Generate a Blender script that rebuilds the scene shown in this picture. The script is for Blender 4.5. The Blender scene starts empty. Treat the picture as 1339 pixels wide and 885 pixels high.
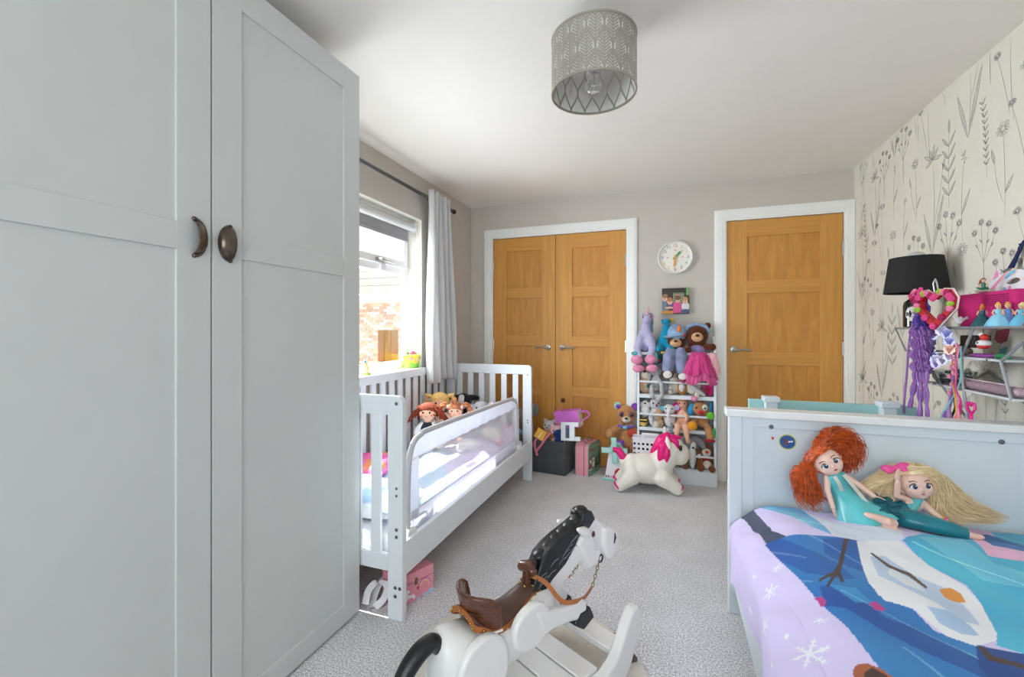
import bpy, bmesh, math, random
import numpy as np
from mathutils import Vector, Matrix, Euler, noise

random.seed(7)
scene = bpy.context.scene
col = scene.collection

# ------------------------------------------------------------------ camera, world, sun, light, exposure
cam_data = bpy.data.cameras.new('camera')
cam_data.sensor_width = 36.0
cam_data.lens = 36.0 * 569.95 / 1339.0
cam_data.shift_y = -(442.5 - 431.4) / 1339.0
cam_data.clip_start = 0.02
cam = bpy.data.objects.new('camera', cam_data)
cam.location = (0, 0, 1.199)
cam.rotation_euler = (math.pi / 2, 0, 0.3451)
col.objects.link(cam)
scene.camera = cam

world = bpy.data.worlds.new('daylight_sky')
scene.world = world
world.use_nodes = True
wn = world.node_tree
bg = wn.nodes['Background']
bg.inputs['Color'].default_value = (0.83, 0.91, 1.0, 1)
bg.inputs['Strength'].default_value = 1.5

sun_data = bpy.data.lights.new('sun', 'SUN')
sun_data.energy = 38.0
sun_data.angle = math.radians(0.7)
sun_data.color = (1.0, 0.95, 0.86)
sun = bpy.data.objects.new('sun', sun_data)
col.objects.link(sun)
sun.rotation_euler = Vector((0.50, -0.12, -0.90)).to_track_quat('-Z', 'Y').to_euler()


def window_light(name, loc, direction, sx, sy, power, color=(0.95, 0.97, 1.0)):
    d = bpy.data.lights.new(name, 'AREA')
    d.shape = 'RECTANGLE'
    d.size = sx
    d.size_y = sy
    d.energy = power
    d.color = color
    o = bpy.data.objects.new(name, d)
    o.location = loc
    o.rotation_euler = Vector(direction).to_track_quat('-Z', 'Z').to_euler()
    col.objects.link(o)


# daylight added by an invented rear window and sky light of the left window
window_light('rear_added_daylight', (-0.25, -1.80, 1.45), (0, 1, 0.0), 2.3, 1.5, 56, (0.93, 0.97, 1.0))
window_light('left_window_daylight', (-2.25, 2.15, 1.75), (1, 0.0, -0.25), 1.7, 1.2, 108, (0.95, 0.97, 1.0))

scene.view_settings.view_transform = 'Standard'
scene.view_settings.look = 'None'
scene.view_settings.exposure = 0.0
scene.view_settings.gamma = 1.0
scene.view_settings.use_curve_mapping = False
scene.cycles.use_denoising = True
scene.cycles.max_bounces = 10
scene.cycles.diffuse_bounces = 6
scene.cycles.transparent_max_bounces = 16
scene.cycles.caustics_reflective = False
scene.cycles.caustics_refractive = False
scene.cycles.sample_clamp_indirect = 6.0


# ------------------------------------------------------------------ helpers
def lin(c):
    r = []
    for v in c[:3]:
        v = v / 255.0
        r.append(v / 12.92 if v <= 0.04045 else ((v + 0.055) / 1.055) ** 2.4)
    return (r[0], r[1], r[2], 1.0)


MATS = {}


def M(name, c=(200, 200, 200), rough=0.5, metal=0.0, var=0.05, vscale=9.0, bump=0.0, bscale=180.0, spec=0.5,
      sheen=0.0, stretch=(1, 1, 1), coat=0.0, trans=0.0, alpha=1.0, vcol=False, sss=0.0, distort=0.0):
    """node material: noise varies the colour a little, a second noise gives relief"""
    if name in MATS:
        return MATS[name]
    m = bpy.data.materials.new(name)
    m.use_nodes = True
    nt = m.node_tree
    N, L = nt.nodes, nt.links
    b = N['Principled BSDF']
    b.inputs['Roughness'].default_value = rough
    b.inputs['Metallic'].default_value = metal
    b.inputs['Specular IOR Level'].default_value = spec
    b.inputs['Sheen Weight'].default_value = sheen
    b.inputs['Coat Weight'].default_value = coat
    b.inputs['Transmission Weight'].default_value = trans
    b.inputs['Alpha'].default_value = alpha
    tc = N.new('ShaderNodeTexCoord')
    mp = N.new('ShaderNodeMapping')
    mp.inputs['Scale'].default_value = stretch
    L.new(tc.outputs['Object'], mp.inputs['Vector'])
    nz = N.new('ShaderNodeTexNoise')
    nz.inputs['Scale'].default_value = vscale
    nz.inputs['Detail'].default_value = 4
    nz.inputs['Distortion'].default_value = distort
    L.new(mp.outputs['Vector'], nz.inputs['Vector'])
    mx = N.new('ShaderNodeMix')
    mx.data_type = 'RGBA'
    mx.blend_type = 'MULTIPLY'
    mx.inputs['Factor'].default_value = 1.0
    if vcol:
        at = N.new('ShaderNodeVertexColor')
        at.layer_name = 'Col'
        L.new(at.outputs['Color'], mx.inputs['A'])
    else:
        mx.inputs['A'].default_value = lin(c)
    rp = N.new('ShaderNodeValToRGB')
    rp.color_ramp.elements[0].position = 0.3
    rp.color_ramp.elements[1].position = 0.7
    lo, hi = max(0, 1 - 2 * var), 1.0
    rp.color_ramp.elements[0].color = (lo, lo, lo, 1)
    rp.color_ramp.elements[1].color = (hi, hi, hi, 1)
    L.new(nz.outputs['Fac'], rp.inputs['Fac'])
    L.new(rp.outputs['Color'], mx.inputs['B'])
    L.new(mx.outputs['Result'], b.inputs['Base Color'])
    if bump > 0:
        n2 = N.new('ShaderNodeTexNoise')
        n2.inputs['Scale'].default_value = bscale
        n2.inputs['Detail'].default_value = 3
        L.new(mp.outputs['Vector'], n2.inputs['Vector'])
        bp = N.new('ShaderNodeBump')
        bp.inputs['Strength'].default_value = bump
        bp.inputs['Distance'].default_value = 0.004
        L.new(n2.outputs['Fac'], bp.inputs['Height'])
        L.new(bp.outputs['Normal'], b.inputs['Normal'])
    MATS[name] = m
    return m


def plush(name, c=(200, 200, 200), bs=160, var=0.12):
    return M(name, c, rough=0.95, bump=0.9, bscale=bs, sheen=0.25, var=var, vscale=45, spec=0.15)


def cloth(name, c=(200, 200, 200), var=0.06):
    return M(name, c, rough=0.9, bump=0.25, bscale=700, sheen=0.15, var=var, vscale=14, spec=0.2)


def gloss(name, c=(200, 200, 200), rough=0.3, var=0.03):
    return M(name, c, rough=rough, var=var, spec=0.5)


def wood(name, c, stretch, dark=0.15):
    """oak: long noise streaks along one axis plus fine pores"""
    if name in MATS:
        return MATS[name]
    m = M(name, c, rough=0.5, var=dark, vscale=3.0, stretch=stretch, bump=0.12, bscale=14, distort=0.8)
    return m


class G:
    """collects shapes into one mesh"""

    def __init__(s):
        s.v, s.f, s.m = [], [], []

    def add(s, vs, fs, mi=0, mat=None):
        o = len(s.v)
        if mat is not None:
            vs = [mat @ Vector(p) for p in vs]
        s.v += [tuple(p) for p in vs]
        s.f += [tuple(i + o for i in f) for f in fs]
        s.m += [mi] * len(fs)
        return s

    def box(s, x0, y0, z0, x1, y1, z1, mi=0, mat=None):
        v = [(x, y, z) for z in (z0, z1) for y in (y0, y1) for x in (x0, x1)]
        f = [(0, 2, 3, 1), (4, 5, 7, 6), (0, 1, 5, 4), (2, 6, 7, 3), (0, 4, 6, 2), (1, 3, 7, 5)]
        return s.add(v, f, mi, mat)

    def cbox(s, c, d, mat=None, mi=0):
        return s.box(c[0] - d[0] / 2, c[1] - d[1] / 2, c[2] - d[2] / 2, c[0] + d[0] / 2, c[1] + d[1] / 2, c[2] + d[2] / 2, mi, mat)

    def ball(s, c, r, rot=None, seg=16, rings=10, mi=0):
        if not hasattr(r, '__len__'):
            r = (r, r, r)
        R = rot if rot is not None else Matrix.Identity(3)
        c = Vector(c)
        v = [c + R @ Vector((0, 0, r[2]))]
        for i in range(1, rings):
            t = math.pi * i / rings
            for j in range(seg):
                p = 2 * math.pi * j / seg
                v.append(c + R @ Vector((r[0] * math.sin(t) * math.cos(p), r[1] * math.sin(t) * math.sin(p), r[2] * math.cos(t))))
        v.append(c + R @ Vector((0, 0, -r[2])))
        f = [(0, 1 + j, 1 + (j + 1) % seg) for j in range(seg)]
        for i in range(rings - 2):
            a, b = 1 + i * seg, 1 + (i + 1) * seg
            f += [(a + j, b + j, b + (j + 1) % seg, a + (j + 1) % seg) for j in range(seg)]
        a = 1 + (rings - 2) * seg
        f += [(a + j, len(v) - 1, a + (j + 1) % seg) for j in range(seg)]
        return s.add(v, f, mi)

    def tube(s, pts, r, n=10, closed=False, flat=1.0, up=None, mi=0, cap=True):
        pts = [Vector(p) for p in pts]
        k = len(pts)
        rs = r if hasattr(r, '__len__') else [r] * k
        tg = []
        for i in range(k):
            a = pts[i - 1] if (i > 0 or closed) else pts[i]
            b = pts[(i + 1) % k] if (i < k - 1 or closed) else pts[i]
            t = (b - a)
            tg.append(t.normalized() if t.length > 1e-9 else Vector((0, 0, 1)))
        u = Vector(up) if up is not None else (Vector((0, 0, 1)) if abs(tg[0].z) < 0.9 else Vector((1, 0, 0)))
        v = []
        for i in range(k):
            if up is not None:
                u = Vector(up)
            u = u - tg[i] * u.dot(tg[i])
            if u.length < 1e-6:
                u = tg[i].orthogonal()
            u.normalize()
            w = tg[i].cross(u)
            for j in range(n):
                p = 2 * math.pi * j / n
                v.append(pts[i] + u * (rs[i] * flat * math.cos(p)) + w * (rs[i] * math.sin(p)))
        f = []
        for i in range(k if closed else k - 1):
            a, b = i * n, ((i + 1) % k) * n
            f += [(a + j, a + (j + 1) % n, b + (j + 1) % n, b + j) for j in range(n)]
        if cap and not closed:
            f += [tuple(range(n - 1, -1, -1)), tuple(range((k - 1) * n, k * n))]
        return s.add(v, f, mi)

    def limb(s, pts, r, n=10):
        """tube with rounded ends"""
        s.tube(pts, r, n)
        rs = r if hasattr(r, '__len__') else [r] * len(pts)
        s.ball(pts[0], rs[0], seg=n, rings=6)
        s.ball(pts[-1], rs[-1], seg=n, rings=6)
        return s

    def lathe(s, prof, c=(0, 0, 0), n=28, mat=None, mi=0, closed=False):
        v, f = [], []
        k = len(prof)
        for r, z in prof:
            for j in range(n):
                p = 2 * math.pi * j / n
                v.append((c[0] + r * math.cos(p), c[1] + r * math.sin(p), c[2] + z))
        for i in range(k if closed else k - 1):
            a, b = i * n, ((i + 1) % k) * n
            f += [(a + j, a + (j + 1) % n, b + (j + 1) % n, b + j) for j in range(n)]
        if not closed:
            if prof[0][0] > 1e-6:
                f.append(tuple(range(n - 1, -1, -1)))
            if prof[-1][0] > 1e-6:
                f.append(tuple(range((k - 1) * n, k * n)))
        return s.add(v, f, mi, mat)

    def prism(s, poly, z0, z1, mat=None, mi=0):
        n = len(poly)
        a = sum(poly[i][0] * poly[(i + 1) % n][1] - poly[(i + 1) % n][0] * poly[i][1] for i in range(n))
        if a < 0:
            poly = poly[::-1]
        v = [(x, y, z0) for x, y in poly] + [(x, y, z1) for x, y in poly]
        f = [tuple(range(n - 1, -1, -1)), tuple(range(n, 2 * n))]
        f += [(i, (i + 1) % n, n + (i + 1) % n, n + i) for i in range(n)]
        return s.add(v, f, mi, mat)

    def loft(s, rings, closed_ends=True, mi=0):
        n = len(rings[0])
        v = [p for r in rings for p in r]
        f = []
        for i in range(len(rings) - 1):
            a, b = i * n, (i + 1) * n
            f += [(a + j, a + (j + 1) % n, b + (j + 1) % n, b + j) for j in range(n)]
        if closed_ends:
            f += [tuple(range(n - 1, -1, -1)), tuple(range((len(rings) - 1) * n, len(rings) * n))]
        return s.add(v, f, mi)

    def grid(s, fn, nu, nv, mi=0):
        v = [fn(i / nu, j / nv) for j in range(nv + 1) for i in range(nu + 1)]
        w = nu + 1
        f = [(j * w + i, j * w + i + 1, (j + 1) * w + i + 1, (j + 1) * w + i) for j in range(nv) for i in range(nu)]
        return s.add(v, f, mi)

    def ribbon(s, pts, w, side, t=0.0015, mi=0):
        """flat band through pts, w wide along 'side' (vector or list), t thick"""
        pts = [Vector(p) for p in pts]
        k = len(pts)
        sd = side if isinstance(side, list) else [side] * k
        ws = w if hasattr(w, '__len__') else [w] * k
        v = []
        for i in range(k):
            tg = (pts[min(i + 1, k - 1)] - pts[max(i - 1, 0)]).normalized()
            u = Vector(sd[i])
            u = (u - tg * u.dot(tg)).normalized()
            nn = tg.cross(u)
            for a, b in ((-1, -1), (1, -1), (1, 1), (-1, 1)):
                v.append(pts[i] + u * (a * ws[i] / 2) + nn * (b * t / 2))
        f = []
        for i in range(k - 1):
            a, b = i * 4, (i + 1) * 4
            f += [(a + j, a + (j + 1) % 4, b + (j + 1) % 4, b + j) for j in range(4)]
        f += [(3, 2, 1, 0), tuple(range((k - 1) * 4, k * 4))]
        return s.add(v, f, mi)


WM = {}      # world matrix of every thing, used to bring world-measured parts into its local space


def thing(name, label, cat, loc=(0, 0, 0), rotz=0.0, group=None, kind=None):
    o = bpy.data.objects.new(name, None)
    o.empty_display_size = 0.05
    o.location = loc
    o.rotation_euler = (0, 0, rotz)
    col.objects.link(o)
    WM[o] = Matrix.Translation(loc) @ Matrix.Rotation(rotz, 4, 'Z')
    if kind:
        o['kind'] = kind
        return o
    o['label'] = label
    o['category'] = cat
    if group:
        o['group'] = group
    return o


def obj(name, g, mats, parent=None, w=False, smooth=True, bevel=0.0, sub=0, voxel=0.0, label=None, angle=38, segs=2, cols=None, stuff=False):
    me = bpy.data.meshes.new(name)
    me.from_pydata(g.v, [], g.f)
    if not isinstance(mats, (list, tuple)):
        mats = [mats]
    for m in mats:
        me.materials.append(m)
    if len(mats) > 1:
        me.polygons.foreach_set('material_index', g.m)
    if w and parent is not None:
        me.transform(WM[parent].inverted())
    if cols is not None:
        a = me.color_attributes.new('Col', 'FLOAT_COLOR', 'POINT')
        a.data.foreach_set('color', np.asarray(cols, dtype=np.float32).ravel())
    me.update()
    if smooth:
        me.polygons.foreach_set('use_smooth', [True] * len(me.polygons))
        if not voxel and not sub:
            me.set_sharp_from_angle(angle=math.radians(angle))
    o = bpy.data.objects.new(name, me)
    col.objects.link(o)
    if parent is not None:
        o.parent = parent
        WM[o] = WM[parent]
    else:
        WM[o] = Matrix.Identity(4)
    if bevel > 0:
        b = o.modifiers.new('bevel', 'BEVEL')
        b.width = bevel
        b.segments = segs
        b.limit_method = 'ANGLE'
        b.angle_limit = math.radians(40)
    if voxel:
        r = o.modifiers.new('remesh', 'REMESH')
        r.mode = 'VOXEL'
        r.voxel_size = voxel
        r.use_smooth_shade = True
        sm = o.modifiers.new('smooth', 'SMOOTH')
        sm.factor = 0.5
        sm.iterations = 4
    if sub:
        d = o.modifiers.new('subdivision', 'SUBSURF')
        d.levels = sub
        d.render_levels = sub
    if label:
        o['label'] = label
    if stuff:
        o['kind'] = 'stuff'
    return o


def tag(o, label, cat, group=None):
    o['label'] = label
    o['category'] = cat
    if group:
        o['group'] = group
    return o


def struct(name, g, mats, parent=None, **k):
    o = obj(name, g, mats, parent, **k)
    if parent is None:
        o['kind'] = 'structure'
    return o


def text_mesh(name, s, size, mat, parent, M4, extrude=0.0006, align='CENTER', w=False, label=None):
    cu = bpy.data.curves.new(name, 'FONT')
    cu.body = s
    cu.size = size
    cu.extrude = extrude
    cu.align_x = align
    cu.align_y = 'CENTER'
    t = bpy.data.objects.new(name, cu)
    col.objects.link(t)
    dg = bpy.context.evaluated_depsgraph_get()
    me = bpy.data.meshes.new_from_object(t.evaluated_get(dg))
    bpy.data.objects.remove(t)
    bpy.data.curves.remove(cu)
    me.transform(M4 if not w else WM[parent].inverted() @ M4)
    me.materials.clear()
    me.materials.append(mat)
    o = bpy.data.objects.new(name, me)
    col.objects.link(o)
    o.parent = parent
    WM[o] = WM[parent]
    return o


def frame(o, x, y, z):
    """matrix with origin o and axes x, y, z"""
    m = Matrix.Identity(4)
    for i, a in enumerate((x, y, z)):
        a = Vector(a).normalized()
        for j in range(3):
            m[j][i] = a[j]
    for j in range(3):
        m[j][3] = o[j]
    return m


def rot(x=0, y=0, z=0):
    return Euler((math.radians(x), math.radians(y), math.radians(z))).to_matrix()


def lerp(a, b, t):
    return a + (b - a) * t


def curve_pts(ctrl, n=24, closed=False):
    """Catmull-Rom through control points"""
    P = [Vector(p) for p in ctrl]
    k = len(P)
    out = []
    segs_ = k if closed else k - 1
    for i in range(segs_):
        if closed:
            p0, p1, p2, p3 = P[(i - 1) % k], P[i], P[(i + 1) % k], P[(i + 2) % k]
        else:
            p1, p2 = P[i], P[i + 1]
            p0 = P[i - 1] if i > 0 else p1 + (p1 - p2)
            p3 = P[i + 2] if i + 2 < k else p2 + (p2 - p1)
        m = max(2, n // segs_)
        for j in range(m):
            t = j / m
            out.append(0.5 * ((2 * p1) + (p2 - p0) * t + (2 * p0 - 5 * p1 + 4 * p2 - p3) * t * t + (3 * p1 - p0 - 3 * p2 + p3) * t ** 3))
    if not closed:
        out.append(P[-1])
    return out


def circle2(r, n=24, c=(0, 0), ry=None):
    ry = r if ry is None else ry
    return [(c[0] + r * math.cos(2 * math.pi * i / n), c[1] + ry * math.sin(2 * math.pi * i / n)) for i in range(n)]


# shared materials
WHITE = M('white_painted_wood', (228, 233, 238), rough=0.35, var=0.015)
TRIM = M('white_gloss_trim', (240, 240, 238), rough=0.3, var=0.01)
BLACK = M('black_plastic', (18, 18, 20), rough=0.35, var=0.05)
CHROME = M('brushed_chrome', (190, 188, 184), rough=0.28, metal=1.0, var=0.05)
GREYMETAL = M('grey_metal', (120, 124, 128), rough=0.4, metal=0.7, var=0.04)
EYE = M('dark_eye', (14, 10, 10), rough=0.12, var=0.02, coat=0.5)
WHITE_PLASTIC = M('white_plastic', (238, 238, 240), rough=0.3, var=0.01)

ROOM_D, XL, XR, HC = 3.84, -1.80, 1.275, 2.377
YB = -1.60
# ------------------------------------------------------------------ the room
def carpet_material():
    m = bpy.data.materials.new('grey_carpet')
    m.use_nodes = True
    N, L = m.node_tree.nodes, m.node_tree.links
    b = N['Principled BSDF']
    b.inputs['Roughness'].default_value = 1.0
    b.inputs['Specular IOR Level'].default_value = 0.05
    tc = N.new('ShaderNodeTexCoord')
    a = N.new('ShaderNodeTexNoise'); a.inputs['Scale'].default_value = 150; a.inputs['Detail'].default_value = 3
    c = N.new('ShaderNodeTexNoise'); c.inputs['Scale'].default_value = 5; c.inputs['Detail'].default_value = 5
    for n in (a, c):
        L.new(tc.outputs['Object'], n.inputs['Vector'])
    r = N.new('ShaderNodeValToRGB')
    r.color_ramp.elements[0].position = 0.34
    r.color_ramp.elements[0].color = lin((176, 175, 179))
    r.color_ramp.elements[1].position = 0.66
    r.color_ramp.elements[1].color = lin((252, 251, 254))
    L.new(a.outputs['Fac'], r.inputs['Fac'])
    r2 = N.new('ShaderNodeValToRGB')
    r2.color_ramp.elements[0].position = 0.35
    r2.color_ramp.elements[0].color = (0.91, 0.91, 0.91, 1)
    r2.color_ramp.elements[1].position = 0.62
    r2.color_ramp.elements[1].color = (1, 1, 1, 1)
    L.new(c.outputs['Fac'], r2.inputs['Fac'])
    mx = N.new('ShaderNodeMix'); mx.data_type = 'RGBA'; mx.blend_type = 'MULTIPLY'; mx.inputs['Factor'].default_value = 1
    L.new(r.outputs['Color'], mx.inputs['A']); L.new(r2.outputs['Color'], mx.inputs['B'])
    L.new(mx.outputs['Result'], b.inputs['Base Color'])
    bp = N.new('ShaderNodeBump'); bp.inputs['Strength'].default_value = 0.7; bp.inputs['Distance'].default_value = 0.006
    L.new(a.outputs['Fac'], bp.inputs['Height']); L.new(bp.outputs['Normal'], b.inputs['Normal'])
    return m


WALL = M('greige_wall_paint', (200, 193, 185), rough=0.8, var=0.015, bump=0.03, bscale=250)
CEIL = M('white_ceiling_paint', (236, 233, 228), rough=0.85, var=0.01, bump=0.03, bscale=250)
PAPER = M('cream_wallpaper', (228, 225, 212), rough=0.8, var=0.015, bump=0.04, bscale=400)

struct('floor', G().box(XL - 0.2, YB - 0.1, -0.1, XR + 0.1, ROOM_D + 0.2, 0), carpet_material(), smooth=False)
struct('ceiling', G().box(XL - 0.2, YB - 0.1, HC, XR + 0.1, ROOM_D + 0.2, HC + 0.1), CEIL, smooth=False)
D1 = (-1.57, -0.341, 2.06)      # double doors: x0, x1, top of the leaves
D2 = (0.433, 1.21, 2.063)
g = G()
T = 0.14
for a, b in ((XL - 0.2, D1[0]), (D1[1], D2[0]), (D2[1], XR + 0.1)):
    g.box(a, ROOM_D, 0, b, ROOM_D + T, HC)
for d in (D1, D2):
    g.box(d[0], ROOM_D, d[2], d[1], ROOM_D + T, HC)
    g.box(d[0], ROOM_D + 0.08, 0, d[1], ROOM_D + T, d[2])
struct('wall_back', g, WALL, smooth=False)
wall_right = struct('wall_right', G().box(XR, YB - 0.1, 0, XR + 0.1, ROOM_D, HC), PAPER, smooth=False)
# left wall with its window opening
WY0, WY1, WZ0, WZ1 = 1.53, 2.94, 0.905, 2.05
g = G()
g.box(XL - 0.185, YB - 0.1, 0, XL, WY0, HC)
g.box(XL - 0.185, WY1, 0, XL, ROOM_D + T, HC)
g.box(XL - 0.185, WY0, 0, XL, WY1, WZ0)
g.box(XL - 0.185, WY0, WZ1, XL, WY1, HC)
struct('wall_left', g, WALL, smooth=False)
# wall behind the camera with an opening added for fill daylight
g = G()
RX0, RX1, RZ0, RZ1 = -1.40, 0.90, 0.70, 2.20
g.box(XL, YB - 0.1, 0, RX0, YB, HC)
g.box(RX1, YB - 0.1, 0, XR, YB, HC)
g.box(RX0, YB - 0.1, 0, RX1, YB, RZ0)
g.box(RX0, YB - 0.1, RZ1, RX1, YB, HC)
struct('wall_rear', g, WALL, smooth=False)

# skirting boards
prof = [(0, 0), (0.016, 0), (0.016, 0.075), (0.012, 0.088), (0.006, 0.1), (0, 0.105)]
def skirting(name, p0, p1, nrm):
    g = G()
    d = Vector(p1) - Vector(p0)
    g.prism(prof, 0, d.length, frame(p0, nrm, (0, 0, 1), d))
    struct(name, g, TRIM, smooth=False)
skirting('baseboard_back', (-0.255, ROOM_D, 0), (0.35, ROOM_D, 0), (0, -1, 0))
skirting('baseboard_left', (XL, 3.80, 0), (XL, 1.0, 0), (1, 0, 0))
skirting('baseboard_right', (XR, 0.6, 0), (XR, 3.82, 0), (-1, 0, 0))

# door casings: stepped white architraves
def architrave(name, x0, x1, top, left, right):
    g = G()
    for (i0, i1, d) in ((0.0, 0.09, 0.014), (0.012, 0.082, 0.022), (0.03, 0.07, 0.026)):
        y0 = ROOM_D - d
        if left:
            g.box(x0 - i1, y0, 0, x0 - i0, ROOM_D, top + i1)
        if right:
            g.box(x1 + i0, y0, 0, x1 + min(i1, right), ROOM_D, top + i1)
        g.box(x0 - (i0 if left else 0), y0, top + i0, x1 + (i0 if right else 0), ROOM_D, top + i1)
    struct(name, g, TRIM, smooth=False, bevel=0.002)
architrave('trim_1', D1[0], D1[1], D1[2], True, 0.09)
architrave('trim_2', D2[0], D2[1], D2[2], True, 0.063)

OAKV = wood('oak_upright_grain', (214, 152, 70), (14, 14, 0.7), 0.10)
OAKH = wood('oak_cross_grain', (212, 149, 68), (0.7, 14, 14), 0.10)
OAKP = wood('oak_panel_veneer', (209, 144, 62), (9, 9, 1.2), 0.13)


def lever_handle(parent, x, z, sgn, y):
    g = G()
    my = frame((x, y, z), (1, 0, 0), (0, 0, 1), (0, -1, 0))
    g.lathe([(0.0, 0), (0.026, 0), (0.026, 0.006), (0.022, 0.009), (0.011, 0.010), (0.010, 0.035), (0.0, 0.04)], n=20, mat=my)
    pts = curve_pts([(x, y - 0.04, z), (x + sgn * 0.02, y - 0.045, z - 0.002), (x + sgn * 0.07, y - 0.045, z + 0.004), (x + sgn * 0.115, y - 0.042, z - 0.006)], 14)
    g.tube(pts, [0.010] * 5 + [0.008] * (len(pts) - 5), 8)
    return obj('lever_handle', g, CHROME, parent, label='chrome lever handle')


def oak_leaf(parent, x0, x1, z1, pz, sl, sr, hx=None, sgn=1, hinge=None):
    """one door leaf: stiles and rails proud of the recessed panels; pz = list of panel (z0, z1)"""
    yf, yb = ROOM_D + 0.004, ROOM_D + 0.044
    g = G()
    leaf = obj('door_leaf', g.box(x0, yf, 0.006, x0 + sl, yb, z1).box(x1 - sr, yf, 0.006, x1, yb, z1), OAKV, parent, bevel=0.0015)
    rails = [0.006] + [v for p in pz for v in p] + [z1]
    for a, b in zip(rails[0::2], rails[1::2]):
        obj('door_rail', G().box(x0 + sl, yf, a, x1 - sr, yb, b), OAKH, leaf, bevel=0.0015)
    for a, b in pz:
        obj('door_panel', G().box(x0 + sl, yf + 0.011, a, x1 - sr, yb - 0.011, b), OAKP, leaf)
    if hx is not None:
        lever_handle(leaf, hx, 1.043, sgn, yf)
    if hinge is not None:
        for z in (0.25, 1.06, 1.80):
            obj('hinge', G().tube([(hinge, yf - 0.004, z - 0.05), (hinge, yf - 0.004, z + 0.05)], 0.007, 8), CHROME, leaf)
    return leaf


PZ = [(0.16, 0.60), (0.70, 1.05), (1.147, 1.49), (1.59, 1.932)]
PZ = [(0.25, 0.605), (0.695, 1.05), (1.147, 1.495), (1.59, 1.932)]
door1 = thing('door_1', None, None, (0, 0, 0), kind='structure')
xm = -0.965
oak_leaf(door1, D1[0] + 0.003, xm - 0.002, D1[2] - 0.003, PZ, 0.132, 0.129, -1.062 + 0.03, -1, D1[0] + 0.004)
oak_leaf(door1, xm + 0.002, D1[1] - 0.003, D1[2] - 0.003, PZ, 0.152, 0.142, -0.902, 1, D1[1] - 0.004)
door2 = thing('door_2', None, None, (0, 0, 0), kind='structure')
PZ2 = [(0.17, 0.59), (0.585 + 0.11, 0.0)]
PZ2 = [(0.20, 0.48), (0.585, 0.925), (1.028, 1.488), (1.588, 1.933)]
PZ2 = [(0.13, 0.485), (0.585, 0.926), (1.028, 1.487), (1.588, 1.933)]
oak_leaf(door2, D2[0] + 0.003, D2[1] - 0.003, D2[2] - 0.003, PZ2, 0.143, 0.143, 0.482, 1, D2[1] - 0.004)

# ------------------------------------------------------------------ left window
UPVC = M('white_upvc', (240, 241, 242), rough=0.25, var=0.01)
GLASS = bpy.data.materials.new('clear_window_glass')
GLASS.use_nodes = True
_n, _l = GLASS.node_tree.nodes, GLASS.node_tree.links
_n.remove(_n['Principled BSDF'])
_t = _n.new('ShaderNodeBsdfTransparent'); _t.inputs['Color'].default_value = (0.96, 0.98, 0.98, 1)
_g = _n.new('ShaderNodeBsdfGlossy'); _g.inputs['Roughness'].default_value = 0.02
_f = _n.new('ShaderNodeLayerWeight'); _f.inputs['Blend'].default_value = 0.15
_m = _n.new('ShaderNodeMixShader')
_mm = _n.new('ShaderNodeMath'); _mm.operation = 'MULTIPLY'; _mm.inputs[1].default_value = 0.5
_l.new(_f.outputs['Fresnel'], _mm.inputs[0])
_l.new(_mm.outputs[0], _m.inputs['Fac']); _l.new(_t.outputs[0], _m.inputs[1]); _l.new(_g.outputs[0], _m.inputs[2])
_l.new(_m.outputs[0], _n['Material Output'].inputs['Surface'])

win = thing('window_1', None, None, (0, 0, 0), kind='structure')
FX0, FX1 = XL - 0.172, XL - 0.125
zt = 1.655          # transom
g = G()
g.box(FX0, WY0, WZ0, FX1, WY0 + 0.06, WZ1).box(FX0, WY1 - 0.034, WZ0, FX1, WY1, WZ1)
ja, jb = WY0 + 0.06, WY1 - 0.034
g.box(FX0, ja, WZ0, FX1, jb, WZ0 + 0.06).box(FX0, ja, WZ1 - 0.05, FX1, jb, WZ1)
g.box(FX0, ja, zt - 0.035, FX1, jb, zt + 0.03)
obj('window_frame', g, UPVC, win, bevel=0.004)
# opening top light: its sash stands proud of the frame
g = G()
sx0, sx1 = FX1 - 0.03, FX1 + 0.018
a0, a1, b0, b1 = WY0 + 0.05, WY1 - 0.026, zt + 0.015, WZ1 - 0.04
sw = 0.055
g.box(sx0, a0, b0, sx1, a0 + sw, b1).box(sx0, a1 - sw, b0, sx1, a1, b1)
g.box(sx0, a0 + sw, b0, sx1, a1 - sw, b0 + sw).box(sx0, a0 + sw, b1 - sw, sx1, a1 - sw, b1)
sash = obj('opening_sash', g, UPVC, win, bevel=0.005)
obj('glass_pane', G().box(sx0 + 0.006, a0 + 0.03, b0 + 0.03, sx0 + 0.012, a1 - 0.03, b1 - 0.03), GLASS, sash, smooth=False)
obj('glass_pane', G().box(FX0 + 0.02, WY0 + 0.03, WZ0 + 0.03, FX0 + 0.026, WY1 - 0.03, zt - 0.01), GLASS, win, smooth=False)
hy, hz = 2.56, b0 + 0.022
g = G()
g.box(sx1, hy - 0.045, hz - 0.013, sx1 + 0.010, hy + 0.045, hz + 0.013)
g.tube([(sx1 + 0.01, hy - 0.02, hz), (sx1 + 0.035, hy - 0.02, hz), (sx1 + 0.04, hy + 0.03, hz - 0.004), (sx1 + 0.036, hy + 0.11, hz - 0.012)], [0.009, 0.010, 0.009, 0.007], 8)
obj('window_handle', g, CHROME, sash, bevel=0.002, label='chrome window handle')
obj('restrictor_latch', G().box(sx1, hy + 0.0, hz - 0.075, sx1 + 0.016, hy + 0.055, hz - 0.02), WHITE_PLASTIC, win, bevel=0.004)
obj('window_sill', G().box(XL - 0.13, WY0 - 0.0, WZ0 - 0.02, XL + 0.025, WY1 + 0.0, WZ0 + 0.004), TRIM, win, bevel=0.006)
g = G()    # plastered reveal edges
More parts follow.
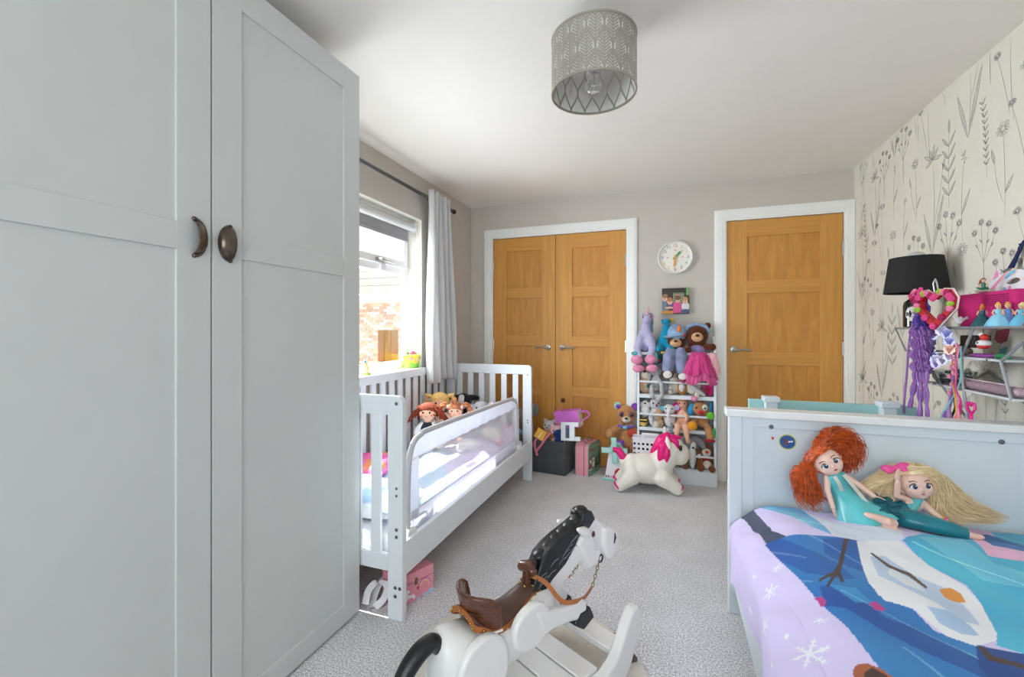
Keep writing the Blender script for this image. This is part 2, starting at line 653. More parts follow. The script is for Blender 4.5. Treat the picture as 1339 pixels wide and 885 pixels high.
g.box(XL - 0.125, WY1 - 0.006, WZ0, XL + 0.001, WY1, WZ1).box(XL - 0.125, WY0, WZ1 - 0.006, XL + 0.001, WY1, WZ1).box(XL - 0.125, WY0, WZ0, XL + 0.001, WY0 + 0.006, WZ1)
obj('window_reveal', g, M('white_reveal_paint', (238, 234, 226), rough=0.7, var=0.01), win, smooth=False)

# invented window behind the camera, added to bring in daylight
win2 = thing('added_window', None, None, (0, 0, 0), kind='structure')
g = G()
g.box(RX0, YB - 0.09, RZ0, RX0 + 0.06, YB - 0.03, RZ1).box(RX1 - 0.06, YB - 0.09, RZ0, RX1, YB - 0.03, RZ1)
g.box(RX0, YB - 0.09, RZ0, RX1, YB - 0.03, RZ0 + 0.06).box(RX0, YB - 0.09, RZ1 - 0.06, RX1, YB - 0.03, RZ1)
g.box(-0.28, YB - 0.09, RZ0, -0.22, YB - 0.03, RZ1)
obj('window_frame', g, UPVC, win2, bevel=0.004)
obj('glass_pane', G().box(RX0 + 0.05, YB - 0.065, RZ0 + 0.05, RX1 - 0.05, YB - 0.06, RZ1 - 0.05), GLASS, win2, smooth=False)

# ------------------------------------------------------------------ roller blind, curtain rod, curtain
bl = thing('roller_blind', 'grey roller blind rolled up at the top of the window', 'blind', (XL - 0.07, 2.1, 1.95))
BF = cloth('grey_blind_fabric', (168, 167, 170))
y0, y1 = WY0 + 0.02, WY1 - 0.035
obj('blind_roll', G().tube([(XL - 0.06, y0, 1.985), (XL - 0.06, y1, 1.985)], 0.030, 20), M('pale_blind_roll', (205, 208, 210), rough=0.5, var=0.03), bl, w=True)
obj('blind_fabric', G().box(XL - 0.092, y0 + 0.02, 1.895, XL - 0.090, y1 - 0.02, 1.985), BF, bl, w=True)
obj('bottom_bar', G().box(XL - 0.098, y0 + 0.02, 1.872, XL - 0.084, y1 - 0.02, 1.897), BF, bl, w=True, bevel=0.003)
obj('bracket', G().box(XL - 0.09, y1, 1.95, XL - 0.03, y1 + 0.012, 2.02), WHITE_PLASTIC, bl, w=True, bevel=0.003)
g = G()
cp = [(XL - 0.05, y1 + 0.016, 1.985), (XL - 0.048, y1 + 0.018, 1.5), (XL - 0.045, y1 + 0.016, 1.08), (XL - 0.037, y1 + 0.012, 1.05), (XL - 0.028, y1 + 0.016, 1.08), (XL - 0.03, y1 + 0.018, 1.985)]
g.tube(cp, 0.0018, 6)
obj('bead_chain', g, WHITE_PLASTIC, bl, w=True)

rod = thing('curtain_rod', 'dark grey metal curtain rod above the window', 'curtain rod', (-1.72, 2.0, 2.205))
obj('rod', G().tube([(-1.72, 1.535, 2.205), (-1.72, 3.30, 2.205)], 0.013, 14), M('gunmetal_rod', (95, 100, 104), rough=0.35, metal=0.8, var=0.04), rod, w=True)
obj('finial', G().lathe([(0.0, 0), (0.016, 0), (0.019, 0.012), (0.019, 0.03), (0.0, 0.036)], n=16, mat=frame((-1.72, 3.30, 2.205), (1, 0, 0), (0, 0, 1), (0, 1, 0))), BLACK, rod, w=True)
for yy in (3.255, 1.60):
    g = G().tube([(XL + 0.002, yy, 2.205), (-1.725, yy, 2.205)], 0.008, 10)
    g.lathe([(0.0, 0), (0.028, 0), (0.028, 0.006), (0, 0.007)], n=16, mat=frame((XL, yy, 2.205), (0, 1, 0), (0, 0, 1), (1, 0, 0)))
    obj('wall_bracket', g, M('gunmetal_rod'), rod, w=True)

cur = thing('eyelet_curtain', 'pale grey eyelet curtain drawn back beside the window', 'curtain', (-1.70, 3.05, 0.80))
CU = cloth('pale_grey_curtain', (238, 238, 238), var=0.03)
_n, _l = CU.node_tree.nodes, CU.node_tree.links
_t = _n.new('ShaderNodeBsdfTranslucent'); _t.inputs['Color'].default_value = lin((232, 234, 236)); _m = _n.new('ShaderNodeMixShader'); _m.inputs['Fac'].default_value = .4
_l.new(_n['Principled BSDF'].outputs[0], _m.inputs[1]); _l.new(_t.outputs[0], _m.inputs[2]); _l.new(_m.outputs[0], _n['Material Output'].inputs['Surface'])
def cur_pt(u, v):
    z = lerp(2.262, 0.80, v)
    spread = lerp(0.80, 1.0, v)
    yc = lerp(3.035, 3.085, v)
    yy = yc + (u - 0.5) * lerp(0.30, 0.40, min(1, v * 1.2)) + 0.012 * math.sin(7 * u + 3 * v)
    amp = lerp(0.034, 0.046, v)
    ph = u * math.pi * 2 * 4.5
    x = -1.712 + amp * math.sin(ph + 0.5 * math.sin(2.2 * v + u * 5)) + 0.008 * math.sin(11 * u + 5 * v)
    return (x, yy, z - 0.012 * math.sin(u * 9) * v)
g = G().grid(cur_pt, 120, 40)
o = obj('curtain_panel', g, CU, cur, w=True)
sol = o.modifiers.new('thickness', 'SOLIDIFY'); sol.thickness = 0.003
for i in range(6):
    u = (i + 0.5) / 6 * 0.94 + 0.03
    p = cur_pt(u, 0.037)
    obj('eyelet', G().tube([(-1.72 + 0.021 * math.cos(t), p[1], 2.205 + 0.021 * math.sin(t)) for t in [k * math.pi / 8 for k in range(16)]], 0.004, 6, closed=True), M('black_eyelet', (40, 40, 42), rough=0.3, metal=0.6), cur, w=True)

# ------------------------------------------------------------------ wallpaper print: pencil sketched wild flowers
INK = M('wallpaper_ink', (160, 158, 163), rough=0.8, var=0.25, vscale=40)
ink = G()
WX = XR - 0.0004
def stroke(pts, w):
    """pencil line on the wall (points are (y, z)), printed flat"""
    pts = [p for p in pts if p[1] < HC - .002 and p[0] < ROOM_D - .004]
    k = len(pts)
    if k < 2:
        return
    vs, fs = [], []
    for i in range(k):
        a = pts[max(i - 1, 0)]; b = pts[min(i + 1, k - 1)]
        dx, dy = b[0] - a[0], b[1] - a[1]
        l = math.hypot(dx, dy) or 1e-6
        ww = 1.0 * w * (1 - 0.55 * abs(2 * i / (k - 1) - 1))
        nx, ny = -dy / l * ww / 2, dx / l * ww / 2
        vs += [(WX, pts[i][0] + nx, pts[i][1] + ny), (WX, pts[i][0] - nx, pts[i][1] - ny)]
    for i in range(k - 1):
        fs.append((2 * i, 2 * i + 2, 2 * i + 3, 2 * i + 1))
    ink.add(vs, fs)
wr = random.Random(11)
def bez(p0, p1, p2, n=9):
    return [((1 - t) ** 2 * p0[0] + 2 * t * (1 - t) * p1[0] + t * t * p2[0], (1 - t) ** 2 * p0[1] + 2 * t * (1 - t) * p1[1] + t * t * p2[1]) for t in [i / n for i in range(n + 1)]]
def leafs(p, ang, L, W, hatch=6):
    c, s_ = math.cos(ang), math.sin(ang)
    tip = (p[0] + L * c, p[1] + L * s_)
    for sg in (1, -1):
        mid = (p[0] + L * 0.45 * c - sg * W * s_, p[1] + L * 0.45 * s_ + sg * W * c)
        stroke(bez(p, mid, tip), 0.0022)
    stroke([p, tip], 0.0016)
    for i in range(hatch):
        t = 0.12 + 0.75 * i / hatch
        q = (p[0] + L * t * c, p[1] + L * t * s_)
        hw = W * 0.8 * math.sin(math.pi * min(1, t * 1.05))
        for sg in (1, -1):
            stroke([q, (q[0] + 0.16 * L * c - sg * hw * 0.6 * s_, q[1] + 0.16 * L * s_ + sg * hw * 0.6 * c)], 0.0018)
def daisy(p, r, sq=0.5, tilt=0):
    for i in range(26):
        a = i / 26 * 6.283 + wr.uniform(-.1, .1)
        rr = r * wr.uniform(0.75, 1.05)
        e = (p[0] + rr * math.cos(a), p[1] + rr * sq * math.sin(a) + tilt * math.cos(a) * r)
        b = (p[0] + r * 0.25 * math.cos(a), p[1] + r * 0.25 * sq * math.sin(a) + tilt * math.cos(a) * r * .25)
        stroke([b, e], 0.0032)
        e2 = (p[0] + rr * math.cos(a + .2), p[1] + rr * sq * math.sin(a + .2) + tilt * math.cos(a + .2) * r)
        stroke([e, e2], 0.002)
def lily(p, r):
    for a in (-0.4, 0.35, 1.05, 1.75, 2.4, 3.3):
        leafs(p, a + wr.uniform(-.15, .15), r * wr.uniform(.8, 1.1), r * 0.22, 5)
def stem(p, q, bend=0.02, w=0.0024):
    mid = ((p[0] + q[0]) / 2 + bend, (p[1] + q[1]) / 2)
    b = bez(p, mid, q, 12)
    stroke(b, w)
    return b
def motif(kind, y, z, s):
    if kind == 0:
        b = stem((y, z), (y + .01, z + .34 * s), .02); daisy((y + .01, z + .35 * s), .035 * s, .45, .1)
        b = stem((y + .02, z + .03 * s), (y + .075 * s, z + .25 * s), -.01); daisy((y + .075 * s, z + .26 * s), .02 * s, .7)
    elif kind == 1:
        b = stem((y, z), (y + .03 * s, z + .36 * s), -.015, .002)
        for i in range(2, 12):
            for sg in (1, -1):
                leafs(b[i], math.pi / 2 - sg * .7 + wr.uniform(-.2, .2), .03 * s, .006 * s, 1)
    elif kind == 2:
        b = stem((y, z), (y + .0, z + .40 * s), -.03); lily(b[-1], .065 * s)
        b2 = stem(b[4], (y - .07 * s, z + .33 * s), -.02); leafs(b2[-1], 1.9, .05 * s, .012 * s)
        leafs((y, z + .01), 1.9, .24 * s, .020 * s, 9); leafs((y + .005, z), 1.25, .20 * s, .018 * s, 8)
    elif kind == 3:
        b = stem((y, z), (y, z + .36 * s), .01)
        for i in range(2, 11, 2):
            leafs(b[i], math.pi / 2 - .75, .08 * s, .014 * s, 6); leafs(b[i], math.pi / 2 + .75, .08 * s, .014 * s, 6)
        leafs(b[-1], 1.57, .07 * s, .014 * s, 6)
    elif kind == 4:
        b = stem((y, z), (y + .005, z + .16 * s), 0, .0035)
        for dx, dz in ((-.07, .15), (-.03, .2), (.02, .22), (.065, .17)):
            c = stem(b[-3], (y + dx * s, z + .14 * s + dz * s * .8), dx * .2)
            daisy(c[-1], .02 * s, .8); leafs(c[6], 1.57 + (-.8 if dx > 0 else .8), .025 * s, .006 * s, 2)
    elif kind == 5:
        b = stem((y, z), (y - .012, z + .32 * s), .03)
        g_ = b[-1]
        for k_ in range(14):
            a = wr.uniform(0, 6.28); stroke([(g_[0] + .006 * math.cos(a), g_[1] + .006 * math.sin(a)), (g_[0] + .02 * s * math.cos(a), g_[1] + .026 * s * math.sin(a))], .003)
        leafs(b[4], 2.1, .1 * s, .012 * s, 5)
    else:
        b = stem((y, z), (y + .01, z + .30 * s), -.012)
        daisy((y + .01, z + .31 * s), .035 * s, .75); b = stem((y + .004, z + .05), (y + .05 * s, z + .2 * s), .02)
        leafs(b[-1], 1.3, .06 * s, .013 * s, 6); leafs((y, z + .08 * s), 2.2, .07 * s, .012 * s, 4)
ky = 0
order = [0, 2, 6, 4, 5, 0, 3, 4, 2, 6, 1, 0, 5, 4]
for ci in range(19):
    yy = 1.35 + ci * 0.136
    for ri in range(6):
        zz = 0.10 + ri * 0.43 + (0.23 if ci % 2 else 0) + wr.uniform(-.05, .05)
        sc_ = wr.uniform(.95, 1.25)
        if 3.70 < yy + .09:
            yy_ = min(yy, 3.70)
        else:
            yy_ = yy
        motif(order[(ci * 5 + ri * 3) % 14], yy_ + wr.uniform(-.03, .03), zz, sc_)
obj('wallpaper_print', ink, INK, wall_right, smooth=False, stuff=True)

# ------------------------------------------------------------------ light switch, clock, canvas
sw = thing('light_switch', 'grey double light switch plate above the toy rack', 'switch', (0.234, ROOM_D, 1.205))
obj('plate', G().box(0.185, ROOM_D - 0.008, 1.165, 0.283, ROOM_D, 1.265), M('greige_switch_plate', (186, 182, 166), rough=0.35), sw, w=True, bevel=0.003)
for dx in (-0.02, 0.02):
    obj('rocker', G().box(0.234 + dx - 0.009, ROOM_D - 0.012, 1.198, 0.234 + dx + 0.009, ROOM_D - 0.007, 1.232), M('greige_switch_plate'), sw, w=True, bevel=0.002)

ck = thing('wall_clock', 'round white wall clock with coloured numbers and pencil hands', 'clock', (0.05, ROOM_D, 1.795))
R_ = 0.135
fm = frame((0.05, ROOM_D, 1.795), (1, 0, 0), (0, 0, 1), (0, -1, 0))
obj('rim', G().lathe([(R_ - .012, 0.0), (R_, 0.0), (R_ + .002, 0.02), (R_, 0.036), (R_ - .006, 0.04), (R_ - .012, 0.036), (R_ - .012, 0.02)], n=48, mat=fm, closed=True), M('white_clock_rim', (232, 230, 230), rough=0.35), ck, w=True)
obj('dial', G().lathe([(0, 0.0), (R_ - .011, 0.0), (R_ - .011, 0.02), (0, 0.02)], n=40, mat=fm), M('ivory_dial', (240, 236, 226), rough=0.6), ck, w=True)
cc = [(214, 80, 60), (232, 160, 70), (238, 190, 80), (90, 140, 180), (120, 170, 120), (70, 80, 90), (214, 80, 60), (238, 170, 80), (238, 190, 80), (100, 150, 190), (90, 140, 120), (70, 80, 90)]
for h in range(1, 13):
    a = math.pi / 2 - h * math.pi / 6
    c_ = cc[h % 12]
    mt = M('dial_ink_%s' % ['red', 'orange', 'yellow', 'blue', 'green', 'slate', 'scarlet', 'amber', 'gold', 'sky', 'teal', 'charcoal'][h % 12], c_, rough=0.6)
    p = fm @ Vector((0.098 * math.cos(a), 0.098 * math.sin(a), 0.0205))
    text_mesh('numeral', str(h), 0.036, mt, ck, Matrix.Translation(p) @ fm.to_3x3().to_4x4(), w=True)
for a, c_ in ((0.0, (225, 120, 130)), (90, (225, 150, 110)), (180, (225, 150, 110)), (270, (180, 130, 190))):
    t = math.radians(a)
    g = G().ball(fm @ Vector((0.058 * math.cos(t), 0.058 * math.sin(t), 0.021)), (0.009, 0.0012, 0.004))
    obj('dial_mark', g, M('dial_mark_%d' % c_[2], c_, rough=.6), ck, w=True)
def hand(L, wd, ang, z, c_, nm):
    t = math.radians(90 - ang)
    ax = Vector((math.cos(t), math.sin(t), 0)); 
    m2 = fm @ frame((0, 0, z), (ax.x, ax.y, 0), (-ax.y, ax.x, 0), (0, 0, 1))
    g = G().prism([(-0.02, -wd), (L * .75, -wd), (L * .75, wd), (-0.02, wd)], 0, .003, m2)
    h_ = obj('clock_hand', g, M(nm, c_, rough=.4), ck, w=True, label=None)
    obj('pencil_tip', G().prism([(L * .75, -wd), (L, -.0015), (L, .0015), (L * .75, wd)], 0, .003, m2), M('pencil_tip_wood', (205, 190, 170)), h_, w=True)
hand(0.075, 0.008, 42, 0.025, (70, 150, 80), 'green_pencil')
hand(0.092, 0.007, 186, 0.030, (232, 160, 40), 'yellow_pencil')
obj('hub', G().lathe([(0, 0), (.005, 0), (.005, .012), (0, .013)], n=14, mat=fm @ Matrix.Translation((0, 0, .022))), M('brass_hub', (200, 160, 80), metal=1, rough=.3), ck, w=True)

pc = thing('photo_canvas', 'small square canvas print of three children on a porch', 'picture', (0.05, ROOM_D, 1.437))
cx0, cx1, cz0, cz1 = -0.052, 0.158, 1.331, 1.542
yc0 = ROOM_D - 0.032
nx = 90
cols_, g = [], G()
def photo_color(u, v):
    c = (66, 46, 36)
    if (int(v * 40) % 4 == 0): c = (48, 33, 27)
    if .40 < u < .82 and v < .82: c = (150, 158, 120) if (math.sin(u * 90) + math.sin(v * 70) > .3) else (96, 110, 76)
    if .36 < u < .41 or .80 < u < .84: c = (52, 38, 32)
    if v > .84 and u < .95: c = (40, 30, 26)
    if u > .88 and v > .72: c = (120, 160, 96)
    if v < .06: c = (60, 44, 36)
    def el(a, b, ra, rb): return ((u - a) / ra) ** 2 + ((v - b) / rb) ** 2 < 1
    skin = (224, 172, 148)
    if el(.10, .34, .17, .27): c = (112, 122, 140)
    if el(.10, .62, .10, .13): c = skin
    if el(.11, .70, .10, .08): c = (150, 110, 78)
    if el(.30, .34, .13, .13): c = (96, 74, 120)
    if el(.29, .49, .10, .13): c = skin
    if el(.29, .56, .10, .08): c = (176, 110, 62)
    if u < .42 and v < .13: c = (206, 140, 52)
    if el(.28, .24, .17, .04): c = skin
    if abs(u - .57) < .10 + .08 * (1 - v) and .04 < v < .45: c = (216, 82, 140) if int(u * 50) % 3 else (196, 60, 124)
    if el(.58, .54, .08, .11): c = skin
    if el(.58, .62, .10, .09): c = (120, 78, 52)
    if el(.58, .73, .05, .03): c = (220, 96, 140)
    if el(.86, .28, .14, .18): c = (232, 226, 222) if int(v * 60) % 2 else (206, 204, 208)
    if el(.86, .10, .17, .08): c = (70, 86, 122)
    if el(.85, .50, .09, .12): c = skin
    if el(.85, .58, .09, .07): c = (188, 140, 90)
    for a, b in ((.10, .62), (.29, .49), (.58, .54), (.85, .50)):
        if el(a - .03, b + .01, .012, .012) or el(a + .03, b + .01, .012, .012): c = (50, 36, 32)
        if el(a, b - .06, .03, .010): c = (190, 96, 92)
    return c
def pp(u, v):
    cols_.append(lin(photo_color(u, v)))
    return (lerp(cx0, cx1, u), yc0 - .0006, lerp(cz0, cz1, v))
g.grid(pp, nx, nx)
obj('photo_print', g, M('photo_print', vcol=True, rough=.5, var=.0), pc, w=True, smooth=False, cols=cols_)
obj('canvas_frame', G().box(cx0, yc0, cz0, cx1, ROOM_D - .001, cz1), M('canvas_edge', (60, 44, 36), rough=.7), pc, w=True, smooth=False)

# ------------------------------------------------------------------ ceiling lamp with leaf fretwork
lc = Vector((-0.269, 1.667, 0))
RS, z0, z1 = 0.158, 2.100, 2.300
la = thing('pendant_lamp', 'silver drum ceiling lamp shade cut with a leaf pattern', 'lamp', (lc.x, lc.y, HC))
LIN = bpy.data.materials.new('translucent_white_liner'); LIN.use_nodes = True
_n, _l = LIN.node_tree.nodes, LIN.node_tree.links
_b = _n['Principled BSDF']; _b.inputs['Base Color'].default_value = lin((232, 230, 226)); _b.inputs['Roughness'].default_value = .7
_tr = _n.new('ShaderNodeBsdfTranslucent'); _tr.inputs['Color'].default_value = lin((235, 233, 228))
_tn = _n.new('ShaderNodeTexNoise'); _tn.inputs['Scale'].default_value = 300
_mx = _n.new('ShaderNodeMixShader'); _mx.inputs['Fac'].default_value = .35
_l.new(_b.outputs[0], _mx.inputs[1]); _l.new(_tr.outputs[0], _mx.inputs[2]); _l.new(_mx.outputs[0], _n['Material Output'].inputs['Surface'])
SIL = M('brushed_silver_shade', (176, 172, 164), rough=.38, metal=.75, var=.04)
n = 64
shade = obj('shade_liner', G().lathe([(RS - .0012, z0), (RS, z0), (RS, z1), (RS - .0012, z1)], (lc.x, lc.y, 0), n=n, closed=True), LIN, la, w=True)
g = G()
def cyl(u, z, dr):       # u = arc position in radians
    return (lc.x + (RS + dr) * math.cos(u), lc.y + (RS + dr) * math.sin(u), z)
def cyl_band(pts, w, inner=0.0001):    # fretwork bar through (angle, z) points, standing through the liner
    k = len(pts)
    vs, fs = [], []
    for i in range(k):
        a, b = pts[max(i - 1, 0)], pts[min(i + 1, k - 1)]
        dx, dz = (b[0] - a[0]) * RS, b[1] - a[1]
        l = math.hypot(dx, dz) or 1
        ww = w[i] if hasattr(w, '__len__') else w
        ox, oz = -dz / l * ww / 2 / RS, dx / l * ww / 2
        for (sx, dr) in ((-1, .0009), (1, .0009), (1, inner), (-1, inner)):
            vs.append(cyl(pts[i][0] + sx * ox, min(max(pts[i][1] + sx * oz, z0), z1), dr))
    for i in range(k - 1):
        a, b = i * 4, i * 4 + 4
        fs += [(a + j, a + (j + 1) % 4, b + (j + 1) % 4, b + j) for j in range(4)]
    g.add(vs, fs)
nl = 16
lh = (z1 - z0) / 2.5
for k in range(nl):
    base = k * 2 * math.pi / nl
    hw = math.pi / nl
    for sg in (1, -1):
        pts = []
        for i in range(41):
            t = i / 40
            z = lerp(z0, z1, t)
            ph = (z - z0) / lh * 2 * math.pi / 1.0
            pts.append((base + sg * hw * (0.5 - 0.5 * math.cos(ph / 2 + (0 if k % 2 else 0))) , z))
        cyl_band(pts, .0062, -.0022)
    for (uc, off) in ((base, 0.5), (base + hw, 0.0)):
        for r in range(-1, 4):
            # leaf cells centred where the wavy bars are widest apart
            zc = z0 + (r * 2 + (1 if off else 0)) * lh + (lh if False else 0)
            zlo, zhi = max(z0 + .004, zc - lh * .92), min(z1 - .004, zc + lh * .92)
            if zhi - zlo < .02:
                continue
            cyl_band([(uc, zlo), (uc, (zlo + zhi) / 2), (uc, zhi)], .0040)
            for j in range(12):
                zz = zc - lh * .85 + j * lh * .145
                tt = 1 - abs(zz - zc) / lh
                ww = max(.01, hw * .66 * math.sin(math.pi / 2 * min(1, tt * 1.4)))
                for sg in (1, -1):
                    rise = ww * RS * .95
                    f0, f1 = max(0, (z0 + .004 - zz) / rise), min(1, (z1 - .004 - zz) / rise)
                    if f1 - f0 > .1:
                        cyl_band([(uc + sg * ww * f0, zz + rise * f0), (uc + sg * ww * f1, zz + rise * f1)], .0058)
obj('leaf_fretwork', g, SIL, la, w=True, smooth=False)
for zz in (z0, z1):
    obj('shade_ring', G().lathe([(RS - .003, zz - .004), (RS + .0025, zz - .004), (RS + .0025, zz + .004), (RS - .003, zz + .004)], (lc.x, lc.y, 0), n=n, closed=True), SIL, la, w=True)
g = G()
for k in range(3):
    a = k * 2.094 + .4
    g.tube([(lc.x, lc.y, z0 + .085), (lc.x + RS * math.cos(a), lc.y + RS * math.sin(a), z1 - .02)], .003, 6)
g.tube([(lc.x + .022 * math.cos(t), lc.y + .022 * math.sin(t), z0 + .085) for t in [k * .5236 for k in range(12)]], .003, 6, closed=True)
obj('shade_carrier', g, WHITE_PLASTIC, la, w=True)
obj('lamp_holder', G().lathe([(0, 0), (.018, 0), (.020, .02), (.020, .05), (.012, .06), (.004, .065), (.004, .20), (0, .20)], (lc.x, lc.y, z1 - .125), n=18), WHITE_PLASTIC, la, w=True)
obj('ceiling_rose', G().lathe([(0, 0), (.05, 0), (.048, .012), (.035, .022), (0, .024)], (lc.x, lc.y, 0), n=28, mat=Matrix.Translation((0, 0, HC)) @ Matrix.Scale(-1, 4, (0, 0, 1))), WHITE_PLASTIC, la, w=True)
BULB = M('bulb_glass', (240, 240, 240), rough=.05, trans=.9, var=0)
obj('bulb', G().lathe([(0, 0), (.018, .004), (.029, .018), (.031, .032), (.026, .05), (.016, .066), (.013, .08), (0, .082)], (lc.x, lc.y, z1 - .205), n=24), BULB, la, w=True)
# ------------------------------------------------------------------ neighbouring house through the window
hs = thing('neighbour_house', 'pale brick house with a tiled roof beyond the window', 'house', (-8.2, 10.8, -2.0))
MORT = M('pale_mortar', (205, 196, 186), rough=.95, var=.08)
hx0, hx1, hy_ = -10.8, -5.6, 10.6
obj('wall_core', G().box(hx0, hy_ + .012, -2.0, hx1, hy_ + .4, 2.02), MORT, hs, w=True, smooth=False)
bm_ = [M('brick_buff', (228, 202, 180), rough=.9, var=.10, vscale=20), M('brick_rose', (214, 178, 156), rough=.9, var=.10, vscale=20), M('brick_pale', (238, 226, 216), rough=.9, var=.10, vscale=20)]
br = random.Random(3)
bmesh_ = [G().box(0, 0, 0, .217, .03, .066) for _ in bm_]
protos = []
for i, (gg, mm_) in enumerate(zip(bmesh_, bm_)):
    me = bpy.data.meshes.new('brick'); me.from_pydata(gg.v, [], gg.f); me.materials.append(mm_); protos.append(me)
inv = WM[hs].inverted()
cnt = 0
for row in range(31):
    z = -.32 + row * .076
    for k in range(9):
        x = -8.80 + k * .228 + (.114 if row % 2 else 0)
        if cnt >= 296:
            break
        o = bpy.data.objects.new('brick', protos[br.choice([0, 0, 1, 2, 2])])
        o.parent = hs
        o.location = inv @ Vector((x, hy_ + br.uniform(-.004, .004), z))
        col.objects.link(o); cnt += 1
far = G()        # the rest of the wall, beyond the bricks seen through the window
for row in range(31):
    for k in range(-9, 15):
        if 0 <= k < 9:
            continue
        x = -8.80 + k * .228 + (.114 if row % 2 else 0)
        if hx0 < x < hx1 - .22:
            far.box(x, hy_ + br.uniform(-.004, .004), -.32 + row * .076, x + .217, hy_ + .03, -.254 + row * .076, br.choice([0, 0, 1, 2, 2]))
obj('brickwork', far, bm_, hs, w=True, smooth=False, stuff=True)
obj('fascia_board', G().box(hx0 - .2, hy_ - .28, 2.02, hx1 + .2, hy_ - .25, 2.20).box(hx0 - .2, hy_ - .28, 2.0, hx1 + .2, hy_ + .02, 2.02), TRIM, hs, w=True, smooth=False)
obj('gutter', G().tube([(hx0 - .2, hy_ - .33, 2.17), (hx1 + .2, hy_ - .33, 2.17)], .055, 10), M('white_gutter', (236, 236, 236)), hs, w=True)
TILE = M('grey_roof_tile', (64, 60, 58), rough=.85, var=.12, vscale=6)
for r in range(7):
    gz, gy = 2.20 + r * .135, hy_ - .28 + r * .19
    gg = G()
    tm = frame((hx0 - .2, gy, gz), (1, 0, 0), Vector((0, .19, .135)), (0, -.135, .19))
    gg.box(0, 0, 0, hx1 - hx0 + .4, .27, .03, mat=tm)
    obj('tile_course', gg, TILE, hs, w=True, smooth=False)

bn = thing('garden_chair', 'yellow wooden garden chair outside against the brick wall', 'chair', (-6.6, 8.9, -.6))
YW = M('yellow_painted_wood', (160, 118, 62), rough=.6, var=.05)
for k in range(3):
    obj('back_slat', G().box(-.30 + k * .2, .30, .42, -.12 + k * .2, .33, 1.75), YW, bn)
obj('seat', G().box(-.55, -.30, .85, .55, .34, .95), YW, bn)
for sx in (-.5, .43):
    for sy in (-.28, .25):
        obj('leg', G().box(sx, sy, .0, sx + .07, sy + .07, .86), YW, bn)
obj('ground_pad', G().box(-6, -3, -.2, 6, 6, 0), M('garden_paving', (170, 166, 158), rough=.9), None)
gp = bpy.data.objects['ground_pad']; gp.name = 'ground'; gp.location = (-8, 9, -2.0); gp['kind'] = 'structure'; gp.data.name = 'ground'
bn.location.z = -2.0 + .0
bn.location.z = -.55
obj('plinth', G().box(-.7, -.5, -1.45, .7, .5, 0), MORT, bn)

# ------------------------------------------------------------------ wardrobe
wd = thing('wardrobe', 'tall pale grey panelled wardrobe with two doors in the left foreground', 'wardrobe', (-1.5, .88, 0))
GW = M('pale_grey_lacquer', (204, 207, 206), rough=.38, var=.012)
wx = -1.232
wy = [0.25, 0.884, 1.518]
g = G()
g.box(XL + .01, wy[0], .0, wx - .022, wy[0] + .018, 2.272).box(XL + .01, wy[2] - .018, 0, wx - .022, wy[2], 2.272)
g.box(XL + .01, wy[0], 2.25, wx - .022, wy[2], 2.272).box(XL + .01, wy[0], .0, wx - .04, wy[2], .05).box(XL + .01, wy[0], 0, XL + .02, wy[2], 2.27)
obj('carcass', g, GW, wd, w=True, bevel=.001)
def wdoor(y0, y1, hy, sgn):
    g = G()
    fw = .092
    z0, z1 = .012, 2.270
    pz = [(.088, 1.416), (1.491, 2.178)]
    x0, x1 = wx - .020, wx
    g.box(x0, y0, z0, x1, y0 + fw, z1).box(x0, y1 - fw, z0, x1, y1, z1)
    for a, b in ((z0, pz[0][0]), (pz[0][1], pz[1][0]), (pz[1][1], z1)):
        g.box(x0, y0 + fw, a, x1, y1 - fw, b)
    d = obj('door', g, GW, wd, w=True, bevel=.0012)
    for a, b in pz:
        obj('door_panel', G().box(x0, y0 + fw - .001, a - .001, x1 - .0075, y1 - fw + .001, b + .001), GW, d, w=True)
    # cup pull turned on its side: half shell open towards the door's edge side
    g = G()
    ro, dep = .047, .026
    my = frame((wx, hy, 1.455), (0, sgn, 0), (0, 0, 1), (1 * 1, 0, 0))
    nu, nv = 20, 9
    def sh(u, v, k=1.0):
        t = (u - .5) * math.pi
        p = v * math.pi / 2
        r = math.cos(p)
        return my @ Vector((-.036 * k * math.cos(t) * r + .014, ro * k * math.sin(t) * r, dep * k * math.sin(p) + .001))
    rings = []
    for v in range(nv + 1):
        rings.append([sh(u / nu, v / nv) for u in range(nu + 1)])
    vs = [p for r in rings for p in r]
    w_ = nu + 1
    fs = [(j * w_ + i, j * w_ + i + 1, (j + 1) * w_ + i + 1, (j + 1) * w_ + i) for j in range(nv) for i in range(nu)]
    g.add(vs, fs)
    h = obj('cup_handle', g, M('antique_pewter', (118, 106, 96), rough=.28, metal=1, var=.22, vscale=40), d, w=True, label='antique pewter cup handle')
    s_ = h.modifiers.new('thickness', 'SOLIDIFY'); s_.thickness = .003; s_.offset = -1
    g = G()
    rim = [my @ Vector((-.033 * math.cos(t) + .012, (ro + .004) * math.sin(t), .003)) for t in [(-.5 + i / 24) * math.pi for i in range(25)]]
    g.tube(rim, .0042, 8)
    g.ball(rim[0], .0062, seg=10, rings=6).ball(rim[-1], .0062, seg=10, rings=6)
    # g of the flange belongs to the same handle
    hb = obj('handle_flange', g, M('antique_pewter'), d, w=True)
wdoor(wy[0], wy[1] - .0025, .846, -1)
wdoor(wy[1] + .0025, wy[2], .926, 1)

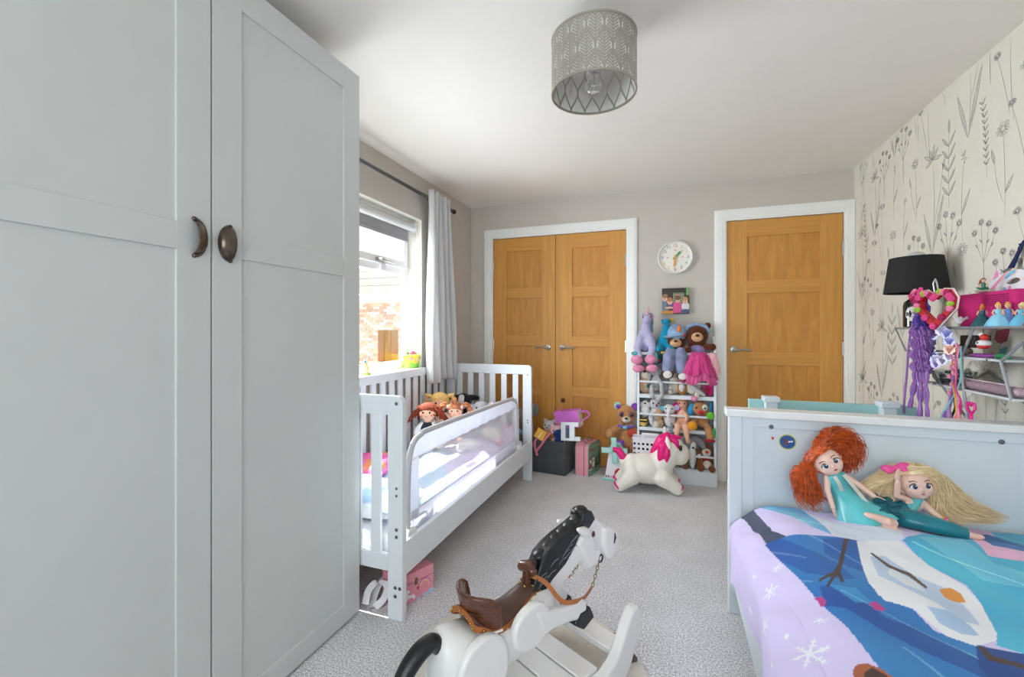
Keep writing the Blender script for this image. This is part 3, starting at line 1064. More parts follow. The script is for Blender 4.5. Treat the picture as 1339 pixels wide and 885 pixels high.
# ------------------------------------------------------------------ cot bed
cot = thing('cot_bed', 'white slatted wooden cot bed along the window wall', 'cot', (-1.42, 2.43, 0))
cx0_, cx1_, cy0_, cy1_ = -1.785, -1.028, 1.53, 3.345
PW = .072; PD = .032
def post(x0, y0, x1, y1, top, rounded=None):
    g = G()
    if rounded:
        r = .03
        arc = [(r * math.cos(t), r * math.sin(t)) for t in [i * math.pi / 12 for i in range(7)]]
        poly = [(0, 0), (x1 - x0, 0)] + [(x1 - x0 - r + a, top - r + b) for a, b in arc] + [(0, top)]
        if rounded < 0:
            poly = [(x1 - x0 - a, b) for a, b in poly]
        g.prism(poly, 0, y1 - y0, frame((x0, y1, 0), (1, 0, 0), (0, 0, 1), (0, -1, 0)))
    else:
        g.box(x0, y0, 0, x1, y1, top)
    return obj('post', g, WHITE, cot, w=True, bevel=.003)
pn = post(cx1_ - PW, cy0_, cx1_, cy0_ + PD, .925, 1)
pf = post(cx1_ - PW, cy1_ - PD, cx1_, cy1_, .918, 1)
post(cx0_, cy0_, cx0_ + PW, cy0_ + PD, .925, -1)
post(cx0_, cy1_ - PD, cx0_ + PW, cy1_, .918, -1)
for (ya, nm) in ((cy0_, 'near'), (cy1_ - PD, 'far')):
    obj('end_rail', G().box(cx0_ + PW, ya + .003, .843 if nm == 'far' else .845, cx1_ - PW, ya + PD - .003, .925 if nm == 'near' else .918), WHITE, cot, w=True, bevel=.003)
    obj('end_rail', G().box(cx0_ + PW, ya + .003, .195, cx1_ - PW, ya + PD - .003, .262), WHITE, cot, w=True, bevel=.003)
    for k in range(6):
        xc = -1.166 - .1 * k
        obj('slat', G().box(xc - .0235, ya + .009, .255, xc + .0235, ya + PD - .009, .85), WHITE, cot, w=True, bevel=.002)
bx0, bx1 = cx0_ + .002, cx0_ + .026
obj('side_rail', G().box(bx0, cy0_ + PD, .855, bx1, cy1_ - PD, .912), WHITE, cot, w=True, bevel=.003)
obj('side_rail', G().box(bx0, cy0_ + PD, .195, bx1, cy1_ - PD, .262), WHITE, cot, w=True, bevel=.003)
k = 0
yy = cy0_ + PD + .055
while yy < cy1_ - PD - .03:
    obj('slat', G().box(bx0 + .004, yy - .0235, .255, bx1 - .004, yy + .0235, .86), WHITE, cot, w=True, bevel=.002)
    yy += .099
obj('front_rail', G().box(cx1_ - .026, cy0_ + PD, .178, cx1_ - .002, cy1_ - PD, .315), WHITE, cot, w=True, bevel=.003)
for yy in [1.62 + i * .13 for i in range(13)]:
    obj('base_slat', G().box(cx0_ + .027, yy, .20, cx1_ - .027, yy + .07, .218), M('bare_pine', (196, 164, 124), rough=.7, var=.12, stretch=(2, 30, 30)), cot, w=True)
BOLT = M('steel_bolt', (120, 122, 126), rough=.35, metal=.9)
def disc(p, r, nrm, mat_, par, nm='bolt', t=.003, **kw):
    nrm = Vector(nrm)
    x = nrm.orthogonal().normalized()
    return obj(nm, G().lathe([(0, -.001), (r, -.001), (r, t * .6), (r * .7, t), (0, t)], n=14, mat=frame(p, x, nrm.cross(x), nrm)), mat_, par, w=True, **kw)
for z in (.895, .545, .515, .375, .345, .10, .135):
    disc((cx1_ - .028 if z > .3 else cx1_ - .034, cy0_, z), .0055 if z in (.545, .515) else .0075, (0, -1, 0), BOLT, pn)
disc((cx1_ - .012, cy0_, .135), .0075, (0, -1, 0), BOLT, pn)
for z in (.84, .48, .46):
    disc((cx1_ - .03, cy1_ - PD, z), .005, (0, -1, 0), BOLT, pf)
mt = obj('cot_mattress', G().box(cx0_ + .045, cy0_ + PD + .015, .2185, cx1_ - .062, cy1_ - PD - .015, .325), cloth('white_sheet', (240, 240, 243), .02), None, bevel=.03, segs=4)
tag(mt, 'white sheeted mattress lying in the slatted cot', 'mattress')

# cot duvet: pale blue, lilac and white print, rumpled
def cot_duvet():
    cols_ = []
    x0, x1, ya, yb = cx0_ + .055, cx1_ - .066, 1.86, cy1_ - .05
    nu, nv = 70, 150
    def fn(u, v):
        x, y = lerp(x0, x1, u), lerp(ya, yb, v)
        e = min(u, 1 - u, v * 2.2, (1 - v) * 2.2)
        z = .328 + .055 * min(1, e * 9) ** .5 + .012 * noise.noise((x * 7, y * 5, 1)) + .006 * noise.noise((x * 21, y * 17, 3))
        z += .075 * max(0, 1 - ((y - yb + .08) / .12) ** 2) * (0.4 + .6 * u)
        s_ = noise.noise((x * 3.1 + y * 1.7, y * 2.3, 8.2))
        d = x * 1.0 + (y - 2.6) * .5 + 1.45 + .25 * noise.noise((x * 4, y * 3, 5))
        c = (206, 192, 228)
        if d < .02: c = (170, 208, 236)
        if d < -.16: c = (236, 240, 248)
        if d < -.24: c = (150, 196, 228)
        if abs(noise.noise((x * 9 + 3, y * 7, 2))) < .05 and d < .05: c = (244, 246, 250)
        if v > .95: c = (108, 176, 206)
        if .90 < v < .95 and u > .8: c = (222, 150, 190)
        cols_.append(lin(c))
        return (x, y, max(z, .327))
    g = G().grid(fn, nu, nv)
    o = obj('cot_duvet', g, M('cot_duvet_print', vcol=True, rough=.9, bump=.2, bscale=500, var=.02), None, cols=cols_)
    s_ = o.modifiers.new('thickness', 'SOLIDIFY'); s_.thickness = .004; s_.offset = 1
    tag(o, 'rumpled pale blue and lilac printed duvet in the cot', 'duvet')
cot_duvet()
def pillow(name, label, c, size, rz, mat_, cat='pillow', tilt=0):
    g = G()
    n = 20
    def sup(u, v, s_):
        x, y = (u - .5) * 2, (v - .5) * 2
        k = (max(0, 1 - abs(x) ** 3.2) * max(0, 1 - abs(y) ** 3.2)) ** .55
        px = x * (1 - .06 * (1 - abs(y)) * abs(x)); py = y * (1 - .06 * (1 - abs(x)) * abs(y))
        wob = 1 + .15 * noise.noise((x * 2 + c[0], y * 2 + c[1], s_))
        return (px * size[0] / 2, py * size[1] / 2, s_ * k * size[2] / 2 * wob)
    g.grid(lambda u, v: sup(u, v, 1), n, n)
    g.grid(lambda u, v: sup(1 - u, v, -1), n, n)
    t = obj(name, g, mat_, None)
    t.location = c; t.rotation_euler = (math.radians(tilt), 0, rz)
    return tag(t, label, cat)
def pillow_mat(name, a, b, sc):
    m = M(name, a, rough=.9, var=.02, bump=.2, bscale=500)
    N, L = m.node_tree.nodes, m.node_tree.links
    tc = N.new('ShaderNodeTexCoord'); nz = N.new('ShaderNodeTexNoise'); nz.inputs['Scale'].default_value = sc
    rp = N.new('ShaderNodeValToRGB'); rp.color_ramp.elements[0].position = .56; rp.color_ramp.elements[1].position = .60
    rp.color_ramp.elements[0].color = lin(a); rp.color_ramp.elements[1].color = lin(b)
    L.new(tc.outputs['Object'], nz.inputs['Vector']); L.new(nz.outputs['Fac'], rp.inputs['Fac'])
    L.new(rp.outputs['Color'], N['Principled BSDF'].inputs['Base Color'])
    return m
pillow('cot_pillow', 'white pillow with pale blue print at the near end of the cot', (-1.38, 1.73, .405), (.56, .27, .15), 0, pillow_mat('pillow_print', (240, 241, 246), (176, 206, 232), 6))
pk = pillow('folded_blanket', 'bright pink patterned blanket bundled behind the cot pillow', (-1.60, 2.06, .425), (.24, .34, .12), .2, pillow_mat('pink_blanket_print', (240, 110, 176), (226, 150, 90), 9), 'blanket')

# bed guard: bent white tube, mesh window, hinges
gd = thing('bed_guard', 'white mesh bed guard rail along the open side of the cot', 'guard rail', (-1.07, 2.3, .3))
gx = -1.068
TB = M('pale_grey_tube', (206, 207, 210), rough=.35)
ctrl = [(gx, 1.632, .27), (gx, 1.628, .45), (gx, 1.640, .62), (gx, 1.672, .695), (gx, 1.74, .722), (gx, 1.86, .728), (gx, 2.86, .705), (gx, 2.99, .69), (gx, 3.06, .655), (gx, 3.085, .58), (gx, 3.095, .30)]
pts = curve_pts(ctrl, 80)
obj('guard_tube', G().tube(pts, .0125, 12), TB, gd, w=True)
NET = bpy.data.materials.new('white_net'); NET.use_nodes = True
_n, _l = NET.node_tree.nodes, NET.node_tree.links
_b = _n['Principled BSDF']; _b.inputs['Base Color'].default_value = lin((240, 240, 245)); _b.inputs['Roughness'].default_value = .8
_t = _n.new('ShaderNodeBsdfTransparent'); _m = _n.new('ShaderNodeMixShader')
_w1 = _n.new('ShaderNodeTexVoronoi'); _w1.inputs['Scale'].default_value = 420
_tc = _n.new('ShaderNodeTexCoord'); _l.new(_tc.outputs['Object'], _w1.inputs['Vector'])
_rp = _n.new('ShaderNodeMapRange'); _rp.inputs['From Min'].default_value = 0; _rp.inputs['From Max'].default_value = 1; _rp.inputs['To Min'].default_value = .22; _rp.inputs['To Max'].default_value = .48
_l.new(_w1.outputs['Distance'], _rp.inputs['Value'])
_l.new(_rp.outputs['Result'], _m.inputs['Fac']); _l.new(_t.outputs[0], _m.inputs[1]); _l.new(_b.outputs[0], _m.inputs[2])
_l.new(_m.outputs[0], _n['Material Output'].inputs['Surface'])
GF = cloth('white_guard_fabric', (244, 244, 248), .015)
_n, _l = GF.node_tree.nodes, GF.node_tree.links
_t = _n.new('ShaderNodeBsdfTranslucent'); _t.inputs['Color'].default_value = lin((240, 241, 250)); _m = _n.new('ShaderNodeMixShader'); _m.inputs['Fac'].default_value = .5
_l.new(_n['Principled BSDF'].outputs[0], _m.inputs[1]); _l.new(_t.outputs[0], _m.inputs[2]); _l.new(_m.outputs[0], _n['Material Output'].inputs['Surface'])
def strip(nm, y0, y1, za, zb, m_, wob=.0):
    """vertical cloth panel; za(y), zb(y) lower and upper edges"""
    def fn(u, v):
        y = lerp(y0, y1, u)
        return (gx + .004 * math.sin(y * 46) * wob * (1 - v), y, lerp(za(y), zb(y), v))
    o = obj(nm, G().grid(fn, 60, 8), m_, gd, w=True)
    s_ = o.modifiers.new('thickness', 'SOLIDIFY'); s_.thickness = .0012
    return o
top = lambda y: (.727 - .02 * (y - 1.8)) if 1.72 < y < 2.97 else (.69 if y > 2.9 else .70)
band = lambda y: .625 - .005 * (y - 1.8)
low = lambda y: .395 - .005 * (y - 1.7)
strip('top_band', 1.645, 3.075, band, top, GF, 1)
strip('mesh_window', 1.72, 3.02, low, lambda y: band(y) + .002, NET)
strip('side_band', 1.635, 1.722, lambda y: .36, band, GF)
strip('side_band', 3.015, 3.085, lambda y: .36, band, GF)
strip('lower_band', 1.66, 3.085, lambda y: .262 + .006 * math.sin(y * 9), low, GF, 1.6)
obj('seam_piping', G().tube([(gx - .003, 1.72, low(1.72)), (gx - .003, 3.02, low(3.02))], .003, 6), GF, gd, w=True)
for y in (1.632, 3.095):
    g = G()
    g.prism([(0, .0), (.06, 0), (.07, .02), (.07, .085), (.055, .105), (.012, .105), (0, .09)], -.014, .014, frame((gx + .012, y - .035, .235), (0, 1, 0), (0, 0, 1), (1, 0, 0)))
    hb = obj('hinge_block', g, WHITE_PLASTIC, gd, w=True, bevel=.004)
    disc((gx + .026, y - .002, .283), .006, (1, 0, 0), BOLT, hb, 'screw')
obj('strap_webbing', G().ribbon(curve_pts([(gx + .014, 1.67, .37), (gx + .014, 1.76, .36), (gx + .014, 1.775, .30), (gx + .016, 1.73, .262)], 16), .012, (0, 0, 1), .002), GF, gd, w=True)

# things under the cot
bx = thing('jewellery_box', 'pink unicorn printed box under the near corner of the cot', 'box', (-1.11, 1.70, 0), math.radians(-24))
BP = gloss('pink_paper_box', (232, 152, 168), .5)
hw, hl, hh = .060, .095, .128
obj('box_body', G().box(-hw, -hl, .0, hw, hl, .083), BP, bx, bevel=.0015)
obj('box_lid', G().box(-hw, -hl, .0855, hw, hl, hh), BP, bx, bevel=.0015)
def flat(nm, poly, M4, mat_, par, t=.0008, w=False, **k):
    return obj(nm, G().prism(poly, 0, t, M4), mat_, par, w=w, smooth=False, **k)
side = frame((hw, 0, 0), (0, 1, 0), (0, 0, 1), (1, 0, 0))
obj('brass_clasp', G().box(hw, -.006, .07, hw + .004, .008, .10), M('dull_brass', (150, 130, 100), metal=.9, rough=.4), bx, bevel=.001)
rb = [(206, 120, 200), (246, 216, 120), (240, 140, 170)]
for i, c_ in enumerate(rb):
    r0, r1 = .030 - i * .006, .036 - i * .006
    arc = [(.045 + r1 * math.cos(t), .045 + r1 * math.sin(t)) for t in [j * math.pi / 12 for j in range(13)]] + [(.045 + r0 * math.cos(t), .045 + r0 * math.sin(t)) for t in [j * math.pi / 12 for j in range(12, -1, -1)]]
    flat('rainbow_band', arc, side, M('rainbow_%s' % ['violet', 'yellow', 'rose'][i], c_, rough=.5), bx)
for a, b, r in ((.08, .012, .018), (.05, .006, .013), (-.085, .008, .014), (-.06, .004, .01), (.015, .004, .010)):
    flat('cloud_print', circle2(r, 14, (a, max(b, r * .55)), r * .55), side, M('pale_blue_print', (170, 214, 238), rough=.5), bx)
hp = [(-.07, .012), (-.064, .03), (-.06, .048), (-.05, .060), (-.04, .062), (-.03, .052), (-.034, .046), (-.042, .046), (-.03, .034), (-.012, .034), (-.004, .022), (-.006, .012), (-.014, .012), (-.018, .022), (-.04, .022), (-.046, .012)]
flat('horse_print', hp, side, M('white_print', (246, 244, 244), rough=.5), bx)
flat('mane_print', [(-.066, .05), (-.056, .066), (-.044, .066), (-.052, .056), (-.058, .038)], side, M('orange_print', (226, 130, 70), rough=.5), bx, .0012)
flat('red_print', circle2(.008, 10, (.012, .052)), side, M('red_print', (206, 50, 56), rough=.5), bx)
topm = frame((0, 0, hh), (1, 0, 0), (0, 1, 0), (0, 0, 1))
for (a, b, r, c_) in ((-.01, .03, .024, 'white_print'), (.02, .0, .018, 'orange_print'), (-.02, -.02, .018, 'red_print'), (.02, -.045, .016, 'orange_print'), (.005, .06, .014, 'pale_blue_print'), (-.005, -.005, .012, 'white_print')):
    flat('lid_flower', [(a + r * (1 + .3 * math.cos(5 * t)) * .75 * math.cos(t), b + r * (1 + .3 * math.cos(5 * t)) * .75 * math.sin(t)) for t in [i * .2094 for i in range(30)]], topm, MATS[c_], bx)
rbn = obj('white_ribbon', G().ribbon(curve_pts([(-1.225, 1.60, .03), (-1.20, 1.66, .075), (-1.15, 1.74, .06), (-1.20, 1.70, .012)], 8) and curve_pts([(-1.16, 1.80, .02), (-1.185, 1.72, .085), (-1.215, 1.64, .070), (-1.222, 1.60, .02), (-1.20, 1.565, .006), (-1.165, 1.585, .03), (-1.165, 1.62, .07), (-1.20, 1.60, .095), (-1.225, 1.57, .07), (-1.228, 1.55, .02)], 60), .030, (1, .35, .15), .0015), cloth('white_satin_ribbon', (236, 236, 240)), None)
tag(rbn, 'loose white ribbon loop on the carpet beside the wardrobe', 'ribbon')

# ------------------------------------------------------------------ single bed
bed = thing('single_bed', 'white wooden single bed with a panelled headboard', 'bed', (.75, 1.1, 0))
BW = M('bed_white_paint', (216, 226, 232), rough=.35, var=.012)
hy0, hy1 = 2.05, 2.10
hx0b, hx1b = .240, 1.245
for xx in (hx0b, hx1b - .05):
    obj('headboard_post', G().box(xx, hy0, 0, xx + .05, hy1, .835), BW, bed, w=True, bevel=.003)
obj('headboard_panel', G().box(hx0b + .05, hy0 + .014, .30, hx1b - .05, hy1 - .014, .815), BW, bed, w=True)
obj('headboard_rail', G().box(hx0b + .05, hy0 + .004, .795, hx1b - .05, hy1 - .004, .835), BW, bed, w=True, bevel=.002)
obj('headboard_stile', G().box(hx0b + .05, hy0 + .006, .30, hx0b + .095, hy1 - .006, .80), BW, bed, w=True, bevel=.002)
obj('headboard_cap', G().box(hx0b - .012, hy0 - .016, .835, hx1b + .012, hy1 + .016, .866), M('bed_cap_white', (238, 240, 240), rough=.35), bed, w=True, bevel=.004)
obj('side_rail', G().box(.262, .02, .10, .287, hy0, .30), BW, bed, w=True, bevel=.003)
obj('side_rail', G().box(1.215, .02, .10, 1.24, hy0, .30), BW, bed, w=True, bevel=.003)
for xx in (hx0b, hx1b - .05):
    obj('footboard_post', G().box(xx, -.03, 0, xx + .05, .02, .45), BW, bed, w=True, bevel=.003)
obj('footboard_panel', G().box(hx0b + .05, -.016, .1, hx1b - .05, .006, .43), BW, bed, w=True)
for p in ((.398, .800), (1.117, .795)):
    disc((p[0], hy0 + .004 if p[1] > .797 else hy0 + .004, p[1] if p[1] > .797 else .80), .009, (0, -1, 0), M('grey_screw_cap', (96, 98, 104), rough=.4), bed, 'screw_cap', .004)
mb = obj('bed_mattress', G().box(.31, .05, .14, 1.20, hy0 - .06, .44), cloth('white_sheet', (240, 240, 243)), None, bevel=.03, segs=3)
tag(mb, 'white mattress on the single bed under the printed duvet', 'mattress')
st = thing('round_sticker', 'round blue sticker with a lime rim on the headboard', 'sticker', (.458, hy0 + .014, .74))
sm_ = frame((.458, hy0 + .0138, .74), (1, 0, 0), (0, 0, 1), (0, -1, 0))
flat('rim', circle2(.031, 30), sm_, M('lime_rim', (184, 196, 60), rough=.4), st, .0006, w=True)
flat('picture', circle2(.027, 30), sm_, M('blue_sticker_print', (40, 100, 176), rough=.4, var=.2, vscale=60), st, .0010, w=True)
flat('figure_print', [(-.014, -.012), (-.008, -.004), (-.012, .004), (-.008, .016), (-.001, .015), (-.002, .004), (.003, -.002), (-.002, -.014)], sm_, M('sticker_brown', (120, 66, 50), rough=.4), st, .0014, w=True)
flat('white_print', [(.003, -.002), (.020, .001), (.019, .007), (.003, .004)], sm_, M('white_print'), st, .0014, w=True)
fl = flat('strawberry_sticker', [(-.004, .006), (.004, .006), (.005, 0), (0, -.007), (-.005, 0)], frame((.404, hy0 + .0055, .752), (1, 0, 0), (0, 0, 1), (0, -1, 0)), M('strawberry_red', (200, 50, 66), rough=.4), None, .0006)
tag(fl, 'tiny red strawberry sticker on the headboard', 'sticker')

# duvet with its printed pattern: colours follow flat outlines measured on the cloth
def inpoly(x, y, P):
    r = False
    j = len(P) - 1
    for i in range(len(P)):
        if (P[i][1] > y) != (P[j][1] > y) and x < (P[j][0] - P[i][0]) * (y - P[i][1]) / (P[j][1] - P[i][1]) + P[i][0]:
            r = not r
        j = i
    return r
PRINT = [
    ((62, 72, 96), [(0.3, 2.167), (0.334, 2.181), (0.355, 2.116), (0.348, 1.895), (0.351, 1.703), (0.39, 1.616), (0.324, 1.639), (0.309, 1.781), (0.301, 2.022)], (0.3, 0.39, 1.616, 2.181)),
    ((104, 180, 220), [(0.361, 2.179), (0.436, 2.119), (0.522, 2.007), (0.551, 1.806), (0.529, 1.654), (0.514, 1.644), (0.471, 1.709), (0.436, 1.866), (0.372, 2.046)], (0.361, 0.551, 1.644, 2.179)),
    ((216, 224, 240), [(0.522, 2.007), (0.562, 1.842), (0.629, 1.806), (0.768, 1.855), (0.712, 1.699), (0.567, 1.629), (0.509, 1.648)], (0.509, 0.768, 1.629, 2.007)),
    ((44, 122, 190), [(0.319, 1.638), (0.363, 1.636), (0.488, 1.639), (0.57, 1.638), (0.522, 1.439), (0.509, 1.328), (0.565, 1.292), (0.573, 1.221), (0.634, 1.191), (0.756, 1.189), (0.613, 0.965), (0.409, 0.935), (0.408, 1.046), (0.396, 1.184), (0.376, 1.263), (0.355, 1.407), (0.337, 1.521)], (0.319, 0.756, 0.935, 1.639)),
    ((30, 92, 168), [(0.476, 1.619), (0.574, 1.646), (0.527, 1.441), (0.489, 1.464), (0.453, 1.523)], (0.453, 0.574, 1.441, 1.646)),
    ((30, 92, 168), [(0.319, 1.638), (0.363, 1.636), (0.414, 1.544), (0.47, 1.469), (0.485, 1.392), (0.44, 1.376), (0.378, 1.411), (0.337, 1.521)], (0.319, 0.485, 1.376, 1.638)),
    ((28, 86, 160), [(0.39, 1.342), (0.446, 1.335), (0.492, 1.24), (0.534, 1.222), (0.585, 1.167), (0.62, 1.116), (0.588, 1.076), (0.515, 1.129), (0.464, 1.189), (0.417, 1.248), (0.381, 1.262)], (0.381, 0.62, 1.076, 1.342)),
    ((58, 150, 206), [(0.41, 1.344), (0.468, 1.343), (0.486, 1.291), (0.445, 1.276)], (0.41, 0.486, 1.276, 1.344)),
    ((28, 70, 140), [(0.625, 1.188), (0.756, 1.189), (0.69, 1.085), (0.589, 1.059), (0.591, 1.111)], (0.589, 0.756, 1.059, 1.189)),
    ((70, 176, 214), [(0.707, 1.694), (0.815, 1.825), (0.97, 1.912), (1.072, 1.686), (0.746, 1.173), (0.667, 1.203), (0.698, 1.266), (0.734, 1.38), (0.748, 1.465), (0.711, 1.556)], (0.667, 1.072, 1.173, 1.912)),
    ((104, 196, 224), [(0.764, 1.749), (0.918, 1.832), (0.885, 1.619), (1.004, 1.578), (0.944, 1.484), (0.801, 1.505), (0.788, 1.623)], (0.764, 1.004, 1.484, 1.832)),
    ((232, 180, 212), [(1.031, 2.139), (1.207, 2.271), (1.029, 1.893), (1.13, 1.777), (1.064, 1.673), (0.902, 1.677), (0.949, 1.837), (0.954, 1.917)], (0.902, 1.207, 1.673, 2.271)),
    ((88, 184, 216), [(1.162, 2.178), (1.521, 2.393), (1.111, 1.748), (1.026, 1.866)], (1.026, 1.521, 1.748, 2.393)),
    ((40, 110, 180), [(1.004, 1.944), (1.054, 1.971), (1.126, 1.772), (1.1, 1.73), (0.966, 1.776)], (0.966, 1.126, 1.73, 1.971)),
    ((234, 236, 242), [(0.57, 1.638), (0.646, 1.685), (0.699, 1.688), (0.711, 1.556), (0.742, 1.463), (0.734, 1.38), (0.692, 1.248), (0.675, 1.22), (0.624, 1.186), (0.587, 1.209), (0.577, 1.246), (0.567, 1.297), (0.516, 1.311), (0.509, 1.379), (0.535, 1.505)], (0.509, 0.742, 1.186, 1.688)),
    ((190, 208, 232), [(0.571, 1.545), (0.614, 1.574), (0.649, 1.485), (0.697, 1.436), (0.691, 1.337), (0.677, 1.274), (0.649, 1.272), (0.631, 1.343), (0.587, 1.396), (0.551, 1.438)], (0.551, 0.697, 1.272, 1.574)),
    ((226, 232, 240), [(0.602, 1.504), (0.634, 1.451), (0.636, 1.393), (0.598, 1.411), (0.58, 1.46)], (0.58, 0.636, 1.393, 1.504)),
    ((168, 196, 226), [(0.6, 1.314), (0.64, 1.31), (0.653, 1.257), (0.652, 1.227), (0.62, 1.223), (0.596, 1.253)], (0.596, 0.653, 1.223, 1.314)),
    ((224, 146, 62), [(0.675, 1.428), (0.706, 1.444), (0.714, 1.416), (0.704, 1.378), (0.68, 1.375), (0.668, 1.39)], (0.668, 0.714, 1.375, 1.444)),
    ((96, 74, 66), [(0.579, 1.568), (0.587, 1.578), (0.608, 1.519), (0.644, 1.495), (0.653, 1.431), (0.644, 1.419), (0.631, 1.476), (0.595, 1.499)], (0.579, 0.653, 1.419, 1.578)),
    ((70, 54, 52), [(0.537, 1.636), (0.552, 1.642), (0.507, 1.535), (0.474, 1.452), (0.461, 1.423), (0.453, 1.369), (0.444, 1.361), (0.448, 1.401), (0.407, 1.333), (0.404, 1.337), (0.432, 1.39), (0.394, 1.358), (0.396, 1.369), (0.443, 1.417), (0.47, 1.469)], (0.394, 0.552, 1.333, 1.642)),
    ((188, 64, 140), [(0.366, 1.302), (0.383, 1.303), (0.388, 1.281), (0.378, 1.261), (0.372, 1.264), (0.372, 1.283)], (0.366, 0.388, 1.261, 1.303)),
    ((188, 64, 140), [(0.476, 1.285), (0.496, 1.299), (0.504, 1.274), (0.495, 1.262), (0.48, 1.263)], (0.476, 0.504, 1.262, 1.299)),
    ((168, 92, 60), [(0.364, 1.045), (0.372, 1.057), (0.392, 1.06), (0.408, 1.046), (0.423, 1.022), (0.419, 0.988), (0.35, 0.984)], (0.35, 0.423, 0.984, 1.06)),
    ((74, 50, 44), [(0.38, 1.037), (0.398, 1.048), (0.414, 1.024), (0.407, 0.984), (0.363, 0.982)], (0.363, 0.414, 0.982, 1.048)),
    ((74, 50, 44), [(0.627, 1.186), (0.637, 1.19), (0.637, 1.159), (0.726, 1.142), (0.717, 1.127), (0.62, 1.14)], (0.62, 0.726, 1.127, 1.19))]
FLAKES = [(0.324, 1.49, 0.02), (0.276, 1.402, 0.029), (0.112, 1.526, 0.028), (0.216, 1.304, 0.027), (0.308, 1.119, 0.047), (0.356, 1.212, 0.014), (0.24, 1.515, 0.018), (0.276, 1.207, 0.007), (0.184, 1.201, 0.008), (0.04, 1.428, 0.016), (1.038, 2.078, 0.037)]
def duvet():
    x_l, x_r = .30, 1.262
    cols_ = []
    nu, nv = 500, 570
    ya, yb = .04, 2.04
    hang = .26
    L = hang + (x_r - x_l)
    xs, zs = [], []
    # arrays of print colours on the flat cloth
    U, V = np.meshgrid(np.linspace(0, 1, nu + 1), np.linspace(0, 1, nv + 1))
    def fn(u, v):
        s_ = u * L
        y = lerp(ya, yb, v)
        n1 = noise.noise((s_ * 4, y * 3.2, .3)); n2 = noise.noise((s_ * 11 + y * 4, y * 7, 4.1))
        ztop = .485 + .055 * min(1, (yb - y) * 3.2) + .014 * n1 + .006 * n2
        rad = .10
        arc = rad * math.pi / 2
        flatx = s_ - hang + 0.0
        if s_ > hang + .02:
            k = min(1, (s_ - hang - .02) / .12)
            x = x_l - .02 + (s_ - hang)
            z = ztop - .05 * (1 - k) ** 2
        else:
            t = (hang + .02 - s_) / (hang + .02)        # 0 at the edge, 1 at the hem
            x = x_l - .065 * math.sin(min(1, t * 2.2) * math.pi / 2) + .012 * math.sin(y * 9 + 1.3) * t + .006 * math.sin(y * 23) * t
            z = ztop - .05 - (hang - .035) * t ** 1.15 + .008 * n2
        if x > 1.20:
            z -= .4 * (x - 1.20)
        cx = x_l + (s_ - hang)           # where this point lies on the flat cloth
        c = (214, 202, 242)
        for cc_, P, bb in PRINT:
            if bb[0] <= cx <= bb[1] and bb[2] <= y <= bb[3] and inpoly(cx, y, P):
                c = cc_
        if c[2] > 140 and c[0] < 140:    # brushed watercolour streaks inside the blue cloth areas
            q = noise.noise((cx * 3 + y * 4, y * 1.5 - cx * 6, 2.0))
            f = 1 + .18 * q
            c = (min(255, c[0] * f + 12 * max(0, q)), min(255, c[1] * f), min(255, c[2] * (1 + .06 * q)))
            q2 = math.sin((cx * 1.0 + y * .9) * 40 + 6 * noise.noise((cx * 3, y * 3, 7)))
            if q2 > .985 and noise.noise((cx * 6, y * 6, 1)) > 0: c = (min(255, c[0] + 60), min(255, c[1] + 40), min(255, c[2] + 20))
        for fx, fy, fr in FLAKES:
            dx, dy = cx - fx, y - fy
            d = math.hypot(dx, dy)
            if d < fr:
                a = math.atan2(dy, dx)
                m_ = abs(((a / (math.pi / 3) + .5) % 1) - .5) * (math.pi / 3) * d
                arms = m_ < fr * .085 * (1.25 - d / fr)
                for kk in (.45, .72):
                    t_ = (d * math.cos(m_ / max(d, 1e-6)) - kk * fr)
                    if abs(t_ - m_ * .7) < fr * .065 and m_ < fr * .26 * (1.15 - kk): arms = True
                if arms or d < fr * .16 or fr < .011:
                    c = (232, 236, 246)
        cols_.append(lin(c))
        return (x, y, z)
    g = G().grid(fn, nu, nv)
    o = obj('printed_duvet', g, M('duvet_print', vcol=True, rough=.9, bump=.25, bscale=500, var=.02, sheen=.1), None, cols=cols_)
    tag(o, 'lilac duvet printed with blue swirls and snowflakes on the bed', 'duvet')
duvet()

# white toy cot standing behind the headboard
tc_ = thing('doll_cot', 'white toy cot with capped posts behind the headboard', 'toy cot', (.72, 2.5, 0))
TEAL = M('pale_teal_paint', (168, 214, 214), rough=.5, var=.02)
for x in (.482, .958):
    for y in (2.5, 2.76):
        p_ = obj('post', G().box(x - .026, y - .026, 0, x + .026, y + .026, .84 if y < 2.6 else .55), BW, tc_, w=True, bevel=.002)
        if y < 2.6: obj('post_cap', G().box(x - .036, y - .036, .84, x + .036, y + .036, .866), BW, p_, w=True, bevel=.004)
obj('teal_panel', G().box(.39, 2.528, .25, 1.08, 2.565, .842), TEAL, tc_, w=True, bevel=.002)
obj('teal_end', G().box(.44, 2.74, .25, 1.02, 2.76, .60), TEAL, tc_, w=True, bevel=.002)
obj('shelf_board', G().box(.45, 2.53, .2, 1.0, 2.75, .22), BW, tc_, w=True, bevel=.002)
# ------------------------------------------------------------------ round rug and rocking horse
rg = G().lathe([(0, 0), (.425, 0), (.437, .004), (.437, .010), (.425, .014), (0, .014)], (-.475, 1.41, 0), n=72)
o = obj('round_rug', rg, plush('cream_rug_pile', (236, 230, 218), 260, .06), None)
tag(o, 'round cream rug under the rocking horse', 'rug')

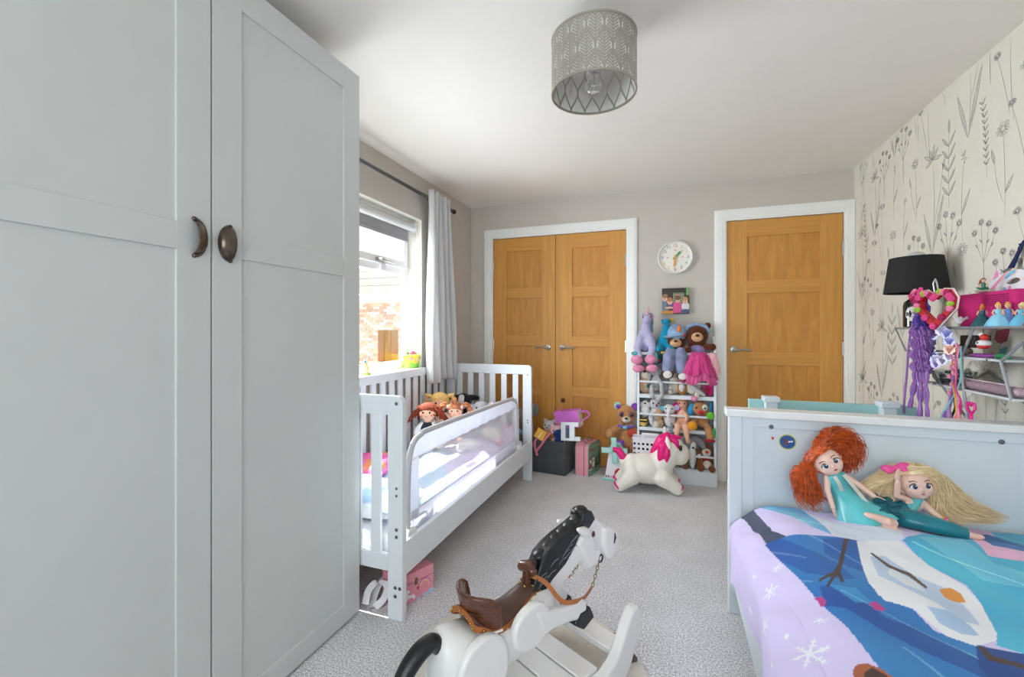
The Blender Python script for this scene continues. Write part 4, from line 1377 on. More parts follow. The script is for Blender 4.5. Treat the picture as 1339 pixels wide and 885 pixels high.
HW = gloss('horse_white_paint', (234, 233, 231), .28, .012)
HB = M('horse_black_paint', (26, 28, 32), rough=.35, var=.3, vscale=30, stretch=(1, 1, 3), bump=.25, bscale=60)
LEA = M('brown_saddle_leather', (86, 58, 46), rough=.35, var=.15, vscale=12, bump=.1, bscale=200)
MAH = M('mahogany_wood', (104, 56, 32), rough=.25, var=.3, vscale=10, stretch=(3, 3, 20), coat=.4)
TAN = M('tan_leather', (186, 112, 60), rough=.5, var=.12, vscale=40)
BRS = M('polished_brass', (190, 150, 80), rough=.25, metal=1.0)
hr = thing('rocking_horse', 'white wooden rocking horse with a black mane and brown saddle', 'rocking horse', (-.404, 1.372, .014), math.radians(-28))
# local axes: x to the horse's right, y forward, z up (heights measured from the floor, so drop the rug)
ZO = -.014
def sec(y, zb, zt, w, n=20, p=2.6):
    r = []
    zc, h = (zb + zt) / 2, (zt - zb) / 2
    for j in range(n):
        t = 2 * math.pi * j / n
        c, s_ = math.cos(t), math.sin(t)
        r.append((w * math.copysign(abs(c) ** (2 / p), c), y, zc + ZO + h * math.copysign(abs(s_) ** (2 / p), s_)))
    return r
# barrel
bd = [(-.398, .26, .33, .03), (-.388, .225, .375, .055), (-.36, .20, .392, .068), (-.30, .195, .376, .075), (-.22, .205, .350, .074), (-.14, .205, .350, .072), (-.06, .205, .372, .07), (.0, .215, .372, .066), (.035, .235, .36, .052), (.05, .26, .335, .03)]
obj('body', G().loft([sec(*b) for b in bd]), HW, hr, sub=1)
# neck and head: sawn from one board, rounded edges
neck = [(-.06, .36), (.0, .44), (.06, .475), (.12, .497), (.17, .505), (.215, .528), (.268, .518), (.296, .502), (.316, .484), (.352, .464), (.404, .428), (.410, .400), (.404, .376), (.386, .352), (.352, .330), (.318, .358), (.300, .366), (.302, .340), (.276, .330), (.245, .334), (.212, .352), (.203, .384), (.165, .372), (.127, .350), (.085, .322), (.045, .26), (-.02, .25)]
YZ = frame((0, 0, ZO), (0, 1, 0), (0, 0, 1), (1, 0, 0))
nk = obj('neck_and_head', G().prism(neck, -.028, .028, YZ), HW, hr, bevel=.013, segs=4)
chk = obj('cheek', G().prism([(.155, .455), (.185, .475), (.24, .485), (.262, .44), (.268, .392), (.30, .395), (.275, .345), (.225, .345), (.208, .38), (.19, .41)], -.040, .040, YZ), HW, nk, bevel=.012, segs=4)
obj('muzzle', G().prism([(.31, .468), (.35, .462), (.402, .427), (.408, .40), (.402, .377), (.385, .354), (.353, .333), (.322, .36), (.31, .40)], -.042, .042, YZ), HW, nk, bevel=.014, segs=4)
for sx in (1, -1):
    g = G()
    pts = [(sx * .030, .215, .475 + ZO), (sx * .042, .185, .497 + ZO), (sx * .046, .150, .515 + ZO)]
    g.tube(pts, [.020, .017, .006], 10)
    obj('ear', g, HW, nk)
    obj('eye', G().ball((sx * .041, .243, .468 + ZO), (.004, .009, .011)), M('horse_brown_eye', (90, 30, 22), rough=.15, coat=.5), nk)
    obj('pupil', G().ball((sx * .044, .244, .467 + ZO), (.002, .005, .006)), EYE, nk)
    obj('nostril', G().tube([(sx * .0425, .372, .432 + ZO), (sx * .0435, .374, .415 + ZO), (sx * .0425, .368, .394 + ZO)], [.002, .0042, .002], 8), EYE, nk)
    obj('mouth_ring', G().tube([(sx * .030 + .0 * t, .300 + .013 * math.cos(t), .357 + ZO + .013 * math.sin(t)) for t in [i * .5236 for i in range(12)]], .0032, 6, closed=True), EYE, nk)
# mane: carved crest plus locks
mane = [(-.055, .375), (-.02, .432), (.003, .468), (.044, .488), (.095, .503), (.149, .514), (.196, .527), (.200, .548), (.225, .556), (.250, .545), (.271, .512), (.235, .487), (.183, .480), (.149, .440), (.106, .405), (.044, .379), (.0, .35)]
mn = obj('mane', G().prism(mane, -.0315, .0315, YZ), HB, hr, bevel=.006, segs=2)
rl = random.Random(5)
for i in range(7):
    t = i / 6
    yy, zz = lerp(-.03, .19, t), lerp(.445, .525, t ** .8)
    obj('mane_lock', G().ball((0, yy, zz + ZO), (.022, .024, .010), rot(0, 0, 0) @ Euler((math.radians(25), 0, 0)).to_matrix(), 12, 8), HB, mn)
obj('forelock', G().ball((0, .222, .548 + ZO), (.024, .026, .016), None, 14, 8), HB, mn)
HL = M('mane_silver_strokes', (150, 156, 164), rough=.5)
for sx in (1, -1):
    g = G()
    for i in range(16):
        y0, z0_ = rl.uniform(-.01, .20), 0
        zc = lerp(.40, .50, (y0 + .02) / .24) + rl.uniform(-.025, .012)
        pts = curve_pts([(sx * .0318, y0 - .02, zc + ZO - .012), (sx * .0320, y0, zc + ZO), (sx * .0318, y0 + .022, zc + ZO + .002)], 6)
        g.tube(pts, [.0004] + [.0010] * (len(pts) - 2) + [.0004], 5)
    obj('painted_strands', g, HL, mn, stuff=True)
# tail
tp = curve_pts([(0, -.372, .335 + ZO), (0, -.40, .368 + ZO), (0, -.445, .358 + ZO), (0, -.49, .31 + ZO), (0, -.515, .22 + ZO), (0, -.51, .14 + ZO)], 30)
k = len(tp)
obj('tail', G().tube(tp, [.021 + .009 * math.sin(math.pi * i / (k - 1)) - .008 * (i / (k - 1)) for i in range(k)], 12, flat=.9, up=(0, 0, 1)), HB, hr)
# haunches and shoulders applied to the sides, legs stretched out
for sx in (1, -1):
    a, b = (.060, .088) if sx > 0 else (-.088, -.060)
    dz = 0 if sx > 0 else -.05
    obj('haunch', G().prism(circle2(.088, 28, (-.288, .275 + dz), .098), a, b, YZ), HW, hr, bevel=.010, segs=3)
    obj('hind_leg', G().prism([(-.345, .25), (-.23, .24), (-.27, .17), (-.335, .135), (-.385, .12), (-.40, .15), (-.36, .19)], a + (.004 if sx > 0 else .004), b - .004, YZ), HW, hr, bevel=.008)
    obj('shoulder', G().prism(circle2(.078, 28, (-.105, .315 + dz), .066), a, b, YZ), HW, hr, bevel=.010, segs=3)
    fy, fz = (0, 0) if sx > 0 else (.075, -.060)
    lg = obj('front_leg', G().prism([(q_[0] + fy, q_[1] + fz) for q_ in [(-.10, .36), (-.03, .335), (.02, .318), (.075, .310), (.125, .308), (.146, .285), (.140, .252), (.105, .245), (.05, .262), (-.02, .272), (-.06, .27)]], a + .0, b + .004, YZ), HW, hr, bevel=.010, segs=3)
    obj('hoof', G().prism([(q_[0] + fy, q_[1] + fz) for q_ in [(.105, .270), (.160, .268), (.182, .225), (.125, .205), (.078, .240)]], a, b + .006, YZ), HB, lg, bevel=.006)
# saddle
sp = [(-.295, .406, .050), (-.25, .376, .063), (-.19, .360, .058), (-.13, .363, .044), (-.07, .382, .032), (-.02, .386, .026)]
g = G()
rows = []
for (y, z, w) in [tuple(curve_pts(sp, 24)[i]) for i in range(len(curve_pts(sp, 24)))]:
    pass
cp_ = curve_pts([(y, z, w) for y, z, w in sp], 24)
for p in cp_:
    y, z, w = p
    rows.append([(w * math.sin(t), y, z + ZO - .030 * (1 - math.cos(t)) / 1.0 + .006) for t in [(-1.25 + 2.5 * i / 14) for i in range(15)]])
vs = [q for r in rows for q in r]
fs = [(j * 15 + i, j * 15 + i + 1, (j + 1) * 15 + i + 1, (j + 1) * 15 + i) for j in range(len(rows) - 1) for i in range(14)]
g.add(vs, fs)
sd = obj('saddle_seat', g, LEA, hr)
s_ = sd.modifiers.new('thickness', 'SOLIDIFY'); s_.thickness = .010; s_.offset = 0
edge = [Vector(r[0]) for r in rows][::-1] + [Vector(q) for q in rows[0]][1:-1] + [Vector(r[-1]) for r in rows]
cen = Vector((0, -.16, .36 + ZO))
eo = [Vector((p.x * 1.05, p.y - (.006 if p.y < -.28 else 0), p.z - .004)) for p in edge]
obj('saddle_trim', G().ribbon(eo, .016, (0, 0, 1), .005), TAN, hr)
step = 0
for i in range(0, len(eo), 2):
    p = eo[i]
    d = Vector((p.x, (p.y + .16) * (.9 if p.y < -.28 else .0), 0))
    d = d.normalized() if d.length > 1e-5 else Vector((0, -1, 0))
    obj('brass_stud', G().ball(p + d * .004, .0042, None, 8, 6), BRS, sd)
# cantle: curved mahogany board
g = G()
ri, ro = .070, .084
N_ = 22
vs, fs = [], []
for i in range(N_ + 1):
    t = math.radians(lerp(186, 354, i / N_))
    edge_k = 1 - abs(2 * i / N_ - 1) ** 5 * .30
    for r, zz in ((ro - .002, .372), (ro + .010, .372 + .098 * edge_k), (ri + .010, .374 + .098 * edge_k), (ri - .002, .376)):
        y = -.208 + r * .95 * math.sin(t) - (.010 if zz > .42 else 0)
        vs.append((r * .92 * math.cos(t), y, zz - .010 + ZO))
for i in range(N_):
    a, b = i * 4, i * 4 + 4
    fs += [(a + j, b + j, b + (j + 1) % 4, a + (j + 1) % 4) for j in range(4)]
fs += [(0, 1, 2, 3), tuple(reversed([N_ * 4 + j for j in range(4)]))]
ct = obj('cantle', G().add(vs, fs), MAH, hr, bevel=.005, segs=3)
obj('cantle_piping', G().tube([(v[0] * 1.03, v[1] - .003, v[2] - .004) for v in vs[0::4]], .0034, 6), gloss('white_piping', (236, 232, 226), .5), ct)
# pommel
obj('pommel', G().tube([(0, -.050, .372 + ZO), (0, -.050, .428 + ZO)], [.018, .013], 14), MAH, hr)
obj('pommel_grip', G().limb([(-.022, -.048, .436 + ZO), (0, -.044, .441 + ZO), (.022, -.048, .436 + ZO)], [.017, .020, .017], 14), MAH, hr)
for i in range(6):
    t = i * 1.047
    obj('brass_stud', G().ball((.026 * math.cos(t), -.05 + .024 * math.sin(t), .392 + ZO), .0045, None, 8, 6), BRS, hr)
# reins and chain
for sx in (1, -1):
    rp = curve_pts([(sx * .016, -.045, .420 + ZO), (sx * .045, -.01, .395 + ZO), (sx * .076, .03, .335 + ZO), (sx * .088, .075, .318 + ZO), (sx * .080, .14, .300 + ZO), (sx * .050, .222, .290 + ZO)], 26)
    obj('rein', G().ribbon(rp, .014, (0, .2, 1), .003), TAN, hr)
    a, b = Vector((sx * .049, .226, .290 + ZO)), Vector((sx * .034, .286, .350 + ZO))
    nlk = 6
    for i in range(nlk):
        c = a.lerp(b, (i + .5) / nlk); d = (b - a).normalized()
        u = d.orthogonal().normalized() if i % 2 else d.cross(d.orthogonal()).normalized()
        obj('chain_link', G().tube([c + d * .009 * math.cos(t) + u * .0045 * math.sin(t) for t in [j * .6283 for j in range(10)]], .0016, 5, closed=True), M('dull_brass', (150, 130, 100), metal=.9, rough=.4), hr)
# base: two shaped runners, slats, cross boards
run = [(-.44, .02), (-.30, .0), (.10, .0), (.20, .012), (.255, .06), (.30, .14), (.325, .195), (.322, .225), (.298, .247), (.268, .243), (.235, .205), (.20, .155), (.165, .118), (.12, .10), (-.36, .10), (-.43, .15), (-.47, .15), (-.48, .11)]
RY = frame((0, 0, 0), (0, 1, 0), (0, 0, 1), (1, 0, 0))
for sx in (1, -1):
    x0, x1 = (.152, .190) if sx > 0 else (-.190, -.152)
    obj('runner', G().prism(run, x0, x1, RY), HW, hr, bevel=.010, segs=3)
for ya in (.040, -.046, -.132, -.218, -.304, -.39):
    obj('platform_slat', G().box(-.151, ya, .085, .151, ya + .078, .107), HW, hr, bevel=.003)
obj('foot_board', G().box(-.151, .212, .085, .151, .290, .107), HW, hr, bevel=.004)
for sx in (1, -1):
    obj('support_post', G().box(sx * .03 - .012, -.215, .107, sx * .03 + .012, -.185, .26), HW, hr, bevel=.003)
    obj('support_post', G().box(sx * .05 - .014, -.31, .107, sx * .05 + .014, -.27, .24), HW, hr, bevel=.003)
wa = obj('wooden_pencil', G().tube([(-.01, 1.63, .022), (.055, 1.545, .022)], .012, 6), M('pale_wood_stick', (206, 140, 78), rough=.6), None)
wa.data.transform(Matrix.Translation((-.19, .085, 0)))
tp_ = obj('grey_tip', G().tube([(-.135, 1.63, .022), (-.118, 1.608, .022)], .017, 10), M('mauve_grey_tip', (110, 92, 92), rough=.8), wa)
tag(wa, 'wooden stick with a grey tip on the rug under the rocking horse', 'stick')
# ------------------------------------------------------------------ soft toy kit
def soft(name, label, cat, loc, rz, s, body, mat_, parts, group=None, vox=None, tilt=None):
    """one soft toy: a continuous body grown from rounded volumes, then parts of their own.
    volumes: ('b', centre, radii[, rotation]) or ('t', points, radii); units are multiples of s; the toy faces -y"""
    t = thing(name, label, cat, loc, rz, group)
    if tilt:
        t.rotation_euler = (math.radians(tilt[0]), math.radians(tilt[1]), rz)
    def build(vols):
        g = G()
        for v in vols:
            if v[0] == 'b':
                r = v[2] if hasattr(v[2], '__len__') else (v[2],) * 3
                g.ball([c * s for c in v[1]], [q * s for q in r], v[3] if len(v) > 3 else None, 14, 9)
            elif v[0] == 't':
                rr = v[2] if hasattr(v[2], '__len__') else [v[2]] * len(v[1])
                g.limb([[c * s for c in p] for p in v[1]], [q * s for q in rr], 10)
            elif v[0] == 'f':      # flat disc-like pad with thickness: centre, normal, radius, thickness
                n_ = Vector(v[2]).normalized(); x = n_.orthogonal().normalized()
                g.prism(circle2(v[3] * s, 16, (0, 0), (v[5] if len(v) > 5 else v[3]) * s), 0, v[4] * s, frame([c * s for c in v[1]], x, n_.cross(x), n_))
        return g
    obj('body', build(body), mat_, t, voxel=(vox or s * .028))
    for p in parts:
        nm, m_, vols = p[:3]
        obj(nm, build(vols), m_, t, voxel=(vox or s * .02) if (len(vols) > 1 and len(p) > 3) else 0, label=None)
    return t


BRN = plush('brown_bear_fur', (96, 46, 22))
TANF = plush('tan_bear_fur', (196, 140, 92))
CRM = plush('cream_plush', (232, 224, 208))
LGR = plush('light_grey_plush', (196, 196, 198))
MGR = plush('mid_grey_plush', (150, 152, 156))
WPL = plush('white_plush', (238, 236, 234))
BLK = plush('black_plush', (26, 26, 30))
PNK = plush('pink_plush', (238, 150, 186))
HOT = plush('hot_pink_plush', (222, 30, 130))
LIL = plush('lilac_plush', (196, 190, 226))
TUR = plush('turquoise_plush', (20, 150, 186))
PCH = M('peach_vinyl', (236, 180, 150), rough=.5, var=.04)
SKIN = cloth('doll_cloth_skin', (244, 196, 166), .03)
NOSE = M('dark_brown_nose', (60, 32, 24), rough=.4)
MUZ = plush('tan_muzzle_plush', (226, 176, 130))
PURP = plush('purple_plush', (140, 70, 176))
MINT = gloss('mint_plastic', (150, 216, 206), .4)


def bear(name, label, loc, rz, s, fur, muz, ears='same', paws=None, group=None, extra=(), legs_hang=False, tilt=None, cat='soft toy', eye=EYE, earpos=None, body_on=True):
    body = [('b', (0, 0, .80), (.215, .19, .20)), ('b', (0, .0, .38), (.20, .17, .25))]
    body += [('t', [(sx * .15, 0, .53), (sx * .25, -.05, .42), (sx * .29, -.12, .33)], [.075, .07, .08]) for sx in (1, -1)]
    if legs_hang:
        body += [('t', [(sx * .11, -.08, .20), (sx * .13, -.28, .16), (sx * .14, -.34, -.06)], [.09, .085, .085]) for sx in (1, -1)]
    else:
        body += [('t', [(sx * .12, -.04, .16), (sx * .19, -.26, .11), (sx * .21, -.33, .14)], [.095, .09, .105]) for sx in (1, -1)]
    em = fur
    parts = []
    ev = [('b', (sx * .165, .02, .97), (.075, .045, .075)) for sx in (1, -1)]
    if ears == 'same':
        body += ev
    else:
        parts += [('ear', ears[0], [ev[0]]), ('ear', ears[1], [ev[1]])]
    parts += [('muzzle', muz, [('b', (0, -.165, .755), (.105, .075, .08))]), ('nose', NOSE, [('b', (0, -.235, .79), (.035, .022, .025))]),
              ('eye', eye, [('b', (-.085, -.165, .845), (.022, .016, .024))]), ('eye', eye, [('b', (.085, -.165, .845), (.022, .016, .024))])]
    if paws:
        for sx in (1, -1):
            if legs_hang:
                parts.append(('foot_pad', paws, [('b', (sx * .14, -.40, -.10), (.085, .05, .085))]))
            else:
                parts.append(('foot_pad', paws, [('b', (sx * .21, -.41, .14), (.08, .03, .08))]))
    parts += list(extra)
    return soft(name, label, cat, loc, rz, s, body, fur, parts, group, tilt=tilt)


# ------------------------------------------------------------------ toy rack
rk = thing('toy_rack', 'white tiered wooden rack full of soft toys against the wall', 'shelf', (.05, 3.75, 0))
rx0, rx1, ry0, ry1 = -.240, .344, 3.655, 3.832
for xx in (rx0, rx1 - .018):
    g = G()
    g.prism([(ry0, 0.0), (ry1 - .018, 0.0), (ry1 - .018, 1.15), (ry1 - .06, 1.13), (ry0 + .01, 1.03), (ry0, 1.01)], xx, xx + .018, frame((0, 0, 0), (0, 1, 0), (0, 0, 1), (1, 0, 0)))
    obj('side_panel', g, WHITE, rk, w=True, bevel=.002)
obj('back_panel', G().box(rx0 + .018, ry1 - .026, .04, rx1 - .018, ry1 - .018, 1.06), M('grey_back_panel', (196, 197, 202), rough=.6), rk, w=True)
obj('plinth', G().box(rx0 - .002, ry0 - .02, 0, rx1 + .004, ry0, .112), WHITE, rk, w=True, bevel=.004)
for z, h in ((.100, .018), (.394, .026), (.655, .030), (1.000, .022)):
    obj('shelf', G().box(rx0 + .018, ry0, z, rx1 - .018, ry1 - .026, z + h), WHITE, rk, w=True, bevel=.002)
for z in (.212, .517, .777):
    obj('front_rail', G().box(rx0 + .018, ry0 + .0, z, rx1 - .018, ry0 + .012, z + .016), WHITE, rk, w=True, bevel=.004)

T1, T2, T3, T0 = .685, .420, .118, 1.022
yr = 3.745
GRP = 'soft toys on the white rack'
# top tier
lil_unicorn = soft('toy_unicorn', 'lilac plush unicorn with a pink horn on top of the rack', 'soft toy', (-.180, 3.725, T0), 0, .36,
     [('b', (0, 0, .28), (.185, .15, .28)), ('t', [(0, 0, .45), (.02, -.02, .62), (.05, -.04, .74)], [.125, .10, .10]), ('b', (.045, -.10, .745), (.105, .15, .10)), ('b', (.03, -.18, .70), (.075, .085, .065)),
      ('t', [(-.10, -.08, .30), (-.17, -.20, .08), (-.12, -.28, -.08)], [.10, .085, .075]), ('t', [(.10, -.08, .30), (.16, -.2, .08), (.12, -.28, -.08)], [.10, .085, .075])], LIL,
     [('horn', PNK, [('t', [(.06, -.06, .84), (.075, -.065, 1.0)], [.028, .008])]),
      ('ear', PNK, [('b', (.155, -.02, .80), (.028, .022, .055))]), ('ear', LIL, [('b', (-.06, -.02, .82), (.03, .022, .055))]),
      ('mane', plush('teal_grey_mane', (120, 160, 172)), [('b', (.10, .08, .80), (.08, .06, .09)), ('b', (.12, .09, .66), (.06, .06, .10)), ('b', (.12, .09, .5), (.055, .06, .11))], 1),
      ('eye', EYE, [('b', (.125, -.16, .78), (.016, .02, .022))]), ('eye', EYE, [('b', (-.045, -.17, .78), (.016, .02, .022))]),
      ('hoof', PNK, [('b', (-.165, -.33, -.17), (.125, .10, .105))]), ('hoof', PNK, [('b', (.13, -.33, -.15), (.125, .10, .105))]),
      ('hoof', PNK, [('b', (-.13, -.33, -.36), (.125, .10, .09))]), ('hoof', PNK, [('b', (.16, -.33, -.345), (.125, .10, .09))]),
      ('fringe', plush('teal_fringe', (90, 180, 176)), [('b', (-.20, -.29, -.03), (.10, .06, .05)), ('b', (.24, -.26, -.14), (.05, .05, .13))], 1)], GRP)
soft('toy_dinosaur', 'turquoise long-necked plush dinosaur on top of the rack', 'soft toy', (-.028, 3.735, T0), 0, .26,
     [('b', (0, 0, .24), (.27, .2, .26)), ('t', [(-.02, 0, .35), (.03, 0, .62), (.05, -.02, .85)], [.2, .13, .12]), ('b', (.03, -.12, .93), (.15, .2, .11)),
      ('t', [(-.14, -.12, .18), (-.2, -.3, .08)], [.11, .11]), ('t', [(.14, -.12, .18), (.18, -.3, .08)], [.11, .11]), ('b', (.13, -.1, .35), (.1, .1, .1))], TUR,
     [('eye', EYE, [('b', (.13, -.25, .98), (.02, .02, .025))]), ('eye', EYE, [('b', (-.08, -.25, .98), (.02, .02, .025))]),
      ('crest', plush('yellow_plush', (240, 200, 60)), [('b', (.20, .0, .99), (.07, .06, .06))])], GRP)
# small dark figure between unicorn and dinosaur
soft('toy_bird', 'small dark patterned plush bird below the turquoise dinosaur', 'soft toy', (-.072, 3.652, .93), 0, .12,
     [('b', (0, 0, .3), (.25, .2, .3)), ('b', (.05, -.03, .72), (.22, .2, .2))], plush('dark_teal_plush', (40, 70, 80)),
     [('beak', plush('yellow_plush', (240, 200, 60)), [('t', [(.15, -.15, .75), (.32, -.2, .8)], [.08, .03])]), ('breast', plush('red_plush', (170, 30, 50)), [('b', (-.05, -.16, .25), (.12, .08, .12))])], GRP)
# bears with caps
capm = cloth('pale_blue_cap_print', (150, 180, 214), .2)
b1 = soft('toy_bear', 'brown plush bear in a pale blue cap and lavender trousers on the rack top', 'soft toy', (.052, 3.735, T0), 0, .30,
     [('b', (0, -.02, .30), (.27, .24, .24)), ('b', (0, .02, .06), (.25, .2, .16)), ('b', (-.22, .02, .52), (.09, .06, .09)), ('t', [(.14, -.05, .1), (.27, -.18, .1), (.30, -.28, .08)], [.09, .09, .09])], BRN,
     [('muzzle', MUZ, [('b', (0, -.235, .25), (.145, .09, .11))]), ('nose', NOSE, [('b', (0, -.32, .30), (.05, .03, .035))]), ('eye', EYE, [('b', (-.10, -.235, .36), (.025, .02, .028))]), ('eye', EYE, [('b', (.12, -.235, .36), (.025, .02, .028))]),
      ('cap', capm, [('b', (.03, -.05, .50), (.25, .24, .26)), ('b', (-.05, -.22, .44), (.27, .13, .05), rot(0, -8, 0))], 1),
      ('cap_patch', M('orange_print', (226, 130, 70), rough=.5), [('b', (.08, -.26, .62), (.06, .04, .10))]),
      ('cap_patch', M('red_print', (206, 50, 56), rough=.5), [('b', (.20, -.20, .46), (.05, .05, .05))]),
      ('trousers', cloth('lavender_satin', (150, 158, 192), .2), [('t', [(-.12, -.24, .0), (-.16, -.34, -.10), (-.20, -.36, -.42)], [.15, .16, .15]), ('t', [(.12, -.24, .0), (.14, -.34, -.1), (.14, -.36, -.46)], [.15, .16, .14])], 1),
      ('foot', BRN, [('b', (-.20, -.40, -.56), (.15, .12, .13))]), ('foot', BRN, [('b', (.16, -.40, -.60), (.14, .12, .12))]),
      ('foot_pad', WPL, [('b', (-.20, -.50, -.56), (.11, .035, .10))]), ('foot_pad', WPL, [('b', (.16, -.50, -.60), (.105, .035, .09))])], GRP)
TULLE = M('pink_tulle', (234, 96, 160), rough=.8, var=.2, vscale=20, stretch=(6, 6, 1), sheen=.3)
TULL2 = M('pale_pink_tulle', (246, 186, 192), rough=.8, var=.1, vscale=20, stretch=(6, 6, 1))
b2 = soft('toy_bear', 'brown plush bear in a pink tulle skirt and lilac top on the rack top', 'soft toy', (.208, 3.735, T0), 0, .32,
     [('b', (0, -.02, .42), (.27, .23, .26)), ('b', (0, .02, .10), (.2, .17, .2)), ('b', (.25, .02, .66), (.085, .05, .09)), ('t', [(.12, -.06, .14), (.25, -.12, .14), (.34, -.16, .14)], [.08, .09, .095]), ('t', [(-.12, -.06, .14), (-.22, -.1, .1)], [.08, .09])], BRN,
     [('muzzle', MUZ, [('b', (0, -.23, .38), (.135, .09, .115))]), ('nose', NOSE, [('b', (0, -.315, .42), (.05, .03, .035))]), ('eye', EYE, [('b', (-.11, -.22, .49), (.025, .02, .028))]), ('eye', EYE, [('b', (.11, -.22, .49), (.025, .02, .028))]),
      ('hair_band', capm, [('t', [(-.28, -.04, .5), (-.2, -.05, .64), (0, -.06, .70), (.2, -.05, .64), (.27, -.04, .52)], [.05, .055, .04, .05, .045])]),
      ('top', cloth('lilac_knit', (166, 150, 206), .2), [('b', (0, -.05, .08), (.21, .19, .12))]),
      ('foot', PNK, [('b', (.17, -.40, -.42), (.11, .09, .10))])], GRP)
def tulle(par, cx, cy, zt, zb, rt, rb_, m_, wv, a0=0, a1=2 * math.pi, seed=0):
    g = G()
    def fn(u, v):
        a = lerp(a0, a1, u)
        r = lerp(rt, rb_, v ** .8) * (1 + .14 * v * math.sin(a * wv + seed) + .06 * v * math.sin(a * (wv * 2 + 3) + seed))
        z = lerp(zt, zb, v) + (.02 * v * math.sin(a * 5 + seed * 2))
        return (cx + r * math.cos(a), cy + r * .62 * math.sin(a), z)
    g.grid(fn, 90, 10)
    o = obj('skirt', g, m_, par, w=True)
    s__ = o.modifiers.new('thickness', 'SOLIDIFY'); s__.thickness = .0015
    return o
tulle(b2, .215, 3.615, T0 + .01, .80, .05, .122, TULLE, 11, math.pi, 2 * math.pi, 1)
tulle(b2, .215, 3.610, T0 + .005, .86, .05, .115, M('deep_pink_tulle', (220, 66, 140), rough=.8, var=.2, vscale=20, stretch=(6, 6, 1)), 9, math.pi * 1.05, 1.95 * math.pi, 4)
tulle(b2, .315, 3.620, T0 + .005, .87, .02, .05, TULL2, 7, math.pi, 2 * math.pi, 2)

# first tier
G1 = GRP
soft('toy_hedgehog', 'beige plush hedgehog with a brown nose at the rack end', 'soft toy', (-.180, yr - .01, T1), 0, .21,
     [('b', (0, 0, .36), (.30, .26, .38)), ('b', (0, -.04, .80), (.27, .24, .24)), ('b', (-.17, 0, 1.0), (.08, .06, .08)), ('b', (.17, 0, 1.0), (.08, .06, .08))], plush('beige_plush', (226, 190, 158)),
     [('face', CRM, [('b', (0, -.19, .74), (.19, .12, .17))]), ('nose', NOSE, [('b', (-.02, -.31, .86), (.075, .04, .05))]), ('eye', EYE, [('b', (-.13, -.25, .87), (.03, .025, .03))]), ('eye', EYE, [('b', (.13, -.25, .87), (.03, .025, .03))]),
      ('badge', plush('green_badge', (50, 120, 110)), [('f', (.14, -.245, .30), (.3, -1, 0), .09, .02)])], G1)
soft('toy_bunny', 'pale grey plush bunny with long legs hanging over the rail', 'soft toy', (-.098, yr - .02, T1), 0, .22,
     [('b', (0, 0, .42), (.18, .16, .34)), ('b', (.02, -.06, .83), (.2, .2, .19)), ('t', [(-.1, -.05, .9), (-.24, -.12, .72), (-.23, -.16, .55)], [.07, .09, .07]), ('t', [(.06, -.12, .62), (.20, -.40, .40), (.22, -.44, .0), (.10, -.45, -.14)], [.08, .075, .075, .095]),
      ('t', [(-.1, -.1, .3), (-.14, -.40, .28), (-.12, -.42, -.06)], [.08, .075, .085])], LGR,
     [('nose', PNK, [('b', (-.02, -.26, .82), (.03, .02, .02))]), ('eye', EYE, [('b', (.10, -.22, .88), (.022, .02, .024))]), ('eye', EYE, [('b', (-.08, -.23, .88), (.022, .02, .024))])], G1)
soft('toy_elephant', 'small mid grey plush elephant behind the first rail', 'soft toy', (-.022, yr + .01, T1), 0, .20,
     [('b', (0, 0, .3), (.25, .2, .3)), ('b', (0, -.05, .66), (.22, .2, .2)), ('t', [(0, -.22, .62), (.02, -.32, .45), (.02, -.3, .3)], [.08, .06, .05]), ('b', (-.22, 0, .7), (.12, .05, .15)), ('b', (.22, 0, .7), (.12, .05, .15))], MGR,
     [('eye', EYE, [('b', (.1, -.22, .72), (.022, .02, .024))]), ('eye', EYE, [('b', (-.1, -.22, .72), (.022, .02, .024))])], G1)
soft('toy_lamb', 'cream plush lamb beside the ginger cat on the first tier', 'soft toy', (.040, yr - .01, T1), 0, .20,
     [('b', (0, 0, .30), (.25, .22, .30)), ('b', (0, -.06, .68), (.21, .2, .19)), ('b', (-.22, -.02, .66), (.09, .05, .06)), ('b', (.22, -.02, .66), (.09, .05, .06)), ('t', [(-.1, -.15, .15), (-.14, -.32, .12)], [.09, .1])], CRM,
     [('eye', EYE, [('b', (.08, -.245, .73), (.022, .02, .024))]), ('eye', EYE, [('b', (-.08, -.245, .73), (.022, .02, .024))]), ('nose', PNK, [('b', (0, -.265, .66), (.03, .02, .02))])], G1)
soft('toy_cat', 'ginger and white plush cat in the middle of the first tier', 'soft toy', (.098, yr - .02, T1), 0, .19,
     [('b', (0, 0, .32), (.23, .22, .32)), ('b', (0, -.06, .74), (.22, .2, .2)), ('t', [(-.13, 0, .86), (-.16, 0, 1.0)], [.08, .03]), ('t', [(.13, 0, .86), (.16, 0, 1.0)], [.08, .03])], plush('ginger_plush', (206, 140, 70)),
     [('bib', WPL, [('b', (0, -.19, .34), (.12, .09, .2))]), ('muzzle', WPL, [('b', (0, -.23, .68), (.09, .07, .07))]), ('eye', EYE, [('b', (.09, -.24, .79), (.024, .02, .026))]), ('eye', EYE, [('b', (-.09, -.24, .79), (.024, .02, .026))])], G1)
